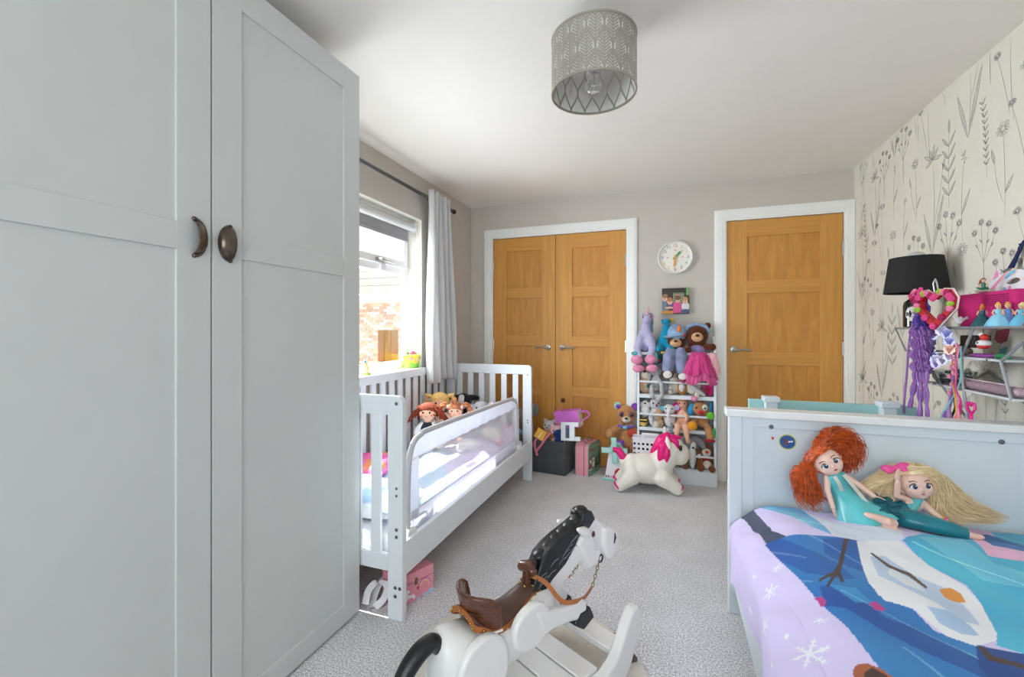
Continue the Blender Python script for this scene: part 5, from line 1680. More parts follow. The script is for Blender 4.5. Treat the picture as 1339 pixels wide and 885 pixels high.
soft('toy_goose', 'cream plush goose lying with a grey foot over the shelf edge', 'soft toy', (.182, yr - .01, T1), 0, .22,
     [('b', (0, 0, .34), (.3, .25, .33)), ('b', (-.02, -.06, .72), (.18, .17, .16)), ('t', [(.05, -.24, .2), (.14, -.38, .12), (.06, -.44, -.04)], [.08, .075, .10])], CRM,
     [('wing', LGR, [('t', [(-.05, -.26, .32), (.15, -.34, .18), (.34, -.36, .06)], [.10, .10, .06])]), ('foot', PNK, [('b', (.02, -.47, -.06), (.12, .1, .1))]), ('eye', EYE, [('b', (.06, -.21, .76), (.022, .02, .024))]), ('beak', plush('ginger_plush', (206, 140, 70)), [('t', [(-.04, -.2, .70), (-.05, -.32, .67)], [.07, .03])])], G1)
soft('toy_mouse', 'pink and white patterned plush mouse near the rack end', 'soft toy', (.252, yr - .01, T1), 0, .17,
     [('b', (0, 0, .33), (.22, .2, .33)), ('b', (0, -.05, .74), (.2, .18, .18)), ('b', (-.2, 0, .92), (.11, .04, .11)), ('b', (.2, 0, .92), (.11, .04, .11))], plush('rose_pattern_plush', (206, 120, 150), var=.35),
     [('muzzle', WPL, [('b', (0, -.2, .7), (.09, .07, .07))]), ('eye', EYE, [('b', (.08, -.21, .8), (.024, .02, .026))]), ('eye', EYE, [('b', (-.08, -.21, .8), (.024, .02, .026))])], G1)
soft('toy_pig', 'hot pink plush pig with a red heart at the rack end', 'soft toy', (.298, yr - .03, T1), 0, .13,
     [('b', (0, 0, .36), (.25, .25, .36)), ('b', (0, -.06, .78), (.22, .2, .2)), ('b', (-.17, 0, .95), (.07, .04, .09)), ('b', (.17, 0, .95), (.07, .04, .09))], HOT,
     [('snout', PNK, [('b', (0, -.27, .76), (.09, .04, .07))]), ('heart', plush('red_plush', (170, 30, 50)), [('b', (-.12, -.26, .4), (.13, .06, .13))]), ('eye', EYE, [('b', (.09, -.23, .85), (.024, .02, .026))]), ('eye', EYE, [('b', (-.09, -.23, .85), (.024, .02, .026))])], G1)
# second tier
soft('toy_husky', 'fluffy grey and white plush husky at the left of the second tier', 'soft toy', (-.180, yr, T2), 0, .235,
     [('b', (0, 0, .42), (.27, .25, .36)), ('b', (0, -.04, .80), (.25, .22, .2)), ('t', [(-.16, 0, .92), (-.2, 0, 1.02)], [.07, .03]), ('t', [(.16, 0, .92), (.2, 0, 1.02)], [.07, .03])], plush('marled_grey_plush', (128, 130, 136), 90, .3),
     [('face', WPL, [('b', (0, -.2, .74), (.19, .10, .15))]), ('chest', WPL, [('b', (0, -.21, .52), (.16, .10, .2))]), ('nose', NOSE, [('b', (0, -.31, .80), (.04, .03, .03))]), ('eye', EYE, [('b', (-.1, -.25, .86), (.024, .02, .026))]), ('eye', EYE, [('b', (.1, -.25, .86), (.024, .02, .026))])], G1)
soft('toy_bee', 'yellow and black striped plush bee in front of the grey husky', 'soft toy', (-.195, yr - .065, T2), 0, .085,
     [('b', (0, 0, .45), (.42, .28, .45))], plush('bee_yellow', (242, 206, 110)),
     [('stripe', BLK, [('t', [(.38 * math.cos(t), .27 * math.sin(t), .50) for t in [math.pi + i * math.pi / 8 for i in range(9)]], .075)]), ('stripe', BLK, [('t', [(.3 * math.cos(t), .22 * math.sin(t), .80) for t in [math.pi + i * math.pi / 8 for i in range(9)]], .07)])], G1)
soft('toy_owl', 'white plush owl clutching a tan cub on the second tier', 'soft toy', (-.100, yr - .01, T2), 0, .225,
     [('b', (0, 0, .40), (.25, .22, .40)), ('b', (-.02, -.06, .80), (.22, .2, .2)), ('t', [(-.12, -.1, .5), (-.16, -.26, .3), (-.10, -.3, .12)], [.10, .09, .08])], plush('silver_white_plush', (222, 222, 226), 110, .2),
     [('cub', plush('tan_cub_plush', (206, 164, 124)), [('b', (.12, -.2, .46), (.15, .12, .2)), ('b', (.16, -.18, .14), (.12, .12, .16))], 1), ('foot', CRM, [('b', (.0, -.26, .10), (.14, .12, .13))]), ('beak', NOSE, [('b', (.04, -.26, .78), (.03, .03, .05))]), ('eye', EYE, [('b', (.10, -.23, .85), (.028, .02, .03))]), ('eye', EYE, [('b', (-.08, -.25, .85), (.028, .02, .03))])], G1)
soft('toy_elephant', 'white plush elephant with blue and hot pink ears on the second tier', 'soft toy', (.006, yr - .02, T2), 0, .215,
     [('b', (0, 0, .30), (.23, .22, .30)), ('b', (0, -.05, .68), (.22, .2, .2)), ('t', [(-.02, -.22, .62), (-.05, -.34, .46), (-.02, -.36, .34)], [.08, .06, .05])], WPL,
     [('ear', plush('sky_blue_plush', (130, 204, 228)), [('b', (-.24, -.10, .68), (.14, .05, .11))]), ('ear', HOT, [('b', (.27, -.08, .78), (.16, .05, .17))]), ('inner_ear', LIL, [('b', (.26, -.12, .76), (.10, .03, .11))]),
      ('ruff', PNK, [('t', [(-.2, -.12, .48), (0, -.2, .46), (.2, -.12, .48)], [.06, .06, .06])]), ('eye', EYE, [('b', (.08, -.24, .72), (.026, .02, .03))]), ('eye', EYE, [('b', (-.13, -.22, .72), (.026, .02, .03))])], G1)
soft('baby_doll', 'bare pink vinyl baby doll sitting with legs over the shelf edge', 'doll', (.108, yr - .02, T2), 0, .26,
     [('b', (0, 0, .32), (.2, .16, .3)), ('b', (-.05, .05, .72), (.19, .17, .2)), ('t', [(.02, -.12, .5), (.10, -.30, .42), (.07, -.36, .32)], [.06, .055, .05]), ('t', [(-.1, -.1, .16), (-.16, -.36, .14), (-.2, -.42, -.18)], [.12, .105, .07]), ('t', [(.08, -.1, .16), (.06, -.38, .14), (.10, -.44, -.22), (.12, -.46, -.3)], [.12, .105, .07, .07])], PCH,
     [('eye', EYE, [('b', (-.11, -.11, .76), (.022, .02, .024))]), ('eye', EYE, [('b', (.03, -.12, .76), (.022, .02, .024))]), ('lips', gloss('rose_lips', (206, 100, 100), .4), [('b', (-.04, -.125, .64), (.03, .015, .014))])], GRP)
soft('learning_puppy', 'tan plush puppy with blue ears and coloured paws on the second tier', 'soft toy', (.232, yr - .01, T2), 0, .25,
     [('b', (.03, -.02, .26), (.24, .2, .2)), ('b', (0, -.06, .66), (.28, .22, .22)), ('t', [(-.15, -.15, .26), (-.26, -.34, .2)], [.10, .11]), ('t', [(.16, -.14, .14), (.22, -.36, .06), (.26, -.42, -.14)], [.12, .12, .11]), ('t', [(.2, -.1, .45), (.30, -.28, .46)], [.08, .08])], TANF,
     [('ear', plush('bright_blue_plush', (60, 160, 216)), [('b', (-.26, -.14, .62), (.10, .06, .21), rot(0, 12, 0))]), ('ear', plush('bright_blue_plush', (60, 160, 216)), [('b', (.29, -.06, .70), (.06, .06, .18))]),
      ('eye_patch', WPL, [('b', (.12, -.245, .72), (.075, .04, .10))]), ('eye', EYE, [('b', (.12, -.29, .70), (.028, .02, .034))]), ('eye', EYE, [('b', (-.12, -.27, .70), (.028, .02, .03))]),
      ('nose', gloss('red_heart_nose', (220, 40, 50), .4), [('b', (.01, -.30, .58), (.09, .04, .06))]), ('paw', plush('orange_paw', (242, 164, 40)), [('b', (-.24, -.46, .17), (.14, .09, .14))]), ('paw', plush('lime_paw', (110, 200, 60)), [('b', (.27, -.40, .50), (.11, .09, .12))]), ('foot', plush('red_plush', (170, 30, 50)), [('b', (.24, -.47, -.24), (.17, .08, .05))]),
      ('side_tag', plush('green_tag', (60, 170, 90)), [('b', (.37, -.4, -.02), (.05, .06, .17))]), ('collar', plush('purple_collar', (96, 60, 140)), [('t', [(-.05, -.2, .42), (.15, -.22, .42), (.26, -.14, .42)], .035)])], GRP)
# bottom tier
soft('toy_dog', 'grey and white plush dog with long ears on the bottom tier', 'soft toy', (.165, yr - .03, T3), 0, .26,
     [('b', (0, 0, .36), (.2, .18, .36)), ('b', (-.02, -.04, .78), (.24, .2, .2)), ('t', [(.12, -.02, .92), (.26, -.1, .82), (.34, -.16, .68)], [.08, .11, .08]), ('t', [(-.14, -.02, .92), (-.28, -.12, .74), (-.26, -.16, .52)], [.08, .13, .13])], MGR,
     [('bib', WPL, [('b', (.04, -.17, .38), (.10, .08, .38))]), ('blaze', WPL, [('b', (.06, -.20, .70), (.08, .07, .12))]), ('nose', NOSE, [('b', (.05, -.28, .66), (.035, .03, .03))]), ('arm', plush('chestnut_plush', (140, 84, 44)), [('t', [(.16, -.08, .52), (.24, -.16, .28), (.22, -.2, .05)], [.07, .07, .08])]), ('arm', plush('chestnut_plush', (140, 84, 44)), [('t', [(-.16, -.08, .52), (-.20, -.16, .28), (-.16, -.2, .05)], [.07, .07, .08])])], G1)
soft('toy_reindeer', 'brown plush reindeer with a red nose and scarf on the bottom tier', 'soft toy', (.274, yr - .03, T3), 0, .25,
     [('b', (0, 0, .2), (.22, .2, .2)), ('b', (0, -.02, .60), (.2, .18, .2)), ('t', [(-.1, -.1, .1), (-.16, -.28, .06)], [.09, .1]), ('t', [(.1, -.1, .1), (.16, -.28, .06)], [.09, .1]), ('t', [(-.14, 0, .76), (-.2, 0, .86)], [.06, .03])], plush('chestnut_plush', (140, 84, 44)),
     [('muzzle', CRM, [('b', (0, -.17, .54), (.13, .09, .13))]), ('nose', gloss('red_heart_nose', (220, 40, 50), .4), [('b', (.01, -.26, .58), (.055, .04, .05))]), ('scarf', plush('red_plush', (170, 30, 50)), [('t', [(-.16, -.1, .38), (0, -.19, .36), (.16, -.1, .38)], .06)]), ('mitten', WPL, [('b', (-.2, -.2, .42), (.06, .06, .07))]), ('belly', CRM, [('b', (.02, -.17, .16), (.13, .08, .14))]), ('eye', EYE, [('b', (.08, -.18, .68), (.022, .02, .026))]), ('eye', EYE, [('b', (-.08, -.18, .68), (.022, .02, .026))])], G1)
soft('toy_seal', 'dark grey plush seal poking out at the rack foot', 'soft toy', (.105, yr - .04, T3), 0, .17,
     [('b', (0, 0, .3), (.3, .24, .3)), ('b', (.05, -.14, .1), (.2, .22, .1))], plush('slate_plush', (110, 116, 126)), [('eye', EYE, [('b', (.1, -.22, .36), (.022, .02, .024))]), ('nose', NOSE, [('b', (.0, -.25, .3), (.03, .02, .02))])], G1)
soft('toy_monkey', 'dark brown plush monkey at the back of the bottom tier', 'soft toy', (.02, yr + .01, T3), 0, .22,
     [('b', (0, 0, .36), (.24, .2, .36)), ('b', (0, -.04, .82), (.22, .2, .2)), ('b', (-.24, 0, .84), (.07, .04, .08)), ('b', (.24, 0, .84), (.07, .04, .08))], BRN,
     [('face', MUZ, [('b', (0, -.17, .78), (.14, .1, .12))]), ('eye', EYE, [('b', (.07, -.24, .86), (.02, .02, .024))]), ('eye', EYE, [('b', (-.07, -.24, .86), (.02, .02, .024))])], G1)

# white perforated basket standing before the rack
wbk = thing('plastic_basket', 'white perforated plastic basket against the foot of the toy rack', 'basket', (-.155, 3.585, 0))
bw, bd_, bz0, bz1 = .112, .048, .0, .362
WBM = gloss('white_basket_plastic', (236, 236, 242), .4)
g = G()
nxh, nzh = 7, 8
cw = 2 * bw / nxh; ch = .30 / nzh
def holed(x0, z0, w_, h_, hole, y0, y1):
    """one cell of the wall with a round hole through it"""
    n = 12
    cx_, cz_ = x0 + w_ / 2, z0 + h_ / 2
    sq = []
    for i in range(n):
        a = 2 * math.pi * i / n + math.pi / 4 + math.pi / n * 0
        c, s__ = math.cos(a), math.sin(a)
        k = 1 / max(abs(c), abs(s__))
        sq.append((cx_ + c * k * w_ / 2, cz_ + s__ * k * h_ / 2, cx_ + hole * c, cz_ + hole * s__))
    vs = []
    for y in (y0, y1):
        vs += [(p[0], y, p[1]) for p in sq] + [(p[2], y, p[3]) for p in sq]
    fs = []
    for i in range(n):
        j = (i + 1) % n
        fs += [(i, j, n + j, n + i), (2 * n + i, 3 * n + i, 3 * n + j, 2 * n + j), (n + i, n + j, 3 * n + j, 3 * n + i)]
    return vs, fs
for i in range(nxh):
    for j in range(nzh):
        vs, fs = holed(-bw + i * cw, .03 + j * ch, cw, ch, .0098, -bd_, -bd_ + .003)
        g.add(vs, fs)
g.box(-bw, -bd_, 0, bw, -bd_ + .003, .03).box(-bw, -bd_, .33, bw, -bd_ + .003, bz1)
obj('front_wall', g, WBM, wbk, smooth=False)
obj('side_walls', G().box(-bw, -bd_, 0, -bw + .003, bd_, bz1).box(bw - .003, -bd_, 0, bw, bd_, bz1).box(-bw, bd_ - .003, 0, bw, bd_, bz1).box(-bw, -bd_, 0, bw, bd_, .004), WBM, wbk)
obj('rim', G().box(-bw - .004, -bd_ - .004, bz1 - .01, bw + .004, -bd_, bz1).box(-bw - .004, bd_, bz1 - .01, bw + .004, bd_ + .004, bz1), WBM, wbk, bevel=.002)
hx = .02
g = G()
g.box(hx - .062, -bd_ - .006, .325, hx + .062, -bd_ + .004, .352).box(hx - .062, -bd_ - .006, .352, hx - .046, -bd_ + .004, .385).box(hx + .046, -bd_ - .006, .352, hx + .062, -bd_ + .004, .385).box(hx - .062, -bd_ - .006, .385, hx + .062, -bd_ + .004, .40)
hd = obj('grip', g, WBM, wbk, bevel=.003)
bk = random.Random(2)
nt = thing('netting_bundle', 'dark netting bundle inside the white perforated basket', 'cloth', (-.155, 3.585, .01))
obj('bundle', G().ball((0, 0, .17), (.09, .036, .165), None, 20, 14), cloth('dark_navy_cloth', (36, 36, 48), .2), nt)

# ------------------------------------------------------------------ inflatable hopper unicorn
RUB = M('white_rubber', (240, 234, 224), rough=.35, var=.015, sss=0)
MAG = gloss('magenta_rubber', (228, 20, 122), .35)
hp_ = thing('hopper_unicorn', 'white rubber hopper unicorn with a magenta mane in front of the rack', 'ride-on toy', (-.13, 3.42, 0), math.radians(8))
def hv(px, pz, y=0):
    return (px + .13, y, pz)
g = G()
g.ball(hv(-.155, .165), (.165, .105, .115), None, 20, 12)
g.ball(hv(-.26, .165), (.085, .095, .105), None, 20, 12)
g.ball(hv(-.07, .165), (.10, .10, .11), None, 20, 12)
g.limb([hv(-.07, .20), hv(-.01, .27), hv(.02, .32)], [.095, .09, .085], 14)
g.ball(hv(.015, .325), (.098, .085, .098), None, 20, 12)
g.ball(hv(.075, .285), (.072, .068, .085), None, 20, 12)
for y in (-.062, .062):
    g.limb([hv(-.265, .12, y), hv(-.325, .07, y * 1.15), hv(-.352, .045, y * 1.2)], [.07, .052, .044], 12)
    g.limb([hv(-.05, .12, y), hv(.015, .075, y * 1.15), hv(.048, .05, y * 1.2)], [.07, .052, .047], 12)
obj('body', g, RUB, hp_, voxel=.008)
for sx, px, pz, d in ((0, -.372, .036, Vector((-.75, 0, -.66))), (0, .068, .042, Vector((.8, 0, -.6)))):
    for y in (-.073, .073):
        obj('hoof_sole', G().lathe([(0, -.012), (.041, -.012), (.040, 0), (.034, .004), (0, .004)], n=18, mat=frame(hv(px, pz, y), (0, 1, 0), d.cross(Vector((0, 1, 0))), d)), MAG, hp_)
g = G()
g.limb([hv(.045, .405), hv(-.005, .412), hv(-.055, .385), hv(-.085, .33), hv(-.115, .285)], [.022, .032, .034, .03, .018], 12)
g.limb([hv(-.01, .40, -.045), hv(-.05, .35, -.062), hv(-.06, .28, -.07), hv(-.075, .235, -.065)], [.03, .036, .03, .016], 12)
g.limb([hv(-.02, .36, -.07), hv(-.02, .29, -.085), hv(-.025, .25, -.085)], [.022, .024, .012], 10)
g.limb([hv(.02, .40, -.05), hv(.045, .385, -.065), hv(.055, .345, -.07)], [.022, .022, .01], 10)
g.limb([hv(.04, .405, -.02), hv(.075, .41, -.02)], [.024, .014], 10)
obj('mane', g, MAG, hp_, voxel=.006)
obj('tail', G().limb([hv(-.325, .235), hv(-.36, .285), hv(-.395, .30)], [.030, .028, .010], 12), MAG, hp_)
obj('tail_root', G().ball(hv(-.322, .205), .035), RUB, hp_)
obj('ear', G().limb([hv(-.005, .35, -.082), hv(-.018, .395, -.082), hv(-.022, .418, -.078)], [.016, .018, .008], 10), RUB, hp_)
obj('ear', G().limb([hv(.0, .37, .075), hv(-.012, .42, .078), hv(-.018, .46, .075)], [.018, .018, .008], 10), RUB, hp_)
g = G()
for i in range(5):
    g.ball(hv(.012 + .002 * i, .425 + .019 * i), (.021 - .0025 * i, .021 - .0025 * i, .012), None, 14, 8)
obj('horn', g, gloss('silver_grey_rubber', (136, 140, 150), .35), hp_)
for y in (-1, 1):
    obj('eye', G().ball(hv(.072, .345, y * .074), (.012, .010, .022), None, 12, 8), EYE, hp_)
obj('blush', G().ball(hv(.142, .275, -.018), (.010, .022, .022), None, 12, 8), plush('peach_blush', (244, 206, 190)), hp_)

# ------------------------------------------------------------------ big tan bear by the doors
soft('teddy_bear', 'tan teddy bear with purple pads and mint ear leaning on the wall by the doors', 'soft toy', (-.335, 3.755, .0), .10, .36,
     [('b', (0, .02, .50), (.25, .18, .52)), ('b', (0, 0, 1.36), (.225, .20, .22)), ('t', [(-.14, 0, 1.08), (-.30, -.05, .98), (-.36, -.12, .92)], [.10, .105, .12]), ('t', [(.14, 0, 1.08), (.21, -.09, .92), (.21, -.16, .78)], [.10, .105, .11]),
      ('t', [(-.16, -.05, .20), (-.24, -.20, .42), (-.15, -.28, .70)], [.17, .15, .12]), ('t', [(.16, -.05, .20), (.22, -.20, .42), (.20, -.28, .70)], [.17, .15, .12])], TANF,
     [('ear', plush('mint_plush', (160, 222, 200)), [('b', (-.19, .02, 1.56), (.09, .05, .09))]), ('ear', PURP, [('b', (.20, .02, 1.55), (.09, .05, .09))]), ('inner_ear', PURP, [('b', (-.175, -.03, 1.55), (.055, .03, .055))]),
      ('muzzle', CRM, [('b', (.0, -.175, 1.285), (.095, .07, .075))]), ('nose', NOSE, [('b', (0, -.24, 1.32), (.04, .025, .028))]), ('eye_patch', M('mauve_eye_patch', (110, 60, 90), rough=.6), [('b', (-.105, -.172, 1.40), (.055, .03, .06))]), ('eye_patch', M('mauve_eye_patch'), [('b', (.115, -.172, 1.40), (.055, .03, .06))]),
      ('eye', EYE, [('b', (-.105, -.20, 1.40), (.028, .015, .03))]), ('eye', EYE, [('b', (.115, -.20, 1.40), (.028, .015, .03))]),
      ('foot_pad', PURP, [('b', (-.13, -.355, .78), (.10, .06, .08))]), ('foot_pad', PURP, [('b', (.21, -.355, .77), (.10, .06, .07))]),
      ('neck_bow', plush('lilac_bow', (120, 100, 190)), [('t', [(-.16, -.15, 1.13), (0, -.20, 1.11), (.16, -.15, 1.14)], .03)]), ('bow_knot', plush('sky_blue_plush', (130, 204, 228)), [('b', (-.03, -.21, 1.11), (.05, .035, .04))]),
      ('chest_patch', gloss('red_print_patch', (190, 60, 40), .5), [('b', (.12, -.165, .98), (.10, .03, .10))])])

# ------------------------------------------------------------------ windmill
wm = thing('toy_windmill', 'small white toy windmill with mint sails in front of the bear', 'toy', (-.397, 3.580, 0), math.radians(-6))
g = G()
g.loft([[(-.082, -.05, .012), (.082, -.05, .012), (.082, .05, .012), (-.082, .05, .012)], [(-.048, -.035, .245), (.048, -.035, .245), (.048, .035, .245), (-.048, .035, .245)]])
obj('tower', g, gloss('white_card', (238, 240, 244), .5), wm, bevel=.003)
obj('base', G().box(-.092, -.06, 0, .092, .06, .014), MINT, wm, bevel=.003)
g = G().prism([(-.055, .245), (.055, .245), (.03, .29), (-.03, .29)], -.036, .036, frame((0, 0, 0), (1, 0, 0), (0, 0, 1), (0, -1, 0)))
obj('cap', g, MINT, wm, bevel=.003)
for k_ in range(4):
    a = k_ * math.pi / 2 + .06
    m4 = frame((0, -.062, .246), (math.cos(a), 0, math.sin(a)), (-math.sin(a), 0, math.cos(a)), (0, -1, 0))
    sl = obj('sail', G().box(.012, -.0225, 0, .104, .0225, .007, mat=m4), MINT, wm, bevel=.004)
    obj('sail_panel', G().box(.022, -.014, .006, .095, .014, .0085, mat=m4), M('mint_pale', (184, 226, 220), rough=.5), sl)
obj('axle', G().lathe([(0, 0), (.012, 0), (.012, .035), (0, .04)], n=14, mat=frame((0, -.033, .246), (1, 0, 0), (0, 0, 1), (0, -1, 0))), gloss('red_plastic', (210, 40, 50), .35), wm)
dm = frame((.035, -.0485, .012), (1, 0, 0), (0, .064, .9979), (0, -1, .064))
obj('door_arch', G().prism([(-.038, 0), (.038, 0), (.038, .05)] + [(.038 * math.cos(t), .05 + .042 * math.sin(t)) for t in [i * math.pi / 10 for i in range(11)]] + [(-.038, .05)], 0, .004, dm), gloss('red_plastic'), wm, smooth=False)
obj('door_arch_inner', G().prism([(-.016, 0), (.016, 0), (.016, .04)] + [(.016 * math.cos(t), .04 + .018 * math.sin(t)) for t in [i * math.pi / 8 for i in range(9)]] + [(-.016, .04)], .0, .006, dm), M('white_print'), wm, smooth=False)
for i_, c_ in enumerate(((206, 60, 60), (60, 100, 190), (230, 180, 60), (200, 80, 150))):
    obj('tulip_print', G().prism([(-.004, 0), (.004, 0), (.006, .016), (0, .022), (-.006, .016)], 0, .0012, frame((-.068 + i_ * .018, -.0505, .02), (1, 0, 0), (0, .064, .9979), (0, -1, .064))), M('tulip_%s' % ['red', 'blue', 'yellow', 'pink'][i_], c_, rough=.5), wm, smooth=False)

# ------------------------------------------------------------------ pink suitcase with Christmas print
sc = thing('toy_suitcase', 'small pink suitcase with a green snowman printed side on the carpet', 'suitcase', (-.645, 3.690, 0), math.radians(-14))
PKC = M('pink_card', (238, 160, 176), rough=.5, var=.03)
GRC = M('sage_print_side', (124, 170, 152), rough=.5, var=.04)
sl_, sw_, sh_ = .205, .122, .262      # half length along local y, width x, height z (grey-green print faces local +x)
rr = .045
def rrect(L, H, r):
    p = []
    for cx_, cz_, a0 in ((L / 2 - r, H - r, 0), (-L / 2 + r, H - r, 90)):
        p += [(cx_ + r * math.cos(math.radians(a0 + i * 15)), cz_ + r * math.sin(math.radians(a0 + i * 15))) for i in range(7)]
    return [(L / 2, 0)] + p + [(-L / 2, 0)]
LN = .24
yzm = frame((0, 0, 0), (0, 1, 0), (0, 0, 1), (1, 0, 0))
obj('shell', G().prism(rrect(LN, sh_, rr), -sw_ / 2 + .004, .018, yzm), PKC, sc, bevel=.003)
obj('lid_shell', G().prism(rrect(LN, sh_, rr), .020, sw_ / 2 - .004, yzm), PKC, sc, bevel=.003)
fs_ = obj('printed_side', G().prism(rrect(LN + .006, sh_ + .003, rr), sw_ / 2 - .006, sw_ / 2, yzm), GRC, sc, bevel=.002)
obj('back_side', G().prism(rrect(LN + .006, sh_ + .003, rr), -sw_ / 2, -sw_ / 2 + .006, yzm), GRC, sc, bevel=.002)
obj('seam', G().prism(rrect(LN - .001, sh_ - .0005, rr), .0165, .0215, yzm), M('dark_red_seam', (110, 40, 50), rough=.6), sc)
obj('handle', G().tube(curve_pts([(0, -.045, sh_ - .004), (0, -.04, sh_ + .022), (0, 0, sh_ + .028), (0, .04, sh_ + .022), (0, .045, sh_ - .004)], 16), .0045, 8), CHROME, sc)
for y in (-.045, .045):
    obj('handle_mount', G().box(-.014, y - .012, sh_ - .001, .014, y + .012, sh_ + .006), CHROME, sc, bevel=.002)
fm2 = frame((sw_ / 2, 0, 0), (0, 1, 0), (0, 0, 1), (1, 0, 0))
def pr(nm, poly, m_, t=.0008):
    return obj(nm, G().prism(poly, 0, t, fm2), m_, fs_, smooth=False)
RP, WP = M('red_print', (206, 50, 56), rough=.5), M('white_print')
pr('santa_robe', [(-.105, .05), (-.06, .05), (-.066, .085), (-.07, .12), (-.095, .12), (-.10, .085)], RP)
pr('santa_beard', circle2(.014, 12, (-.080, .115), .020), WP, .0012)
pr('santa_hat', [(-.096, .128), (-.066, .128), (-.074, .165), (-.084, .150)], RP, .0014)
pr('santa_hem', [(-.107, .045), (-.058, .045), (-.058, .055), (-.107, .055)], WP, .0012)
pr('snowman_body', circle2(.024, 16, (-.022, .085), .026), WP)
pr('snowman_head', circle2(.016, 14, (-.022, .124)), WP)
pr('snowman_hat', [(-.038, .136), (-.006, .136), (-.010, .158), (-.034, .158)], RP, .0012)
pr('snowman_scarf', [(-.038, .107), (-.006, .107), (-.006, .114), (-.038, .114)], RP, .0014)
DG = M('dark_green_print', (40, 84, 66), rough=.5)
for cx_, h_ in ((.045, .10), (.095, .13)):
    pr('fir_tree', [(cx_ - .026, .05), (cx_ + .026, .05), (cx_ + .010, .05 + h_ * .45), (cx_ + .018, .05 + h_ * .45), (cx_, .05 + h_), (cx_ - .018, .05 + h_ * .45), (cx_ - .010, .05 + h_ * .45)], DG)
pr('deer', [(.006, .048), (.012, .048), (.013, .07), (.03, .07), (.031, .048), (.036, .048), (.036, .09), (.044, .105), (.036, .108), (.03, .09), (.006, .085)], M('brown_print', (96, 62, 46), rough=.5))
for (a, b) in ((-.09, .20), (.02, .17), (.07, .21), (-.04, .19), (.11, .05), (-.115, .025), (-.03, .03), (.03, .028)):
    pr('berry_print', circle2(.0045, 8, (a, b)), RP)
text_mesh('lettering', 'Merry', .034, RP, sc, fm2 @ Matrix.Translation((-.055, .208, .0004)))
text_mesh('lettering', 'Christmas', .028, M('gold_print', (206, 180, 110), rough=.5), sc, fm2 @ Matrix.Translation((.045, .225, .0004)))

# ------------------------------------------------------------------ grey storage cube with toys
bkx0, bkx1, bky0, bky1, bkz = -1.085, -.800, 3.555, 3.800, .272
sb = thing('storage_cube', 'charcoal fabric storage cube heaped with toys by the double doors', 'storage box', (-.93, 3.66, 0), math.radians(-7))
GF2 = cloth('charcoal_felt', (84, 88, 92), .1)
hw_, hd_ = .152, .135
g = G()
def wallp(x0, y0, x1, y1, t):
    g.box(min(x0, x1) - (t if x0 == x1 else 0), min(y0, y1) - (t if y0 == y1 else 0), 0, max(x0, x1), max(y0, y1), bkz)
g.box(-hw_, -hd_, 0, hw_, -hd_ + .008, bkz).box(-hw_, hd_ - .008, 0, hw_, hd_, bkz).box(-hw_, -hd_, 0, -hw_ + .008, hd_, bkz).box(hw_ - .008, -hd_, 0, hw_, hd_, bkz).box(-hw_, -hd_, 0, hw_, hd_, .01)
obj('fabric_walls', g, GF2, sb, bevel=.004)
obj('pull_handle', G().ribbon(curve_pts([(-.075, -hd_ - .001, .19), (-.06, -hd_ - .006, .192), (0, -hd_ - .010, .186), (.06, -hd_ - .006, .192), (.075, -hd_ - .001, .19)], 16), .024, (0, 0, 1), .004), GF2, sb)
obj('rim_binding', G().tube([(-hw_, -hd_, bkz), (hw_, -hd_, bkz), (hw_, hd_, bkz), (-hw_, hd_, bkz)], .005, 6, closed=True), GF2, sb)
obj('inner_lining', G().box(-hw_ + .009, -hd_ + .009, .02, hw_ - .009, hd_ - .009, .215), cloth('inner_lining', (70, 72, 76)), sb)  # solid filler block beneath the heaped toys
def top_thing(nm, label, cat, g, m_, w=False, group='toys in the charcoal cube', **k):
    o = obj(nm, g, m_, None, **k)
    return tag(o, label, cat, group)
# yellow alphabet block with a raised J
yb_ = thing('toy_block', 'yellow square block marked J on the near corner of the charcoal cube', 'toy block', (-1.022, 3.545, .318), 0, 'toys in the charcoal cube')
yb_.rotation_euler = (math.radians(-14), math.radians(30), math.radians(14))
obj('block', G().cbox((0, 0, 0), (.085, .085, .085)), gloss('yellow_block', (240, 176, 40), .4), yb_, bevel=.004)
text_mesh('letter', 'J', .055, M('white_print'), yb_, frame((0, -.0428, 0), (1, 0, 0), (0, 0, 1), (0, -1, 0)), .0012)
# pale pink gift bag with loop handles, on its side
gb = thing('gift_bag', 'bright lilac pink paper gift bag with rope handles on the toy heap', 'bag', (-.795, 3.66, .435), math.radians(-10), 'toys in the charcoal cube')
gb.rotation_euler = (math.radians(6), math.radians(-9), math.radians(-8))
PB = M('orchid_paper', (222, 120, 216), rough=.5, var=.05)
obj('bag', G().box(-.115, -.045, -.06, .100, .045, .085), PB, gb, bevel=.003)
obj('bag_opening', G().box(.1002, -.042, -.056, .102, .042, .081), M('cream_bag_lining', (226, 214, 190), rough=.7), gb)
for y in (-.03, .03):
    obj('rope_handle', G().tube(curve_pts([(.095, y, .055), (.15, y * .8, .065), (.185, y * .4, .035), (.15, y * .8, .005), (.095, y, -.02)], 20), .004, 6), PB, gb)
# white wooden letter frame
lf = thing('wooden_letter', 'white wooden letter with a tall slot leaning out of the charcoal cube', 'letter', (-.755, 3.535, .365), math.radians(-6), 'toys in the charcoal cube')
lf.rotation_euler = (math.radians(-10), math.radians(-4), math.radians(-6))
g = G()
g.box(-.085, -.012, -.075, -.047, .012, .075).box(-.012, -.012, -.075, .032, .012, .075).box(-.047, -.012, .050, -.012, .012, .075).box(-.047, -.012, -.075, -.012, .012, -.055)
g.box(.032, -.012, -.075, .078, .012, -.040).box(.032, -.012, .038, .068, .012, .075)
obj('letter', g, WHITE, lf, bevel=.003)
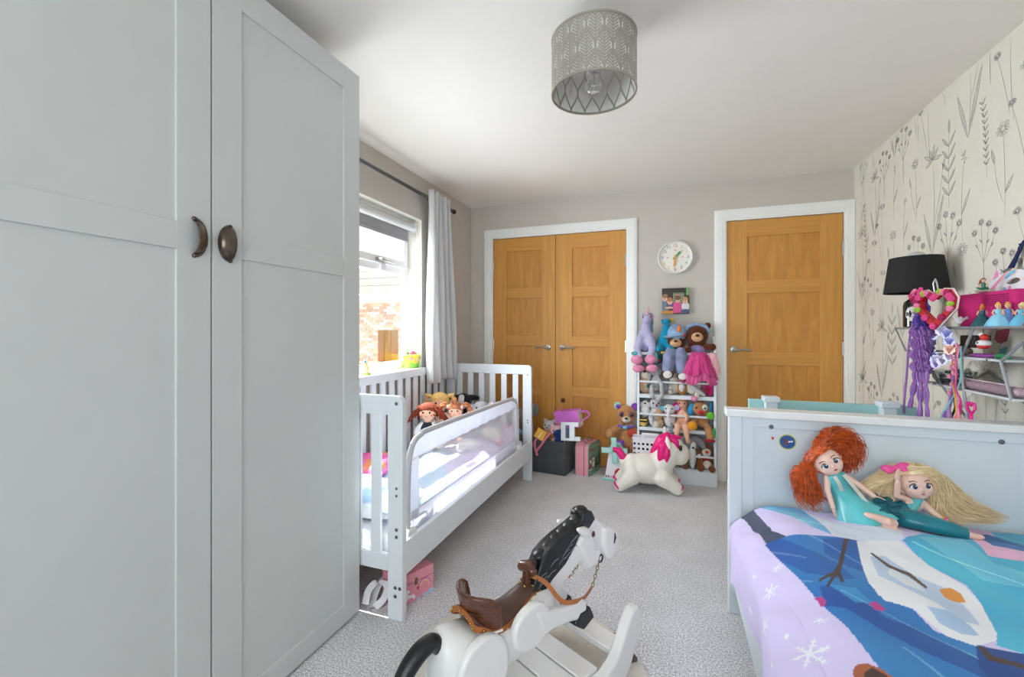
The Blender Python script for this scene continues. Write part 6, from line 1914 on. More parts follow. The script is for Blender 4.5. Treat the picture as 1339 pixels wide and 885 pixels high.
# drum beater
bt = obj('drum_beater', G().tube([(-.905, 3.62, .335), (-.855, 3.66, .585)], .007, 8), M('pale_wood_stick', (206, 140, 78), rough=.6), None)
obj('beater_ball', G().ball((-.853, 3.662, .597), .021), M('dark_wood_ball', (74, 34, 26), rough=.35), bt)
tag(bt, 'wooden drum beater with a dark ball standing out of the toy heap', 'beater', 'toys in the charcoal cube')
rb_ = top_thing('pink_ribbon_strap', 'pink woven strap hanging over the front of the charcoal cube', 'strap',
    G().ribbon(curve_pts([(-.90, 3.60, .37), (-.955, 3.52, .31), (-1.00, 3.492, .24), (-1.035, 3.487, .19), (-1.028, 3.485, .155), (-1.045, 3.487, .20), (-1.05, 3.49, .27), (-1.0, 3.52, .345)], 40), .018, (1, .2, .1), .003), cloth('pink_strap', (226, 130, 150)))
plushies = [
    ('toy_poodle', 'fluffy grey soft toy head behind the yellow block', (-.965, 3.64, .365), .052, LGR),
    ('toy_chick', 'pale blue soft toy behind the white letter', (-.835, 3.665, .378), .052, plush('pale_blue_plush', (140, 180, 214))),
    ('toy_rabbit', 'pale pink soft toy in the middle of the heap', (-.895, 3.60, .335), .050, plush('pale_pink_plush', (240, 200, 206))),
    ('toy_bluebird', 'navy blue soft toy beside the white letter', (-.868, 3.575, .315), .048, plush('navy_plush', (30, 60, 120))),
    ('toy_puppy', 'golden brown soft toy at the front rim of the cube', (-.925, 3.60, .300), .044, plush('golden_plush', (196, 130, 60))),
    ('toy_duck', 'small yellow soft toy at the front rim beside the letter', (-.852, 3.59, .300), .036, plush('duck_yellow', (240, 204, 90)))]
for nm, lb, p, r, m_ in plushies:
    s__ = r / .2
    soft(nm, lb, 'soft toy', (p[0], p[1], p[2] - .45 * s__), random.uniform(-.4, .4), s__,
         [('b', (0, 0, .2), (.2, .18, .22)), ('b', (0, -.03, .5), (.2, .19, .18)), ('b', (-.15, 0, .66), (.07, .05, .07)), ('b', (.15, 0, .66), (.07, .05, .07))], m_,
         [('eye', EYE, [('b', (-.07, -.2, .54), (.022, .02, .026))]), ('eye', EYE, [('b', (.07, -.2, .54), (.022, .02, .026))]), ('nose', NOSE, [('b', (0, -.215, .47), (.03, .02, .02))])], 'toys in the charcoal cube')

# ------------------------------------------------------------------ grey koala plush standing behind the cot
soft('toy_koala', 'grey plush koala with round ears squeezed between cot and double doors', 'soft toy', (-1.285, 3.60, .0), 0, .42,
     [('b', (0, 0, .42), (.26, .17, .4)), ('b', (0, -.04, 1.02), (.34, .22, .26)), ('b', (-.38, .0, 1.20), (.16, .07, .15)), ('b', (.42, .0, 1.22), (.16, .07, .15)), ('t', [(.2, -.02, .85), (.34, -.03, .95), (.48, -.03, .62), (.52, -.04, .38)], [.09, .10, .08, .07]), ('t', [(-.2, -.02, .8), (-.36, -.03, .55)], [.09, .08])], plush('koala_grey', (140, 134, 132)),
     [('eye_white', WPL, [('b', (-.12, -.22, 1.10), (.05, .04, .05))]), ('eye_white', WPL, [('b', (.16, -.22, 1.10), (.05, .04, .05))]), ('eye', EYE, [('b', (-.12, -.255, 1.10), (.034, .03, .034))]), ('eye', EYE, [('b', (.16, -.255, 1.10), (.034, .03, .034))]), ('nose', NOSE, [('b', (.02, -.27, .98), (.06, .05, .09))])])

# ------------------------------------------------------------------ dolls in the cot
ZC = .375
def hair_tubes(name, par, m_, center, R, n, length, seed, spread=1.0, curl=.012, r=.006, gravity=.7, top=.1, w=False, freq=5, back=True):
    q = random.Random(seed)
    g = G()
    c = Vector(center)
    for i in range(n):
        a = q.uniform(0, 2 * math.pi); el = q.uniform(top, 1.45)
        d = Vector((math.cos(a) * math.cos(el), math.sin(a) * math.cos(el), math.sin(el)))
        if d.y < -.45 and d.z < .75:
            continue
        p = c + d * R
        pts = []
        vel = (Vector((d.x * spread, d.y * .5 + .1, d.z * .25)))
        ph = q.uniform(0, 6)
        for s_ in range(11):
            t = s_ / 10
            pos = p + vel * (length * .5 * t) + Vector((0, 0, -gravity * length * t * t))
            pos += Vector((math.cos(ph + t * freq * 2), math.sin(ph + t * freq * 2), .4 * math.sin(ph + t * freq))) * curl * min(1, 3 * t)
            pts.append(pos)
        g.tube(pts, [r * (1 - .5 * (k / 10) ** 2) for k in range(11)], 5)
    o = obj(name, g, m_, par, w=w)
    return o
def rag_doll(name, label, loc, rz, s, hairm, dress, extra=(), hair='loose', top=None, group='dolls and soft toys in the cot'):
    t = soft(name, label, 'doll', loc, rz, s,
        [('b', (0, 0, .76), (.2, .17, .19)), ('b', (0, 0, .34), (.15, .11, .22)), ('b', (0, 0, .56), (.07, .07, .06))], SKIN,
        [('dress', dress, [('b', (0, -.01, .36), (.19, .14, .2)), ('b', (0, -.03, .18), (.24, .19, .15))], 1),
         ('eye', EYE, [('b', (-.075, -.158, .78), (.022, .014, .024))]), ('eye', EYE, [('b', (.075, -.158, .78), (.022, .014, .024))]),
         ('blush', cloth('rosy_cheek', (240, 140, 130)), [('b', (-.115, -.137, .71), (.03, .012, .025))]), ('blush', cloth('rosy_cheek', (240, 140, 130)), [('b', (.115, -.137, .71), (.03, .012, .025))]),
         ('mouth', gloss('rose_lips', (206, 100, 100), .4), [('b', (0, -.172, .69), (.03, .008, .008))]),
         ('sleeve', top or dress, [('t', [(-.13, 0, .48), (-.22, -.06, .38), (-.24, -.09, .30)], [.07, .075, .07])]), ('sleeve', top or dress, [('t', [(.13, 0, .48), (.22, -.06, .38), (.24, -.09, .30)], [.07, .075, .07])]),
         ('hand', SKIN, [('b', (-.25, -.12, .23), (.06, .055, .065))]), ('hand', SKIN, [('b', (.25, -.12, .23), (.06, .055, .065))]),
         ('leg', SKIN, [('t', [(-.1, -.1, .1), (-.13, -.3, .07)], [.075, .07])]), ('leg', SKIN, [('t', [(.1, -.1, .1), (.13, -.3, .07)], [.075, .07])])] + list(extra), group)
    obj('yarn_scalp', G().ball((0, .030 * s, .805 * s), (.212 * s, .185 * s, .185 * s), None, 18, 12), hairm, t)
    return t
AUB = M('auburn_yarn', (150, 58, 22), rough=.8, var=.25, vscale=60, bump=.4, bscale=300)
BLY = M('blond_yarn', (238, 196, 118), rough=.8, var=.15, vscale=60, bump=.4, bscale=300)
GIN = M('ginger_yarn', (206, 130, 80), rough=.8, var=.25, vscale=60, bump=.4, bscale=300)
DEN = cloth('navy_floral_denim', (56, 66, 88), .35)
d1 = rag_doll('rag_doll', 'auburn haired rag doll in a navy floral pinafore in the cot', (-1.56, 2.625, ZC + .03), .35, .30, AUB, DEN, top=cloth('white_cotton', (238, 238, 240)))
hair_tubes('yarn_hair', d1, AUB, (0, .01, .76 * .30), .055, 190, .15, 1, 1.1, .010, .0065, .55)
d2 = rag_doll('rag_doll', 'blond rag doll with a big round face behind the auburn doll', (-1.62, 2.90, ZC + .015), .45, .345, BLY, cloth('cream_cotton', (236, 224, 204)))
hair_tubes('yarn_hair', d2, BLY, (0, .012, .775 * .345), .062, 150, .05, 2, .5, .004, .007, .35, top=.25)
for sx in (1, -1):
    obj('pigtail', G().limb([(sx * .07, .02, .31), (sx * .095, .02, .32), (sx * .10, .02, .275)], [.016, .022, .012], 10), BLY, d2)
d3 = rag_doll('rag_doll', 'ginger rag doll with ribbed bunches in the front of the cot', (-1.415, 2.755, ZC + .05), .35, .27, GIN, cloth('pink_gingham', (226, 150, 186), .3))
g = G()
for sx in (1, -1):
    for k_ in range(9):
        a = k_ / 8
        g.tube(curve_pts([(sx * .048, .0, .235), (sx * (.075 + .02 * a), -.01 + .02 * math.sin(k_), .262 - .012 * k_ * .3), (sx * (.115 - .02 * a), -.01, .225 - .02 * a), (sx * (.10 - .035 * a), -.015, .15)], 12), .0065, 6)
g.tube(curve_pts([(0, -.02, .25), (.005, -.02, .285), (.0, -.01, .295)], 6), .010, 6).tube([(-.015, -.02, .25), (-.022, -.02, .28)], .008, 6).tube([(.015, -.02, .25), (.02, -.02, .275)], .008, 6)
obj('yarn_hair', g, GIN, d3)
hair_tubes('yarn_fringe', d3, GIN, (0, .008, .76 * .27), .048, 90, .02, 3, .2, .002, .006, .2, top=.5)
for sx in (1, -1):
    obj('hair_bow', G().ball((sx * .050, -.02, .235), (.010, .010, .014)), plush('pale_pink_plush', (240, 200, 206)), d3)
GD = 'dolls and soft toys in the cot'
soft('toy_cow', 'black and white plush calf at the far end of the cot', 'soft toy', (-1.565, 3.19, ZC + .01), .3, .30,
     [('b', (0, 0, .3), (.26, .2, .3)), ('b', (0, -.05, .82), (.24, .2, .2)), ('t', [(-.2, 0, .9), (-.36, 0, .90)], [.08, .07]), ('t', [(.2, 0, .9), (.38, 0, .88)], [.08, .07])], BLK,
     [('blaze', WPL, [('b', (-.02, -.17, .82), (.11, .09, .18))]), ('muzzle', plush('peach_muzzle', (240, 206, 190)), [('b', (-.02, -.22, .68), (.11, .08, .08))]), ('eye', EYE, [('b', (.13, -.2, .87), (.024, .02, .026))]), ('eye', EYE, [('b', (-.15, -.2, .87), (.024, .02, .026))])], GD)
soft('toy_elephant', 'pale grey plush elephant with pink ears at the far end of the cot', 'soft toy', (-1.345, 3.05, ZC + .015), .3, .30,
     [('b', (0, 0, .3), (.24, .2, .3)), ('b', (0, -.05, .70), (.22, .2, .2)), ('t', [(.0, -.23, .64), (.04, -.36, .46), (.04, -.38, .32)], [.09, .07, .06]), ('b', (-.25, .02, .66), (.13, .05, .16)), ('b', (.28, .02, .74), (.13, .05, .16))], plush('pale_elephant_grey', (172, 172, 178)),
     [('inner_ear', plush('pale_pink_plush', (240, 200, 206)), [('b', (-.25, -.03, .66), (.09, .03, .12))]), ('inner_ear', plush('pale_pink_plush', (240, 200, 206)), [('b', (.28, -.03, .74), (.09, .03, .12))]), ('eye', EYE, [('b', (.1, -.23, .76), (.022, .02, .026))]), ('eye', EYE, [('b', (-.1, -.23, .76), (.022, .02, .026))])], GD)
soft('toy_sheep', 'small beige plush sheep leaning on the auburn doll', 'soft toy', (-1.455, 2.585, ZC + .025), .2, .17,
     [('b', (0, 0, .3), (.28, .22, .3)), ('b', (0, -.05, .74), (.22, .2, .22)), ('b', (.24, 0, .78), (.09, .05, .12))], plush('oatmeal_plush', (214, 196, 184)),
     [('muzzle', CRM, [('b', (0, -.2, .68), (.1, .07, .08))]), ('eye', EYE, [('b', (.08, -.23, .80), (.02, .02, .024))]), ('eye', EYE, [('b', (-.08, -.23, .80), (.02, .02, .024))])], GD)
soft('toy_lamb', 'pale plush lamb lying behind the mesh at the far end of the cot', 'soft toy', (-1.22, 2.96, ZC), .3, .22,
     [('b', (0, 0, .25), (.34, .24, .25)), ('b', (-.15, -.2, .36), (.2, .19, .18)), ('t', [(.15, -.15, .15), (.3, -.36, .1)], [.1, .1])], CRM,
     [('eye', EYE, [('b', (-.08, -.37, .40), (.02, .02, .024))]), ('eye', EYE, [('b', (-.22, -.37, .40), (.02, .02, .024))]), ('foot', PNK, [('b', (.3, -.42, .12), (.12, .1, .12))])], GD)
soft('toy_bunny', 'white plush bunny lying flat in the middle of the cot', 'soft toy', (-1.26, 2.70, ZC - .01), -.4, .20,
     [('b', (0, 0, .2), (.24, .4, .2)), ('b', (0, -.46, .26), (.2, .2, .18)), ('t', [(-.1, -.4, .36), (-.2, -.1, .42), (-.22, .1, .36)], [.06, .08, .06]), ('t', [(.1, -.4, .36), (.22, -.15, .4), (.26, .05, .3)], [.06, .08, .06])], WPL,
     [('eye', EYE, [('b', (-.09, -.63, .32), (.022, .02, .024))]), ('eye', EYE, [('b', (.09, -.63, .32), (.022, .02, .024))]), ('nose', PNK, [('b', (0, -.66, .26), (.03, .02, .02))])], GD)

# ------------------------------------------------------------------ things on the window sill
eb = thing('easter_basket', 'yellow and green felt basket with a tall handle on the window sill', 'basket', (-1.865, 2.905, WZ0 + .004))
cols_ = []
g = G()
def ebf(u, v):
    a = u * 2 * math.pi
    r = lerp(.062, .080, v)
    wv = .5 + .5 * math.sin(a * 5)
    c = (250, 226, 70) if v > .30 + .16 * wv else (150, 220, 90)
    if v > .93: c = (252, 240, 150)
    cols_.append(lin(c))
    return (.75 * r * math.cos(a), 1.15 * r * math.sin(a), v * .105)
g.grid(ebf, 64, 24)
o = obj('felt_wall', g, M('felt_basket_print', vcol=True, rough=.9, var=.03), eb, cols=cols_)
s__ = o.modifiers.new('thickness', 'SOLIDIFY'); s__.thickness = .003
obj('base', G().lathe([(0, 0), (.058, 0), (.058, .003), (0, .003)], n=24), M('felt_green', (150, 220, 90), rough=.9), eb)
hpts = [(0, .088 * math.cos(t), .098 + .135 * math.sin(t)) for t in [i * math.pi / 20 for i in range(21)]]
obj('handle', G().ribbon(hpts, .016, (1, 0, 0), .003), M('felt_yellow', (252, 226, 140), rough=.9), eb)
for (a, z, c_, nm) in ((-.75, .072, (240, 130, 170), 'pink'), (-.25, .062, (250, 200, 170), 'peach'), (.25, .075, (150, 200, 240), 'blue')):
    x, y = .075 * math.cos(a * 0 + a), .1 * math.sin(a)
    fl_ = [((.012 + .007 * math.cos(5 * t)) * math.cos(t), (.012 + .007 * math.cos(5 * t)) * math.sin(t)) for t in [i * .2094 for i in range(30)]]
    px_, py_ = .75 * .0785 * math.cos(a * 1.2), 1.15 * .0785 * math.sin(a * 1.2)
    nrm = Vector((math.cos(a * 1.2), math.sin(a * 1.2), 0))
    obj('felt_flower', G().prism(fl_, 0, .003, frame((px_, py_, z), (-nrm.y, nrm.x, 0), (0, 0, 1), nrm)), M('felt_' + nm, c_, rough=.9), eb)
eg = [((-1.88, 2.86), (226, 150, 90), 'brown'), ((-1.85, 2.895), (200, 90, 120), 'berry'), ((-1.875, 2.925), (80, 110, 170), 'indigo'), ((-1.85, 2.95), (120, 150, 80), 'olive'), ((-1.865, 2.838), (110, 130, 70), 'moss')]
for i_, (p, c_, nm) in enumerate(eg):
    o = obj('easter_egg', G().ball((p[0], p[1], WZ0 + .105 + .004 * (i_ % 2)), (.020, .020, .026), None, 14, 10), gloss('egg_' + nm, c_, .4), None)
    tag(o, '%s painted egg in the yellow and green felt basket' % nm, 'egg', 'eggs in the felt basket')
obj('egg_nest', G().ball((0, 0, .06), (.045, .072, .030)), M('paper_straw', (226, 206, 130), rough=.9, bump=.6, bscale=200), eb)
cr = thing('sill_ornament', 'painted rabbit ornament with a carrot on the near end of the window sill', 'ornament', (-1.835, 2.325, WZ0 + .004))
g = G().ball((0, 0, .03), (.022, .026, .03)).ball((0, -.005, .068), (.016, .017, .017))
obj('rabbit', g, gloss('glazed_cream', (236, 214, 196), .3), cr, voxel=.004)
for sy in (1, -1):
    obj('ear', G().limb([(0, sy * .008, .08), (0, sy * .014, .105)], [.005, .004], 8), gloss('glazed_pink', (230, 170, 160), .3), cr)
obj('carrot', G().tube([(.02, -.03, .08), (.022, -.012, .02)], [.010, .004], 10), gloss('glazed_orange', (236, 170, 80), .3), cr)
obj('leaf_sprig', G().ball((.018, -.034, .088), (.008, .012, .010)), gloss('glazed_blue', (90, 170, 200), .3), cr)
obj('grass_base', G().lathe([(0, 0), (.034, 0), (.032, .012), (0, .014)], n=18), gloss('glazed_green', (150, 190, 90), .3), cr)
# ------------------------------------------------------------------ wire framed wall shelf on the right wall
sf = thing('wall_shelf', 'grey wire framed wall shelf with three boards on the wallpaper', 'shelf', (XR, 2.3, 1.1))
SG = M('shelf_grey_metal', (150, 153, 158), rough=.45, metal=.3, var=.03)
SBD = M('shelf_pale_board', (205, 207, 210), rough=.5, var=.03)
xf, xw = 1.075, XR - .006
obj('shelf_board', G().box(xf, 1.60, 1.204, XR - .001, 2.72, 1.212), SBD, sf, w=True, bevel=.001)
obj('shelf_board', G().box(xf, 1.98, 1.088, XR - .001, 2.46, 1.096), SBD, sf, w=True, bevel=.001)
obj('shelf_board', G().box(xf, 1.92, .962, XR - .001, 2.48, .970), SBD, sf, w=True, bevel=.001)
def rodp(pts, r=.0048, x=None):
    obj('wire_rod', G().tube(pts, r, 8), SG, sf, w=True)
rodp([(xf, 1.60, 1.208), (xf, 2.72, 1.208), (xf, 2.62, 1.10), (xf, 2.46, 1.092)])
rodp([(xf, 2.12, 1.208), (xf, 2.19, 1.10), (xf, 2.19, 1.01), (xf, 2.155, .86), (xf, 2.13, .80)])
rodp([(xf, 1.975, 1.092), (xf, 1.88, 1.16)])
rodp([(xf, 1.98, 1.092), (xf, 1.93, .966)])
rodp([(xf, 2.50, .966), (xf, 2.395, 1.02), (xf, 2.30, .95), (xf, 2.20, .885), (xf, 2.155, .86)])
rodp([(xw, 2.18, 1.09), (xw, 2.17, .966), (xw, 2.16, .80)])
rodp([(xw, 2.60, .945), (xw, 2.51, .977), (xw, 2.41, 1.025), (xw, 2.33, .985), (xw, 2.18, .905), (xw, 2.0, .82)])
for y in (2.60, 2.05):
    for z in (1.208, 1.092 if y < 2.2 else 1.1):
        rodp([(xf, y, z), (xw, y, z)])
# table lamp made from a black bottle
tl = thing('bottle_lamp', 'table lamp with a black drum shade on a dark bottle base', 'lamp', (1.142, 2.685, 1.212))
lx, ly = 0, 0
obj('bottle_base', G().lathe([(0, 0), (.036, 0), (.040, .004), (.040, .105), (.036, .125), (.018, .140), (.014, .16), (.014, .185), (0, .185)], (0, .022, 0), n=28), M('dark_bottle_glass', (22, 20, 20), rough=.08, var=.02, coat=.6), tl)
ang = math.atan2(-2.62, -1.30)
def on_bottle(u, z, r):
    return (r * math.cos(ang + u), .022 + r * math.sin(ang + u), z)
g = G(); n_ = 18; vs = []; 
ring = [on_bottle(.72 * math.cos(t), .066 + .036 * math.sin(t), .0408) for t in [i * 2 * math.pi / 28 for i in range(28)]]
vs = [on_bottle(0, .066, .0408)] + ring
g.add(vs, [(0, 1 + (i + 1) % 28, 1 + i) if False else (0, 1 + i, 1 + (i + 1) % 28) for i in range(28)])
lb = obj('round_label', g, M('ivory_label', (236, 232, 224), rough=.6), tl, smooth=False)
def bottle_text(nm, s__, size, z):
    cu = bpy.data.curves.new(nm, 'FONT'); cu.body = s__; cu.size = size; cu.align_x = 'CENTER'; cu.align_y = 'CENTER'; cu.extrude = .0002
    t_ = bpy.data.objects.new(nm, cu); col.objects.link(t_)
    me = bpy.data.meshes.new_from_object(t_.evaluated_get(bpy.context.evaluated_depsgraph_get()))
    bpy.data.objects.remove(t_); bpy.data.curves.remove(cu)
    for v in me.vertices:
        u = v.co.x / .041
        r = .0412 + v.co.z
        v.co = Vector(on_bottle(u, z + v.co.y, r))
    me.materials.clear(); me.materials.append(M('label_ink', (40, 36, 34), rough=.6))
    o_ = bpy.data.objects.new(nm, me); col.objects.link(o_); o_.parent = lb; WM[o_] = WM[lb]
bottle_text('label_lettering', "HENDRICK'S", .0105, .070)
bottle_text('label_lettering', 'GIN', .009, .052)
SHB = M('black_shade_fabric', (24, 23, 24), rough=.8, var=.1, bump=.15, bscale=500)
obj('lamp_shade', G().lathe([(.124, .168), (.101, .342), (.099, .342), (.122, .168)], n=48, closed=True), SHB, tl)
obj('shade_spider', G().tube([(-.10, 0, .33), (.10, 0, .33)], .002, 6).tube([(0, -.10, .33), (0, .10, .33)], .002, 6).tube([(0, 0, .185), (0, 0, .335)], .008, 8), GREYMETAL, tl)
obj('frosted_globe', G().ball((0, 0, .342), (.040, .040, .030), None, 20, 12), M('frosted_glass', (226, 228, 228), rough=.3, var=.02, trans=.3), tl)
# fuchsia speaker box
sp = thing('speaker_box', 'fuchsia padded speaker box with a wave of holes on the top board', 'speaker', (1.205, 2.215, 1.212))
FUC = M('fuchsia_fabric', (206, 26, 120), rough=.7, var=.05, bump=.2, bscale=400)
g = G()
for _ in (0,):
    g.box(-.055, -.165, 0, .055, .165, .134)
obj('cube', g, FUC, sp, bevel=.012, segs=4)
g = G()
HOL = M('speaker_hole', (60, 6, 36), rough=.9)
hh_ = [3, 5, 8, 6, 9, 7, 10, 8, 11, 9, 12, 8, 6]
for i_, n__ in enumerate(hh_):
    for j_ in range(n__):
        y = -.02 - i_ * .0095; z = .105 - (n__ - j_) * .0075 + .02
        if z < .02: continue
        g.lathe([(0, 0), (.0022, 0), (.0022, .0008), (0, .0008)], n=8, mat=frame((-.0552, y, z), (0, 1, 0), (0, 0, 1), (-1, 0, 0)))
obj('speaker_holes', g, HOL, sp, stuff=True, smooth=False)
# unicorn mask leaning on the wall
mk = thing('unicorn_mask', 'white unicorn mask with a blue glitter horn propped above the fuchsia box', 'mask', (1.225, 2.2, 1.347))
mm4 = frame((1.232, 2.245, 1.347), (0, -1, 0), (.22, 0, .975), (-.975, 0, .22))
mask = [(-.105, .002), (-.10, .03), (-.085, .05), (-.055, .065), (-.02, .078), (.02, .085), (.06, .082), (.10, .066), (.125, .04), (.12, .01), (.09, -.0), (.04, -.0), (-.04, -.0)]
eye_ = [(-.005, .034), (.015, .047), (.04, .052), (.065, .047), (.075, .037), (.055, .028), (.02, .026)]
MW = M('white_mask_foam', (234, 236, 244), rough=.6, var=.02)
import itertools as _it
def with_hole(outer, hole, z0_, z1_, M4, mat_, nm, par):
    bm = bmesh.new()
    def loop(pts, z):
        return [bm.verts.new((p[0], p[1], z)) for p in pts]
    for z in (z0_, z1_):
        a, b = loop(outer, z), loop(hole, z)
        es = [bm.edges.new((a[i], a[(i + 1) % len(a)])) for i in range(len(a))] + [bm.edges.new((b[i], b[(i + 1) % len(b)])) for i in range(len(b))]
        bmesh.ops.triangle_fill(bm, use_beauty=True, edges=es)
        if z == z0_:
            a0_, b0_ = a, b
    for p, q in ((a0_, a), (b0_, b)):
        for i in range(len(p)):
            bm.faces.new((p[i], p[(i + 1) % len(p)], q[(i + 1) % len(p)], q[i]))
    bmesh.ops.recalc_face_normals(bm, faces=bm.faces)
    g = G(); bm.verts.index_update()
    g.add([v.co.copy() for v in bm.verts], [[v.index for v in f.verts] for f in bm.faces], 0, M4)
    bm.free()
    return obj(nm, g, mat_, par, w=True, smooth=False)
with_hole(mask, eye_, 0, .006, mm4, MW, 'face', mk)
def mflat(nm, poly, m_, z0_=.006, z1_=.009):
    return obj(nm, G().prism(poly, z0_, z1_, mm4), m_, mk, w=True, smooth=False)
mflat('ear', [(.085, .06), (.125, .105), (.15, .12), (.145, .075), (.125, .045)], MW, -.002, .004)
mflat('inner_ear', [(.10, .068), (.125, .098), (.14, .108), (.136, .078), (.12, .055)], M('mask_pink', (238, 150, 196), rough=.6), .004, .006)
mflat('ear', [(-.085, .05), (-.088, .085), (-.075, .105), (-.055, .085), (-.05, .062)], MW, -.002, .004)
mflat('inner_ear', [(-.08, .055), (-.081, .082), (-.074, .096), (-.06, .08), (-.057, .066)], M('mask_pink'), .004, .006)
mflat('forelock', [(-.065, .03), (-.04, .06), (-.005, .085), (.03, .09), (.045, .075), (.035, .062), (.0, .062), (-.03, .045), (-.055, .015)], M('mask_peach', (246, 218, 196), rough=.6))
mflat('forelock_stripe', [(-.07, .015), (-.045, .042), (-.015, .072), (.0, .082), (-.02, .06), (-.045, .028), (-.06, .005)], M('mask_pink'), .009, .011)
mflat('forelock_stripe', [(-.01, .055), (.005, .072), (.035, .084), (.04, .07), (.015, .062), (.0, .05)], M('mask_blue', (130, 196, 232), rough=.6), .009, .011)
hn = [(-.02, .085), (.012, .088), (.018, .13), (.026, .165), (.012, .168), (.0, .13)]
mflat('glitter_horn', hn, M('blue_glitter', (14, 60, 130), rough=.35, metal=.4, var=.5, vscale=500), .0, .006)
st_ = [(.026 + (.018 if i % 2 == 0 else .008) * math.sin(i * math.pi / 5 + .2), .178 + (.018 if i % 2 == 0 else .008) * math.cos(i * math.pi / 5 + .2)) for i in range(10)]
mflat('glitter_star', st_, M('blue_glitter'), .004, .009)
mflat('silver_band', [(-.022, .078), (.014, .08), (.014, .092), (-.02, .090)], M('silver_glitter', (180, 184, 190), rough=.3, metal=.7, var=.4, vscale=400), .006, .009)
for p, c_, nm in (((.03, .012), 'mask_pink', 'star'), ((.005, .008), 'mask_blue', 'star'), ((.095, .045), 'mask_peach', 'heart'), ((.105, .07), 'mask_pink', 'star')):
    s2 = [(p[0] + (.009 if i % 2 == 0 else .004) * math.sin(i * math.pi / 5), p[1] + (.009 if i % 2 == 0 else .004) * math.cos(i * math.pi / 5)) for i in range(10)]
    mflat('foam_' + nm, s2, M(c_))
# figurines
FSK = gloss('figure_skin', (238, 190, 160), .4)
def figurine(name, label, loc, rz, h, dress, hairm, cape=None, sit=False, group='small figurines on the wall shelf', skirt=.27):
    t = thing(name, label, 'figurine', loc, rz, group)
    if not sit:
        fl__ = []
        prof_ = [(0, 0), (skirt, 0), (skirt * 1.02, .015), (skirt * .80, .22), (skirt * .52, .42), (.085, .55), (.10, .64), (.105, .70), (.05, .735), (0, .735)]
        g = G(); n__ = 26
        vs = []
        for r, z in prof_:
            for j in range(n__):
                a = 2 * math.pi * j / n__
                rr2 = r * (1 + (.07 * math.sin(a * 7) if z < .4 else 0))
                vs.append((rr2 * h * math.cos(a), rr2 * h * .85 * math.sin(a), z * h))
        fs = [(i * n__ + j, i * n__ + (j + 1) % n__, (i + 1) * n__ + (j + 1) % n__, (i + 1) * n__ + j) for i in range(len(prof_) - 1) for j in range(n__)]
        g.add(vs, fs)
        obj('gown', g, dress, t)
        g = G().ball((0, -.0, .855 * h), (.088 * h, .085 * h, .10 * h), None, 14, 10).tube([(0, 0, .72 * h), (0, 0, .80 * h)], .035 * h, 8)
        obj('head', g, FSK, t)
        for sx in (1, -1):
            obj('arm', G().limb([(sx * .11 * h, 0, .69 * h), (sx * .16 * h, -.04 * h, .56 * h), (sx * .11 * h, -.12 * h, .50 * h)], [.035 * h, .03 * h, .026 * h], 8), FSK, t)
        g = G().ball((0, .02 * h, .88 * h), (.10 * h, .10 * h, .105 * h), None, 14, 10).ball((0, .07 * h, .985 * h), (.055 * h, .055 * h, .05 * h)).limb([(.04 * h, .07 * h, .86 * h), (.07 * h, .08 * h, .70 * h)], [.05 * h, .03 * h], 8)
        obj('hair', g, hairm, t, voxel=h * .022)
        zf = .86
    else:
        g = G().ball((0, .0, .12 * h), (.42 * h, .3 * h, .14 * h), None, 14, 8).ball((.3 * h, -.05 * h, .08 * h), (.25 * h, .2 * h, .12 * h), None, 12, 8)
        obj('rock', g, gloss('figure_rock', (190, 184, 170), .6), t, voxel=h * .03)
        g = G().limb([(0, 0, .28 * h), (.16 * h, -.2 * h, .26 * h), (-.1 * h, -.3 * h, .24 * h), (-.32 * h, -.15 * h, .34 * h)], [.13 * h, .11 * h, .08 * h, .05 * h], 10)
        obj('skirt', g, dress, t, voxel=h * .03)
        g = G().limb([(0, 0, .3 * h), (0, .0, .58 * h)], [.10 * h, .11 * h], 10).tube([(0, 0, .6 * h), (0, 0, .7 * h)], .04 * h, 8)
        obj('torso', g, dress, t)
        g = G().ball((0, -.01 * h, .80 * h), (.11 * h, .105 * h, .125 * h), None, 14, 10)
        for sx in (1, -1):
            g.limb([(sx * .13 * h, 0, .58 * h), (sx * .2 * h, -.02 * h, .42 * h), (sx * .18 * h, -.04 * h, .25 * h)], [.045 * h, .04 * h, .035 * h], 8)
        obj('head', g, FSK, t)
        g = G().ball((0, .03 * h, .85 * h), (.13 * h, .12 * h, .13 * h)).limb([(-.1 * h, .05 * h, .8 * h), (-.18 * h, .05 * h, .55 * h)], [.09 * h, .06 * h], 8)
        obj('hair', g, hairm, t, voxel=h * .03)
        zf = .81
    k__ = .085 if not sit else .105
    for sx in (1, -1):
        obj('eye', G().ball((sx * .035 * h, -k__ * h, zf * h), (.013 * h, .008 * h, .016 * h), None, 8, 6), EYE, t)
    obj('lips', G().ball((0, -k__ * h, (zf - .05) * h), (.018 * h, .006 * h, .007 * h), None, 8, 6), gloss('rose_lips', (206, 100, 100), .4), t)
    return t
facing = math.radians(-25)
figurine('seated_figurine', 'seated red haired figurine in green on top of the fuchsia box', (1.175, 2.26, 1.347), math.radians(-25), .060, gloss('figure_green', (30, 120, 90), .35), gloss('figure_red_hair', (130, 30, 34), .4), sit=True)
figurine('cloaked_figurine', 'dark teal cloaked figurine with orange hair seen from behind', (1.098, 2.118, 1.212), math.radians(155), .082, gloss('figure_teal', (20, 84, 92), .4), gloss('figure_orange_hair', (206, 110, 50), .4), skirt=.36)
figurine('ballgown_figurine', 'golden haired figurine in a pale blue ball gown at the shelf front', (1.095, 2.03, 1.212), math.radians(-30), .084, gloss('figure_pale_blue', (140, 206, 236), .35), gloss('figure_gold_hair', (240, 184, 70), .4), skirt=.40)
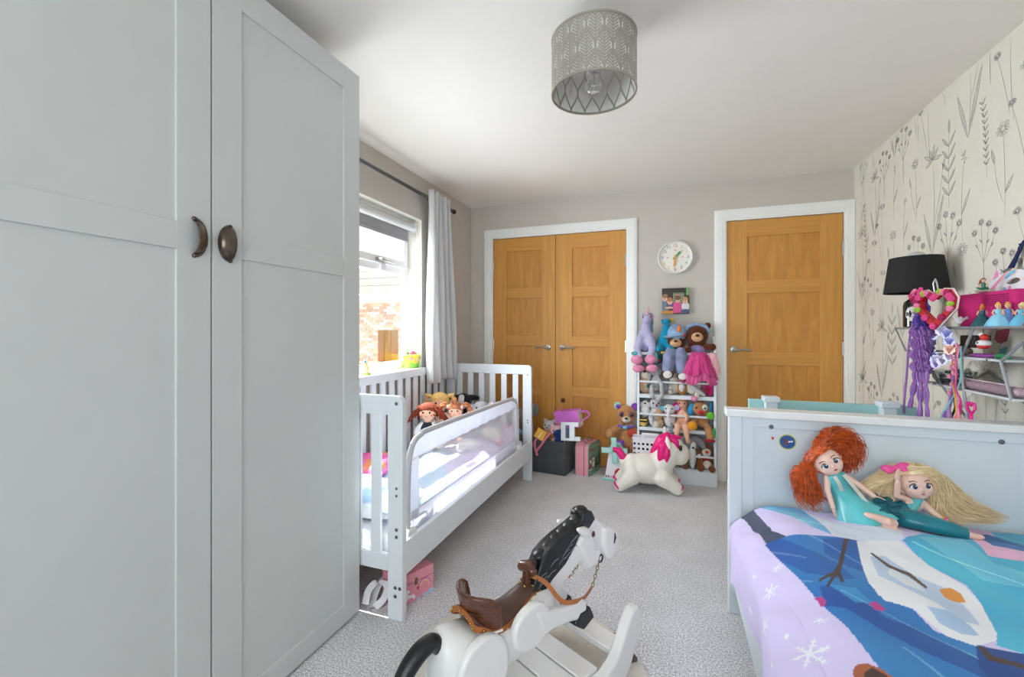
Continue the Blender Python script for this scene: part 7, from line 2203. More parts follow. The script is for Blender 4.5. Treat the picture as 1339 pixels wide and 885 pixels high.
figurine('ballgown_figurine', 'pale blond figurine in a sky blue gown at the right of the group', (1.13, 1.985, 1.212), math.radians(-60), .080, gloss('figure_sky_blue', (110, 190, 226), .35), gloss('figure_pale_hair', (246, 226, 150), .4), skirt=.36)
figurine('braided_figurine', 'ochre haired figurine with lilac bodice behind the ball gown', (1.135, 2.055, 1.212), math.radians(-20), .086, gloss('figure_blue_lilac', (110, 150, 220), .35), gloss('figure_ochre_hair', (226, 160, 60), .4), skirt=.34)
figurine('dark_figurine', 'dark haired figurine in brown at the right end of the shelf', (1.115, 1.905, 1.212), math.radians(-30), .078, gloss('figure_brown', (150, 96, 56), .4), gloss('figure_dark_hair', (34, 24, 24), .4), skirt=.30)
# little things on the shelf
lily_ = thing('white_lily', 'small white artificial flower at the end of the fuchsia box', 'flower', (1.085, 2.225, 1.2121))
g = G()
for i_ in range(6):
    a = i_ * 1.047
    pts = curve_pts([(0, 0, .012), (.010 * math.cos(a), .010 * math.sin(a), .026), (.026 * math.cos(a), .026 * math.sin(a), .034 + .006 * (i_ % 2))], 6)
    g.tube(pts, [.004 + .006 * math.sin(math.pi * k / (len(pts) - 1)) for k in range(len(pts))], 8, flat=.25)
obj('petals', g, M('white_petal', (240, 240, 244), rough=.6), lily_)
obj('stem', G().tube([(0, 0, 0), (0, 0, .016)], .003, 6), M('petal_green', (120, 160, 90), rough=.6), lily_)
lg_ = obj('driftwood', G().limb([(1.15, 2.435, 1.116), (1.16, 2.36, 1.120), (1.14, 2.28, 1.112)], [.016, .021, .014], 10).limb([(1.13, 2.40, 1.108), (1.12, 2.30, 1.108)], [.012, .010], 8), M('grey_driftwood', (120, 104, 92), rough=.9, var=.3, vscale=40, bump=.6, bscale=90), None, voxel=.004)
tag(lg_, 'piece of brown driftwood on the middle shelf board', 'driftwood')
db = obj('dark_tin', G().cbox((1.185, 2.33, 1.152), (.05, .10, .050)), M('dark_tin_paint', (50, 44, 44), rough=.5, var=.2), None, bevel=.004)
tag(db, 'dark square tin behind the driftwood on the middle board', 'tin')
pp_ = obj('purple_bracelet', G().tube([(1.12 + .026 * math.cos(t), 2.155 + .05 * math.sin(t), 1.103) for t in [i * .3927 for i in range(16)]], .006, 8, closed=True), M('purple_beads', (190, 90, 190), rough=.35, var=.4, vscale=120), None)
tag(pp_, 'purple beaded bracelet on the middle shelf board', 'bracelet')
gt = thing('toy_crocodile', 'tiny green toy on the right end of the middle board', 'toy', (1.12, 2.05, 1.096))
obj('body', G().limb([(0, .04, .009), (0, 0, .010), (0, -.035, .007)], [.006, .009, .004], 8), gloss('toy_green', (50, 140, 90), .4), gt)
for sy in (.018, -.014):
    obj('foot', G().box(-.012, sy - .004, 0, .012, sy + .004, .004), gloss('toy_green'), gt)
# pebbles in a glass dish
ds = thing('pebble_dish', 'shallow glass dish of mixed pebbles and shells on the lowest board', 'dish', (1.15, 2.40, .970))
obj('dish', G().lathe([(0, 0), (.05, 0), (.066, .02), (.072, .055), (.069, .055), (.063, .022), (.048, .004), (0, .004)], n=32), M('clear_dish_glass', (225, 232, 232), rough=.05, trans=.9, var=0), ds)
q = random.Random(9)
pcs = [gloss('pebble_%s' % n, c, .4) for n, c in (('sage', (110, 130, 120)), ('rust', (170, 96, 66)), ('cream', (226, 214, 196)), ('slate', (74, 80, 86)), ('coral', (206, 90, 90)))]
for i_ in range(30):
    a, r = q.uniform(0, 6.28), .05 * math.sqrt(q.random())
    lvl = q.choice([.014, .030, .046, .056]); r = min(r, .044 if lvl < .02 else .05)
    o = obj('pebble', G().ball((1.15 + r * math.cos(a), 2.40 + r * math.sin(a), .970 + lvl), (q.uniform(.007, .012), q.uniform(.007, .012), q.uniform(.005, .008)), rot(q.uniform(0, 90), q.uniform(0, 60), 0), 8, 6), q.choice(pcs), None)
    tag(o, '%s pebble or shell heaped in the glass dish' % o.data.materials[0].name.split('_')[1], 'pebble', 'pebbles in the glass dish')
gp_ = thing('glitter_case', 'long pink holographic glitter case along the lowest board', 'pencil case', (1.10, 2.08, .970))
GLI = M('pink_glitter', (222, 190, 204), rough=.25, metal=.45, var=.35, vscale=420, bump=.6, bscale=420)
obj('case', G().limb([(0, .135, .020), (0, -.14, .020)], [.019, .019], 14), GLI, gp_)
obj('zip', G().box(-.004, -.14, .038, .004, .135, .0405), M('pale_pink_zip', (230, 210, 216), rough=.5), gp_)
# hanging ornament
on = thing('panda_bauble', 'red and white animal bauble hanging under the top board', 'ornament', (1.10, 2.115, 1.128))
obj('head', G().ball((0, 0, .035), (.034, .034, .022), None, 18, 10), gloss('bauble_white', (240, 238, 236), .3), on)
obj('red_base', G().ball((0, 0, .016), (.030, .030, .016), None, 18, 10), gloss('bauble_red', (206, 44, 36), .3), on)
obj('red_body', G().ball((.0, -.008, .070), (.020, .022, .020), None, 14, 8), gloss('bauble_red'), on)
obj('white_bow', G().ball((0, .018, .088), (.014, .020, .014), None, 12, 8), gloss('bauble_white'), on)
for sy in (.012, -.012):
    obj('eye', G().ball((-.032, sy + .004, .038), (.004, .007, .005), None, 8, 6), EYE, on)
obj('loop', G().tube([(0, 0, .05), (0, 0, .075)], .0012, 5), BLACK, on)
for ch_ in on.children:
    if ch_.name.split('.')[0] != 'loop': ch_.data.transform(Matrix.Scale(.62, 4))
# wall stickers
ws = thing('fish_sticker', 'pink fish shaped wall sticker on the wallpaper', 'sticker', (XR, 2.20, 1.15))
wm4 = frame((XR - .0006, 2.335, 1.175), (0, -1, 0), (0, 0, 1), (-1, 0, 0))
def wflat(par, nm, poly, m_):
    return obj(nm, G().prism(poly, 0, .0006, wm4), m_, par, w=True, smooth=False)
wflat(ws, 'body', [(-.05, -.015), (-.035, .02), (.0, .026), (.04, .03), (.03, .0), (.02, -.022), (-.02, -.03)], M('sticker_pink', (214, 90, 130), rough=.5, var=.3, vscale=120))
w2 = thing('bird_sticker', 'small turquoise wall sticker under the pink one', 'sticker', (XR, 2.2, 1.12))
wflat(w2, 'body', [(-.02, -.055), (.0, -.05), (.026, -.04), (.02, -.06), (.01, -.075), (-.02, -.07)], M('sticker_turquoise', (90, 190, 200), rough=.5))
# hanging heart wreath with roses
hx_, hyc, hzc = 1.035, 2.275, 1.292
ht = thing('heart_wreath', 'red heart frame edged with pink roses hanging in front of the shelf', 'wreath', (hx_, hyc, hzc))
hm4 = frame((hx_, hyc, hzc), (.30, -.954, 0), (0, 0, 1), (-.954, -.30, 0))
heart = [(0, -.092), (.085, -.008), (.092, .035), (.070, .068), (.035, .072), (0, .045), (-.035, .072), (-.070, .068), (-.092, .035), (-.085, -.008)]
hin = [(p[0] * .66, p[1] * .66 + .002) for p in heart]
with_hole(heart, hin, -.010, .010, hm4, gloss('heart_red', (186, 24, 36), .45), 'heart_frame', ht)
obj('white_edge', G().tube([hm4 @ Vector((p[0] * 1.02, p[1] * 1.02, 0)) for p in heart], .004, 6, closed=True), gloss('heart_white_edge', (236, 230, 226), .4), ht, w=True)
ROS = [M('rose_pink', (232, 70, 140), rough=.6, var=.1, vscale=60), M('rose_deep', (176, 24, 84), rough=.6, var=.1, vscale=60), M('rose_lime', (160, 200, 60), rough=.6, var=.1, vscale=60), M('rose_pale', (240, 130, 170), rough=.6, var=.1, vscale=60)]
k_ = 0
hp2 = [Vector((p[0] * .84, p[1] * .84, 0)) for p in heart]
for i_ in range(len(hp2)):
    for f_ in (0, .5):
        p = hp2[i_].lerp(hp2[(i_ + 1) % len(hp2)], f_)
        m_ = ROS[[0, 1, 3, 2, 0][k_ % 5]]
        g = G()
        c = Vector((p.x, p.y, .014))
        for j in range(6):
            a = j * 1.047 + k_
            g.ball(hm4 @ (c + Vector((.008 * math.cos(a), .008 * math.sin(a), 0))), (.0075, .0075, .0065), None, 8, 6)
        g.ball(hm4 @ (c + Vector((0, 0, .005))), (.007, .007, .007), None, 8, 6)
        obj('rose', g, m_, ht, w=True)
        k_ += 1
obj('hanging_loop', G().tube([hm4 @ Vector(p) for p in ((-.004, .045, 0), (-.016, .10, -.002), (-.008, .118, -.003), (.0, .10, -.002), (.012, .045, 0))], .003, 6), M('silver_cord', (190, 192, 196), rough=.4, metal=.5), ht, w=True)
# roses hair clip on top of the purple hair piece
hk = thing('hair_piece', 'long wavy purple braided hair piece hanging before the shelf', 'hair piece', (1.03, 2.36, 1.33))
PUA, PUB = M('violet_hair', (98, 70, 176), rough=.5, var=.25, vscale=40, stretch=(5, 5, 1)), M('lilac_hair', (182, 126, 208), rough=.5, var=.25, vscale=40, stretch=(5, 5, 1))
q = random.Random(4)
def braid(y, x, z0_, z1_, m_, r0, r1, n__, ph):
    g = G()
    for kx in range(n__):
        a0 = q.uniform(0, 6.28); rad = math.sqrt(q.random())
        pts = []
        nn = 34
        for i in range(nn):
            t = i / (nn - 1)
            z = lerp(z0_, z1_, t)
            env = lerp(r0, r1, t) * (.62 + .38 * abs(math.sin((z * 62) + ph)))
            pts.append((x + .62 * env * rad * math.cos(a0 + t * .8), y + env * rad * math.sin(a0 + t * .8) + .003 * math.sin(t * 40 + kx), z))
        g.tube(pts, .0017, 4)
    return obj('wavy_strands', g, m_, hk, w=True)
braid(2.362, 1.028, 1.335, 1.20, PUA, .026, .058, 150, 0)
braid(2.372, 1.028, 1.215, 1.02, PUB, .060, .056, 170, 0)
def tails(y0, y1, z0_, z1_, r):
    g = G()
    for kx in range(46):
        a0 = q.uniform(0, 6.28); rad = math.sqrt(q.random())
        pts = []
        for i in range(14):
            t = i / 13
            env = r * (.35 + .65 * abs(math.sin(2.6 * math.pi * t + .5))) * (1 - .5 * t)
            pts.append((1.028 + .5 * env * rad * math.cos(a0), lerp(y0, y1, t) + env * rad * math.sin(a0), lerp(z0_, z1_, t)))
        g.tube(pts, .0016, 4)
    obj('loose_tail', g, PUB, hk, w=True)
tails(2.405, 2.470, 1.03, .845, .028)
tails(2.375, 2.385, 1.03, .815, .027)
tails(2.345, 2.325, 1.03, .825, .024)
obj('thin_plait', G().tube(curve_pts([(1.03, 2.42, 1.28), (1.03, 2.475, 1.16), (1.03, 2.50, 1.0), (1.03, 2.525, .85), (1.03, 2.52, .81)], 24), .0045, 6), PUB, hk, w=True)
for i_, (dy, dz) in enumerate(((.055, .012), (.03, .026), (.005, .018), (-.018, .028), (.042, -.006), (-.01, .005))):
    g = G()
    for j in range(6):
        a = j * 1.047
        g.ball((1.015, 2.365 + dy + .009 * math.cos(a), 1.338 + dz + .009 * math.sin(a)), (.006, .008, .008), None, 8, 6)
    g.ball((1.008, 2.365 + dy, 1.338 + dz), (.007, .007, .007), None, 8, 6)
    obj('rose_clip', g, ROS[(0, 3, 1, 0, 1, 3)[i_]], hk, w=True)
# pearly shell garland
gl = thing('shell_garland', 'ring of pearly pastel paper shells hanging below the heart wreath', 'garland', (1.05, 2.27, 1.13))
pts_ = [(2.330, 1.178), (2.345, 1.145), (2.262, 1.198), (2.235, 1.182), (2.212, 1.152), (2.205, 1.122), (2.222, 1.095), (2.258, 1.075), (2.295, 1.060), (2.325, 1.085), (2.345, 1.112), (2.30, 1.075)]
pcx = [(216, 206, 236), (206, 214, 240), (228, 226, 240), (190, 190, 232), (196, 196, 236), (240, 206, 190), (220, 216, 238), (216, 208, 226), (206, 190, 230), (200, 206, 238), (196, 186, 224), (216, 214, 236)]
for i_, (y, z) in enumerate(pts_):
    m4 = frame((1.05 - .003 * (i_ % 3), y, z), (.55, -.83, 0), (.1, 0, 1), (-.83, -.55, .1))
    ph = i_ * .5
    poly = [((.021 + .0018 * math.cos(9 * t)) * math.cos(t), (.020 + .0018 * math.cos(9 * t)) * math.sin(t)) for t in [j * 2 * math.pi / 36 for j in range(36)]]
    g = G().prism(poly, 0, .0015, m4 @ Matrix.Rotation(ph, 4, 'Z'))
    for r_ in range(-3, 4):
        g.tube([m4 @ Vector((0, -.016, .002)), m4 @ Vector((r_ * .0055, .017 - abs(r_) * .0012, .002))], .0011, 5)
    obj('shell', g, M('pearl_%s' % ['lilac', 'ice', 'white', 'mauve', 'iris', 'peach', 'pale', 'rose', 'violet', 'blue', 'plum', 'silver'][i_], tuple(int(255 * (v_ / 255) ** 3.0) for v_ in pcx[i_]), rough=.3, var=.2, vscale=90, coat=.3), gl, w=True)
obj('cord', G().tube([(1.052, p[0], p[1]) for p in [pts_[i] for i in (0, 2, 3, 4, 5, 6, 7, 8, 9, 10, 1)]], .0014, 5, closed=True), M('silver_cord'), gl, w=True)
# ribbon plaits with star beads
rp_ = thing('ribbon_plaits', 'multicoloured ribbon plaits with pink star beads hanging from the shelf rod', 'hair ribbons', (1.06, 2.17, 1.14))
for nm, c_, ctrl in (('pink', (236, 70, 150), [(2.165, 1.138), (2.19, 1.10), (2.20, 1.03), (2.195, .97), (2.165, .93), (2.185, .88), (2.195, .845)]),
                     ('aqua', (120, 206, 206), [(2.16, 1.138), (2.165, 1.08), (2.18, 1.0), (2.215, .93), (2.265, .87), (2.295, .838)]),
                     ('violet', (170, 110, 200), [(2.17, 1.138), (2.20, 1.09), (2.215, 1.02), (2.215, .95), (2.25, .89), (2.27, .845)]),
                     ('amber', (236, 180, 60), [(2.175, 1.135), (2.225, 1.07), (2.22, 1.0), (2.195, .94), (2.19, .885), (2.185, .84)]),
                     ('rose', (246, 150, 180), [(2.165, 1.138), (2.195, 1.06), (2.205, .99), (2.185, .93), (2.175, .87), (2.165, .84)]),
                     ('mauve', (200, 150, 210), [(2.17, 1.135), (2.21, 1.05), (2.225, .97), (2.235, .92), (2.245, .87), (2.245, .843)])):
    cpt = curve_pts([(1.06 + .004 * math.sin(i * 2 + len(nm)), p[0], p[1]) for i, p in enumerate(ctrl)], 40)
    kk_ = len(cpt)
    obj('plait_ribbon', G().tube(cpt, [.0032 if i < kk_ * .62 else .0032 + .006 * min(1, (i / kk_ - .62) / .25) for i in range(kk_)], 6, flat=.6), M('ribbon_' + nm, c_, rough=.4, var=.1, vscale=60), rp_, w=True)
for (y, z) in ((2.165, 1.138), (2.20, 1.092), (2.18, 1.075), (2.205, 1.05), (2.19, 1.03), (2.215, 1.015), (2.20, .985), (2.185, 1.055), (2.215, .95)):
    s2 = [((.011 if i % 2 == 0 else .005) * math.sin(i * math.pi / 5), (.011 if i % 2 == 0 else .005) * math.cos(i * math.pi / 5)) for i in range(10)]
    obj('star_bead', G().prism(s2, 0, .005, frame((1.050, y, z), (0, -1, 0), (0, 0, 1), (-1, 0, 0))), M('ribbon_rose'), rp_, w=True, smooth=False)
kr = thing('heart_keyring', 'hot pink heart clip with a metal ring hanging from the lowest rod', 'keyring', (1.07, 2.13, .89))
hpt = [(0, -.024), (.022, .0), (.020, .020), (.008, .022), (0, .010), (-.008, .022), (-.020, .020), (-.022, 0)]
km = frame((1.068, 2.122, .905), (0, -1, 0), (0, 0, 1), (-1, 0, 0))
obj('heart', G().tube([km @ Vector((p[0], p[1], 0)) for p in hpt], .0045, 6, closed=True), gloss('hot_pink_clip', (226, 24, 140), .35), kr, w=True)
obj('clip', G().tube([km @ Vector((0, -.024, 0)), km @ Vector((0, -.040, 0))], .006, 8), gloss('hot_pink_clip'), kr, w=True)
obj('ring', G().tube([km @ Vector((.016 * math.cos(t), -.058 + .020 * math.sin(t), 0)) for t in [i * .3142 for i in range(20)]], .0016, 6, closed=True), M('dull_brass', (150, 130, 100), metal=.9, rough=.4), kr, w=True)
obj('cord', G().tube([km @ Vector((0, .012, 0)), km @ Vector((-.002, .06, 0))], .0012, 5), M('silver_cord'), kr, w=True)
cbl = obj('black_cable', G().tube(curve_pts([(1.20, 2.52, .96), (1.19, 2.49, .90), (1.19, 2.47, .86), (1.20, 2.52, .80), (1.21, 2.55, .70)], 24), .0045, 8), BLACK, None)
tag(cbl, 'black cable dropping below the shelf along the wallpaper', 'cable')

# ------------------------------------------------------------------ two fashion dolls on the bed
VIN = M('doll_vinyl', (240, 200, 184), rough=.4, var=.02)
def fashion_head(par, c, up, fwd, r, iris, lipc, brow):
    """doll head with an oval face, big eyes, nose, mouth and ears; local x right, -y forward"""
    up = Vector(up).normalized(); fwd = Vector(fwd).normalized()
    fwd = (fwd - up * fwd.dot(up)).normalized()
    rt = up.cross(fwd)
    m4 = frame(c, rt, fwd * -1, up)
    P = lambda x, y, z: m4 @ Vector((x * r, y * r, z * r))
    R3 = m4.to_3x3()
    g = G()
    g.ball(P(0, .06, .12), (r * .92, r * .92, r * .92), R3, 20, 14)
    g.ball(P(0, -.20, -.30), (r * .74, r * .62, r * .62), R3, 18, 12)
    g.ball(P(0, -.42, -.66), (r * .30, r * .26, r * .22), R3, 12, 8)
    g.ball(P(-.42, -.38, -.30), (r * .34, r * .32, r * .30), R3, 12, 8)
    g.ball(P(.42, -.38, -.30), (r * .34, r * .32, r * .30), R3, 12, 8)
    g.limb([P(0, -.80, -.12), P(0, -.88, -.28)], [r * .06, r * .095], 8)
    for sx in (1, -1):
        g.ball(P(sx * .90, .05, -.10), (r * .08, r * .16, r * .22), R3, 10, 8)
    g.tube([P(0, .05, -.5), P(0, .08, -1.15)], r * .26, 12)
    hd = obj('head', g, VIN, par, w=True, voxel=r * .055)
    for sx in (1, -1):
        ew = obj('eye', G().ball(P(sx * .36, -.715, -.06), (r * .215, r * .10, r * .165), R3, 16, 10), gloss('doll_eye_white', (246, 246, 248), .2), hd, w=True)
        obj('iris', G().ball(P(sx * .345, -.795, -.055), (r * .135, r * .045, r * .14), R3, 14, 8), iris, hd, w=True)
        obj('pupil', G().ball(P(sx * .345, -.828, -.05), (r * .07, r * .02, r * .075), R3, 10, 8), EYE, hd, w=True)
        obj('catchlight', G().ball(P(sx * .345 + .04, -.842, .0), (r * .03, r * .012, r * .03), R3, 8, 6), gloss('doll_eye_white'), hd, w=True)
        lash = [P(sx * (.36 + .25 * math.cos(t)), -.735 - .055 * math.sin(t), -.06 + .19 * math.sin(t)) for t in [math.pi * i / 10 for i in range(11)]]
        obj('eyelash', G().tube(lash, [r * .02 + r * .012 * math.sin(i * .31) for i in range(11)], 6), EYE, hd, w=True)
        bw_ = [P(sx * .18, -.80, .22), P(sx * .36, -.78, .30), P(sx * .56, -.66, .25)]
        obj('eyebrow', G().tube(curve_pts(bw_, 8), r * .025, 6), brow, hd, w=True)
    lips = G().limb([P(-.15, -.715, -.50), P(0, -.775, -.515), P(.15, -.715, -.50)], [r * .03, r * .06, r * .03], 8)
    obj('lips', lips, lipc, hd, w=True)
    return hd, m4
def strand_hair(name, par, m_, paths, rad, seed, n__, thick=.0016, curl=.006, freq=9, taper=.6):
    """locks: each path is [(point, spread)...]; many thin curled strands wander inside the spread"""
    q = random.Random(seed)
    g = G()
    for path in paths:
        cps = curve_pts([p for p, _ in path], 22)
        sp_ = [s for _, s in path]
        k = len(cps)
        for i in range(n__):
            a0 = q.uniform(0, 6.28); rr = math.sqrt(q.random()); ph = q.uniform(0, 6.28); fr = freq * q.uniform(.7, 1.3)
            end = q.uniform(.8, 1.0)
            pts = []
            for j, p in enumerate(cps):
                t = j / (k - 1)
                if t > end: break
                f = t * (len(sp_) - 1); i0 = min(int(f), len(sp_) - 2)
                s_ = lerp(sp_[i0], sp_[i0 + 1], f - i0)
                o_ = Vector((math.cos(a0), .7 * math.sin(a0), math.sin(a0 + 1.1))) * (rr * s_)
                o_ += Vector((math.sin(ph + fr * t), math.cos(ph * 1.3 + fr * t), math.sin(ph * .7 + fr * t))) * curl * min(1, t * 4)
                pts.append(p + o_)
            kk = len(pts)
            g.tube(pts, [thick * (1 - taper * (u / kk) ** 2) for u in range(kk)], 4, cap=False)
    return obj(name, g, m_, par, w=True)
def scalp(par, m4, r, m_, cover=.28):
    """hair cap over the back of the skull with a hairline above the brow"""
    g = G()
    def fn(u, v):
        a = u * 2 * math.pi
        el = lerp(math.pi / 2, -.9, v)
        d = Vector((math.cos(a) * math.cos(el), math.sin(a) * math.cos(el), math.sin(el)))
        if d.y < .1 and d.z < .55:      # keep the face free: pull the front edge up to the hairline
            zz = .55
            k = math.sqrt(max(0, 1 - zz * zz)); l = math.hypot(d.x, d.y) or 1
            if d.y < -.12:
                d = Vector((d.x / l * k, d.y / l * k, zz))
        rr = 1.02 + .02 * math.sin(a * 21)
        return m4 @ Vector((d.x * rr * r, (d.y * rr + .08) * r, (d.z * rr + .13) * r))
    g.grid(fn, 60, 20)
    return obj('scalp_hair', g, m_, par, w=True)
def hand_geo(g, wrist, direction, palm_n, s):
    """small hand: palm, four unequal fingers and a thumb leaving the side"""
    d = Vector(direction).normalized(); n_ = Vector(palm_n); n_ = (n_ - d * n_.dot(d)).normalized(); sd = d.cross(n_)
    w_ = Vector(wrist)
    R3 = Matrix((sd, n_, d)).transposed()
    g.ball(w_ + d * s * .45, (s * .30, s * .13, s * .46), R3, 12, 8)
    for i, (o_, L) in enumerate(((-.22, .62), (-.075, .74), (.075, .70), (.21, .54))):
        b = w_ + d * s * .78 + sd * s * o_
        g.limb([b, b + d * s * L * .5 + n_ * s * .05, b + d * s * L + n_ * s * .14], [s * .068, s * .062, s * .05], 6)
    b = w_ + d * s * .28 - sd * s * .24
    g.limb([b, b + d * s * .28 - sd * s * .20, b + d * s * .5 - sd * s * .24 + n_ * s * .06], [s * .08, s * .07, s * .055], 6)

AQU = M('aqua_satin', (96, 200, 206), rough=.3, var=.15, vscale=12, sheen=.2)
TSA = M('teal_satin', (14, 132, 148), rough=.28, var=.25, vscale=10, sheen=.2)
SEQ = M('teal_sequin', (14, 120, 140), rough=.3, metal=.1, var=.35, vscale=260, bump=.5, bscale=260)
LACE = cloth('ivory_lace', (226, 226, 214), .2)
ORH = M('orange_doll_hair', (224, 96, 30), rough=.42, var=.3, vscale=30, stretch=(1, 1, 3))
BLH = M('blond_doll_hair', (250, 226, 182), rough=.42, var=.14, vscale=30, stretch=(1, 1, 3))
GB = M('blue_grey_iris', (44, 84, 120), rough=.15, var=.1)
BRB = gloss('brown_brow', (120, 64, 44), .6)
rd = thing('fashion_doll', 'red haired fashion doll in an aqua satin dress leaning on the headboard', 'doll', (.62, 1.95, .52))
hc = (.562, 1.955, .703)
hd1, m1 = fashion_head(rd, hc, (-.58, .10, .80), (.18, -.95, -.16), .055, GB, gloss('doll_lips_red', (176, 50, 60), .35), BRB)
scalp(hd1, m1, .055, ORH)
P1 = lambda x, y, z: m1 @ Vector((x * .052, y * .052, z * .052))
strand_hair('curly_hair', rd, ORH, [
    [(P1(0, -.2, 1.05), .012), (P1(.9, .1, 1.5), .030), (P1(1.8, .1, .9), .035), (P1(2.0, .1, -.1), .03)],
    [(P1(.3, .0, 1.1), .015), (P1(1.2, .2, 1.2), .034), (P1(1.7, .2, .4), .034), (P1(1.55, .1, -.7), .022)],
    [(P1(.6, .3, .9), .014), (P1(1.3, .3, .6), .03), (P1(1.45, .2, -.4), .025)],
    [(P1(.3, 0, 1.1), .015), (P1(1.6, .2, .9), .034), (P1(1.9, .2, -.4), .034), (P1(1.2, .3, -1.5), .022)],
    [(P1(.5, .2, 1.0), .015), (P1(1.3, .3, .5), .03), (P1(1.4, .3, -.6), .03), (P1(.75, .4, -1.7), .018)],
    [(P1(.1, -.5, .98), .010), (P1(.62, -.45, .95), .014), (P1(1.05, -.15, .55), .02), (P1(1.25, .0, -.1), .02)],
    [(P1(0, -.5, .98), .010), (P1(-.5, -.5, .8), .012), (P1(-.92, -.2, .35), .012), (P1(-1.1, .05, -.2), .010)],
    [(P1(-.2, 0, 1.1), .012), (P1(-.8, 0, .7), .014), (P1(-1.1, .05, -.1), .010), (P1(-1.25, .1, -.35), .008)],
    [(P1(-.1, .5, 1.0), .015), (P1(-.8, .5, .5), .016), (P1(-1.2, .2, -.3), .010)],
], .01, 21, 110, .0013, .007, 12)
pt0 = P1(-1.25, .1, -.35)
strand_hair('pony_tail', rd, ORH, [
    [(pt0, .006), (Vector((.478, 1.955, .665)), .026), (Vector((.485, 1.94, .60)), .034), (Vector((.505, 1.925, .54)), .028)],
    [(pt0, .006), (Vector((.495, 1.95, .65)), .022), (Vector((.515, 1.94, .585)), .028), (Vector((.535, 1.92, .535)), .02)]], .01, 22, 170, .0013, .007, 13)
obj('hair_tie', G().tube([pt0 + Vector((.009 * math.cos(t), .004 * math.cos(t), .009 * math.sin(t))) for t in [i * .5236 for i in range(12)]], .003, 6, closed=True), gloss('pearl_hair_tie', (226, 222, 216), .3), rd, w=True)
neck1 = P1(0, .1, -1.15)
g = G()
tor = [neck1, Vector((.592, 1.955, .640)), Vector((.606, 1.95, .605)), Vector((.622, 1.94, .565)), Vector((.635, 1.93, .535))]
g.limb(tor, [.014, .032, .027, .026, .034], 12)
# arms
g.limb([Vector((.560, 1.945, .645)), Vector((.556, 1.925, .600)), Vector((.570, 1.91, .545))], [.0125, .011, .009], 10)
g.limb([Vector((.618, 1.945, .655)), Vector((.660, 1.925, .628)), Vector((.690, 1.905, .606))], [.0125, .011, .009], 10)
gh = G()
hand_geo(gh, (.570, 1.91, .545), (.18, -.2, -1), (.3, -1, .2), .022)
obj('hand', gh, VIN, rd, w=True)
gh = G()
hand_geo(gh, (.690, 1.905, .606), (1, -.3, -.15), (.1, -.4, -1), .022)
obj('hand', gh, VIN, rd, w=True)
# legs: bent at the knee, one bare foot forward
g.limb([Vector((.628, 1.93, .535)), Vector((.685, 1.86, .535)), Vector((.722, 1.84, .540)), Vector((.700, 1.825, .548))], [.024, .019, .017, .014], 10)
g.limb([Vector((.722, 1.845, .538)), Vector((.690, 1.83, .550)), Vector((.660, 1.825, .560))], [.016, .015, .011], 10)
g.ball((.652, 1.822, .562), (.022, .011, .010), rot(0, 14, 0), 12, 8)
g.limb([Vector((.612, 1.93, .535)), Vector((.625, 1.87, .522)), Vector((.690, 1.835, .518)), Vector((.735, 1.82, .517))], [.024, .019, .016, .012], 10)
obj('body', g, VIN, rd, w=True, voxel=.0032)
# dress: fitted bodice, flared satin skirt lying over the legs
def sleeve_dress():
    g = G()
    ax = [(Vector((.586, 1.952, .655)), .036, .030), (Vector((.597, 1.95, .628)), .036, .032), (Vector((.608, 1.947, .600)), .034, .031), (Vector((.622, 1.93, .572)), .046, .042), (Vector((.640, 1.905, .545)), .066, .050), (Vector((.655, 1.88, .520)), .084, .052), (Vector((.664, 1.868, .506)), .090, .050)]
    dirv = Vector((.40, -.35, -.80)).normalized()
    sidev = Vector((.86, .0, .42)).normalized(); fr = dirv.cross(sidev).normalized()
    rings = []
    for k, (c, a, b) in enumerate(ax):
        rings.append([c + sidev * (a * math.cos(t) * (1 + (.07 * math.sin(6 * t + .6) if k > 3 else 0))) + fr * (b * math.sin(t) * (1 + (.10 * math.sin(5 * t) if k > 3 else 0))) for t in [j * 2 * math.pi / 36 for j in range(36)]])
    for r_ in rings[4:]:
        for p in r_:
            p.z = max(p.z, .502)
    g.loft(rings, closed_ends=False)
    o = obj('dress', g, AQU, rd, w=True, sub=1)
    s__ = o.modifiers.new('thickness', 'SOLIDIFY'); s__.thickness = .0016
    obj('lace_trim', G().ribbon(curve_pts([(.575, 1.915, .660), (.590, 1.912, .632), (.598, 1.912, .610)], 10), .012, (1, 0, .4), .003), LACE, o, w=True)
    obj('lace_trim', G().ribbon(curve_pts([(.605, 1.918, .668), (.632, 1.908, .630), (.668, 1.890, .578), (.690, 1.86, .535)], 14), .012, (1, 0, .6), .003), LACE, o, w=True)
sleeve_dress()

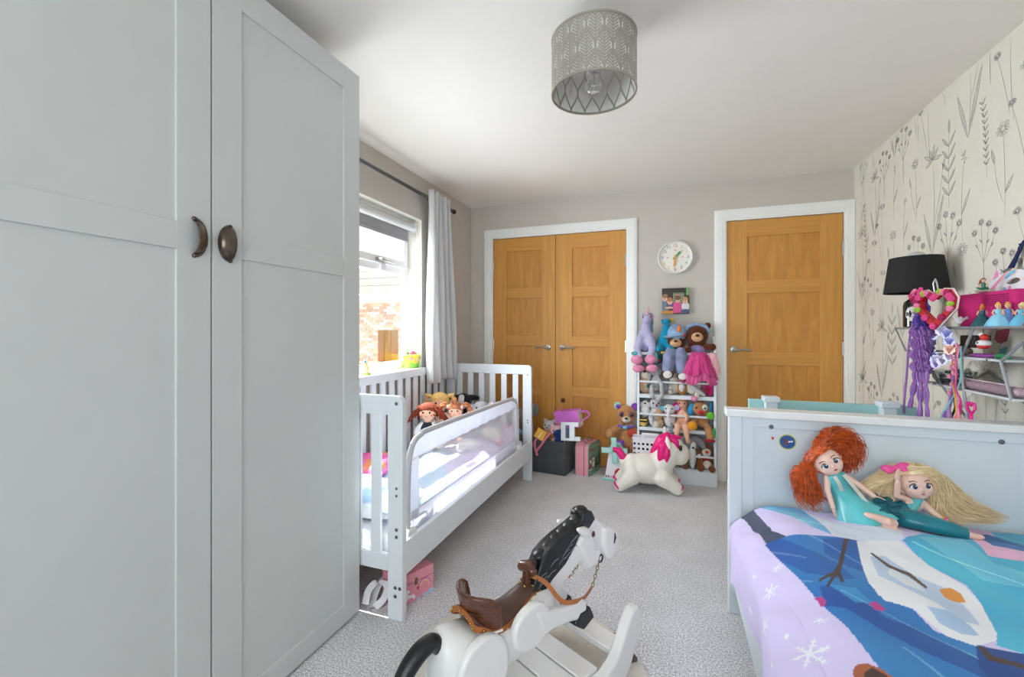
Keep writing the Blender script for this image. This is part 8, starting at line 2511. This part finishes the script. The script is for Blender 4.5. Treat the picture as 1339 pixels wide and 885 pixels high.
bd2 = thing('fashion_doll', 'blond fashion doll in a teal satin dress reclining on the bed', 'doll', (.82, 1.93, .52))
hc2 = (.822, 1.945, .652)
hd2, m2 = fashion_head(bd2, hc2, (-.16, .15, .97), (.10, -.98, -.12), .055, M('deep_blue_iris', (30, 64, 120), rough=.15, var=.1), gloss('doll_lips_pink', (200, 90, 120), .35), BRB)
scalp(hd2, m2, .055, BLH)
P2 = lambda x, y, z: m2 @ Vector((x * .052, y * .052, z * .055))
strand_hair('long_hair', bd2, BLH, [
    [(P2(0, -.5, .98), .010), (P2(-.8, -.35, .9), .018), (P2(-1.7, -.1, .5), .026), (P2(-2.6, .0, .1), .030), (Vector((.665, 1.935, .60)), .02)],
    [(P2(0, -.1, 1.1), .014), (P2(-1.0, .1, .9), .024), (P2(-2.0, .1, .2), .032), (P2(-2.3, .1, -.7), .026)],
    [(P2(-.3, .2, 1.05), .014), (P2(-1.1, .3, .4), .028), (P2(-1.5, .2, -.5), .03), (P2(-1.8, .1, -1.1), .02)],
    [(P2(0, -.5, .98), .010), (P2(.7, -.4, .8), .014), (P2(1.15, -.2, .1), .018), (P2(1.3, -.2, -.7), .022), (Vector((.90, 1.92, .575)), .02)],
    [(P2(.3, 0, 1.05), .014), (P2(1.1, .1, .5), .020), (P2(1.6, .1, -.3), .026), (Vector((.955, 1.94, .590)), .032), (Vector((1.02, 1.945, .565)), .024), (Vector((1.085, 1.95, .556)), .006)],
    [(P2(.4, .3, .9), .014), (P2(1.2, .2, .1), .024), (Vector((.92, 1.94, .59)), .034), (Vector((.98, 1.935, .568)), .03), (Vector((1.04, 1.94, .55)), .012)],
    [(P2(.4, .3, .7), .014), (P2(1.1, .0, -.5), .022), (Vector((.90, 1.93, .572)), .03), (Vector((.98, 1.92, .553)), .022)],
], .01, 31, 150, .0012, .006, 9)
g = G()
for sx in (1, -1):
    g.ball(P2(-1.0 + sx * .42, -.35, 1.12 + sx * .05), (.024, .012, .013), (m2 @ Matrix.Rotation(-.2 * sx, 4, 'Y')).to_3x3(), 14, 8)
    g.limb([P2(-1.0 + sx * .1, -.5, 1.05), P2(-1.0 + sx * .5, -.55, .9)], [.006, .008], 8)
g.ball(P2(-1.0, -.48, 1.12), (.009, .009, .010), None, 10, 8)
obj('hair_bow', g, M('hot_pink_bow', (240, 84, 160), rough=.5), bd2, w=True, voxel=.0025, label='hot pink bow')
neck2 = P2(0, .1, -1.1)
g = G()
g.limb([neck2, Vector((.818, 1.945, .588)), Vector((.800, 1.94, .555)), Vector((.775, 1.93, .530))], [.013, .032, .027, .030], 12)
g.limb([Vector((.790, 1.935, .600)), Vector((.760, 1.915, .612)), Vector((.757, 1.900, .665))], [.0125, .011, .009], 10)
gh = G()
hand_geo(gh, (.757, 1.900, .668), (-.02, -.05, 1), (.45, -.9, 0), .030)
obj('hand', gh, VIN, bd2, w=True)
g.limb([Vector((.842, 1.935, .590)), Vector((.866, 1.905, .562)), Vector((.885, 1.875, .548))], [.0125, .011, .009], 10)
gh = G()
hand_geo(gh, (.885, 1.875, .548), (.8, -.3, -.22), (0, -.3, -1), .024)
obj('hand', gh, VIN, bd2, w=True)
g.limb([Vector((.785, 1.925, .528)), Vector((.85, 1.88, .530)), Vector((.915, 1.855, .528)), Vector((.935, 1.85, .526))], [.026, .022, .014, .011], 10)
g.ball((.946, 1.848, .526), (.020, .010, .010), None, 12, 8)
obj('body', g, VIN, bd2, w=True, voxel=.0032)
g = G()
sk = [((.795, 1.93, .570), .030, .028), ((.775, 1.92, .552), .036, .030), ((.765, 1.905, .545), .044, .034), ((.800, 1.882, .545), .042, .034), ((.850, 1.868, .540), .036, .030), ((.895, 1.858, .534), .030, .024), ((.925, 1.853, .530), .022, .018)]
sp3 = curve_pts([c for c, _, _ in sk], 24)
k3 = len(sp3)
rad3 = [lerp(sk[min(int(i / (k3 - 1) * 6), 5)][1], sk[min(int(i / (k3 - 1) * 6), 5) + 1][1], (i / (k3 - 1) * 6) % 1) for i in range(k3)]
g.tube(sp3, [r_ * .85 for r_ in rad3], 20, flat=.82)
obj('satin_skirt', g, TSA, bd2, w=True, sub=1)
g = G()
rings = []
for k, (c, a, b) in enumerate((((.822, 1.945, .612), .030, .024), ((.812, 1.942, .590), .036, .032), ((.800, 1.938, .565), .034, .031), ((.785, 1.93, .545), .036, .032))):
    rings.append([Vector(c) + Vector((.92, 0, .38)) * (a * math.cos(t)) + Vector((.1, -.97, 0)) * (b * math.sin(t)) for t in [j * 2 * math.pi / 28 for j in range(28)]])
g.loft(rings, closed_ends=False)
o = obj('bodice', g, AQU, bd2, w=True, sub=1)
g = G()
def drape(u, v):
    x = lerp(.690, .800, u); y = lerp(1.93, 1.865, v)
    z = lerp(.606, .578, u) - .040 * v + .004 * math.sin(u * 17 + v * 6) + .003 * math.sin(v * 15)
    return (x + .006 * math.sin(v * 9), y, z)
g.grid(drape, 36, 20)
o = obj('sequin_overskirt', g, SEQ, bd2, w=True)
s__ = o.modifiers.new('thickness', 'SOLIDIFY'); s__.thickness = .003
for sx, c_ in ((0, 'ribbon_amber'), (1, 'ribbon_pink')):
    obj('bracelet', G().tube([(.876 + sx * .004 + .012 * math.cos(t) * .4, 1.885 - sx * .006 + .012 * math.cos(t) * .7, .553 + .012 * math.sin(t)) for t in [i * .5236 for i in range(12)]], .0028, 6, closed=True), MATS[c_], bd2, w=True)
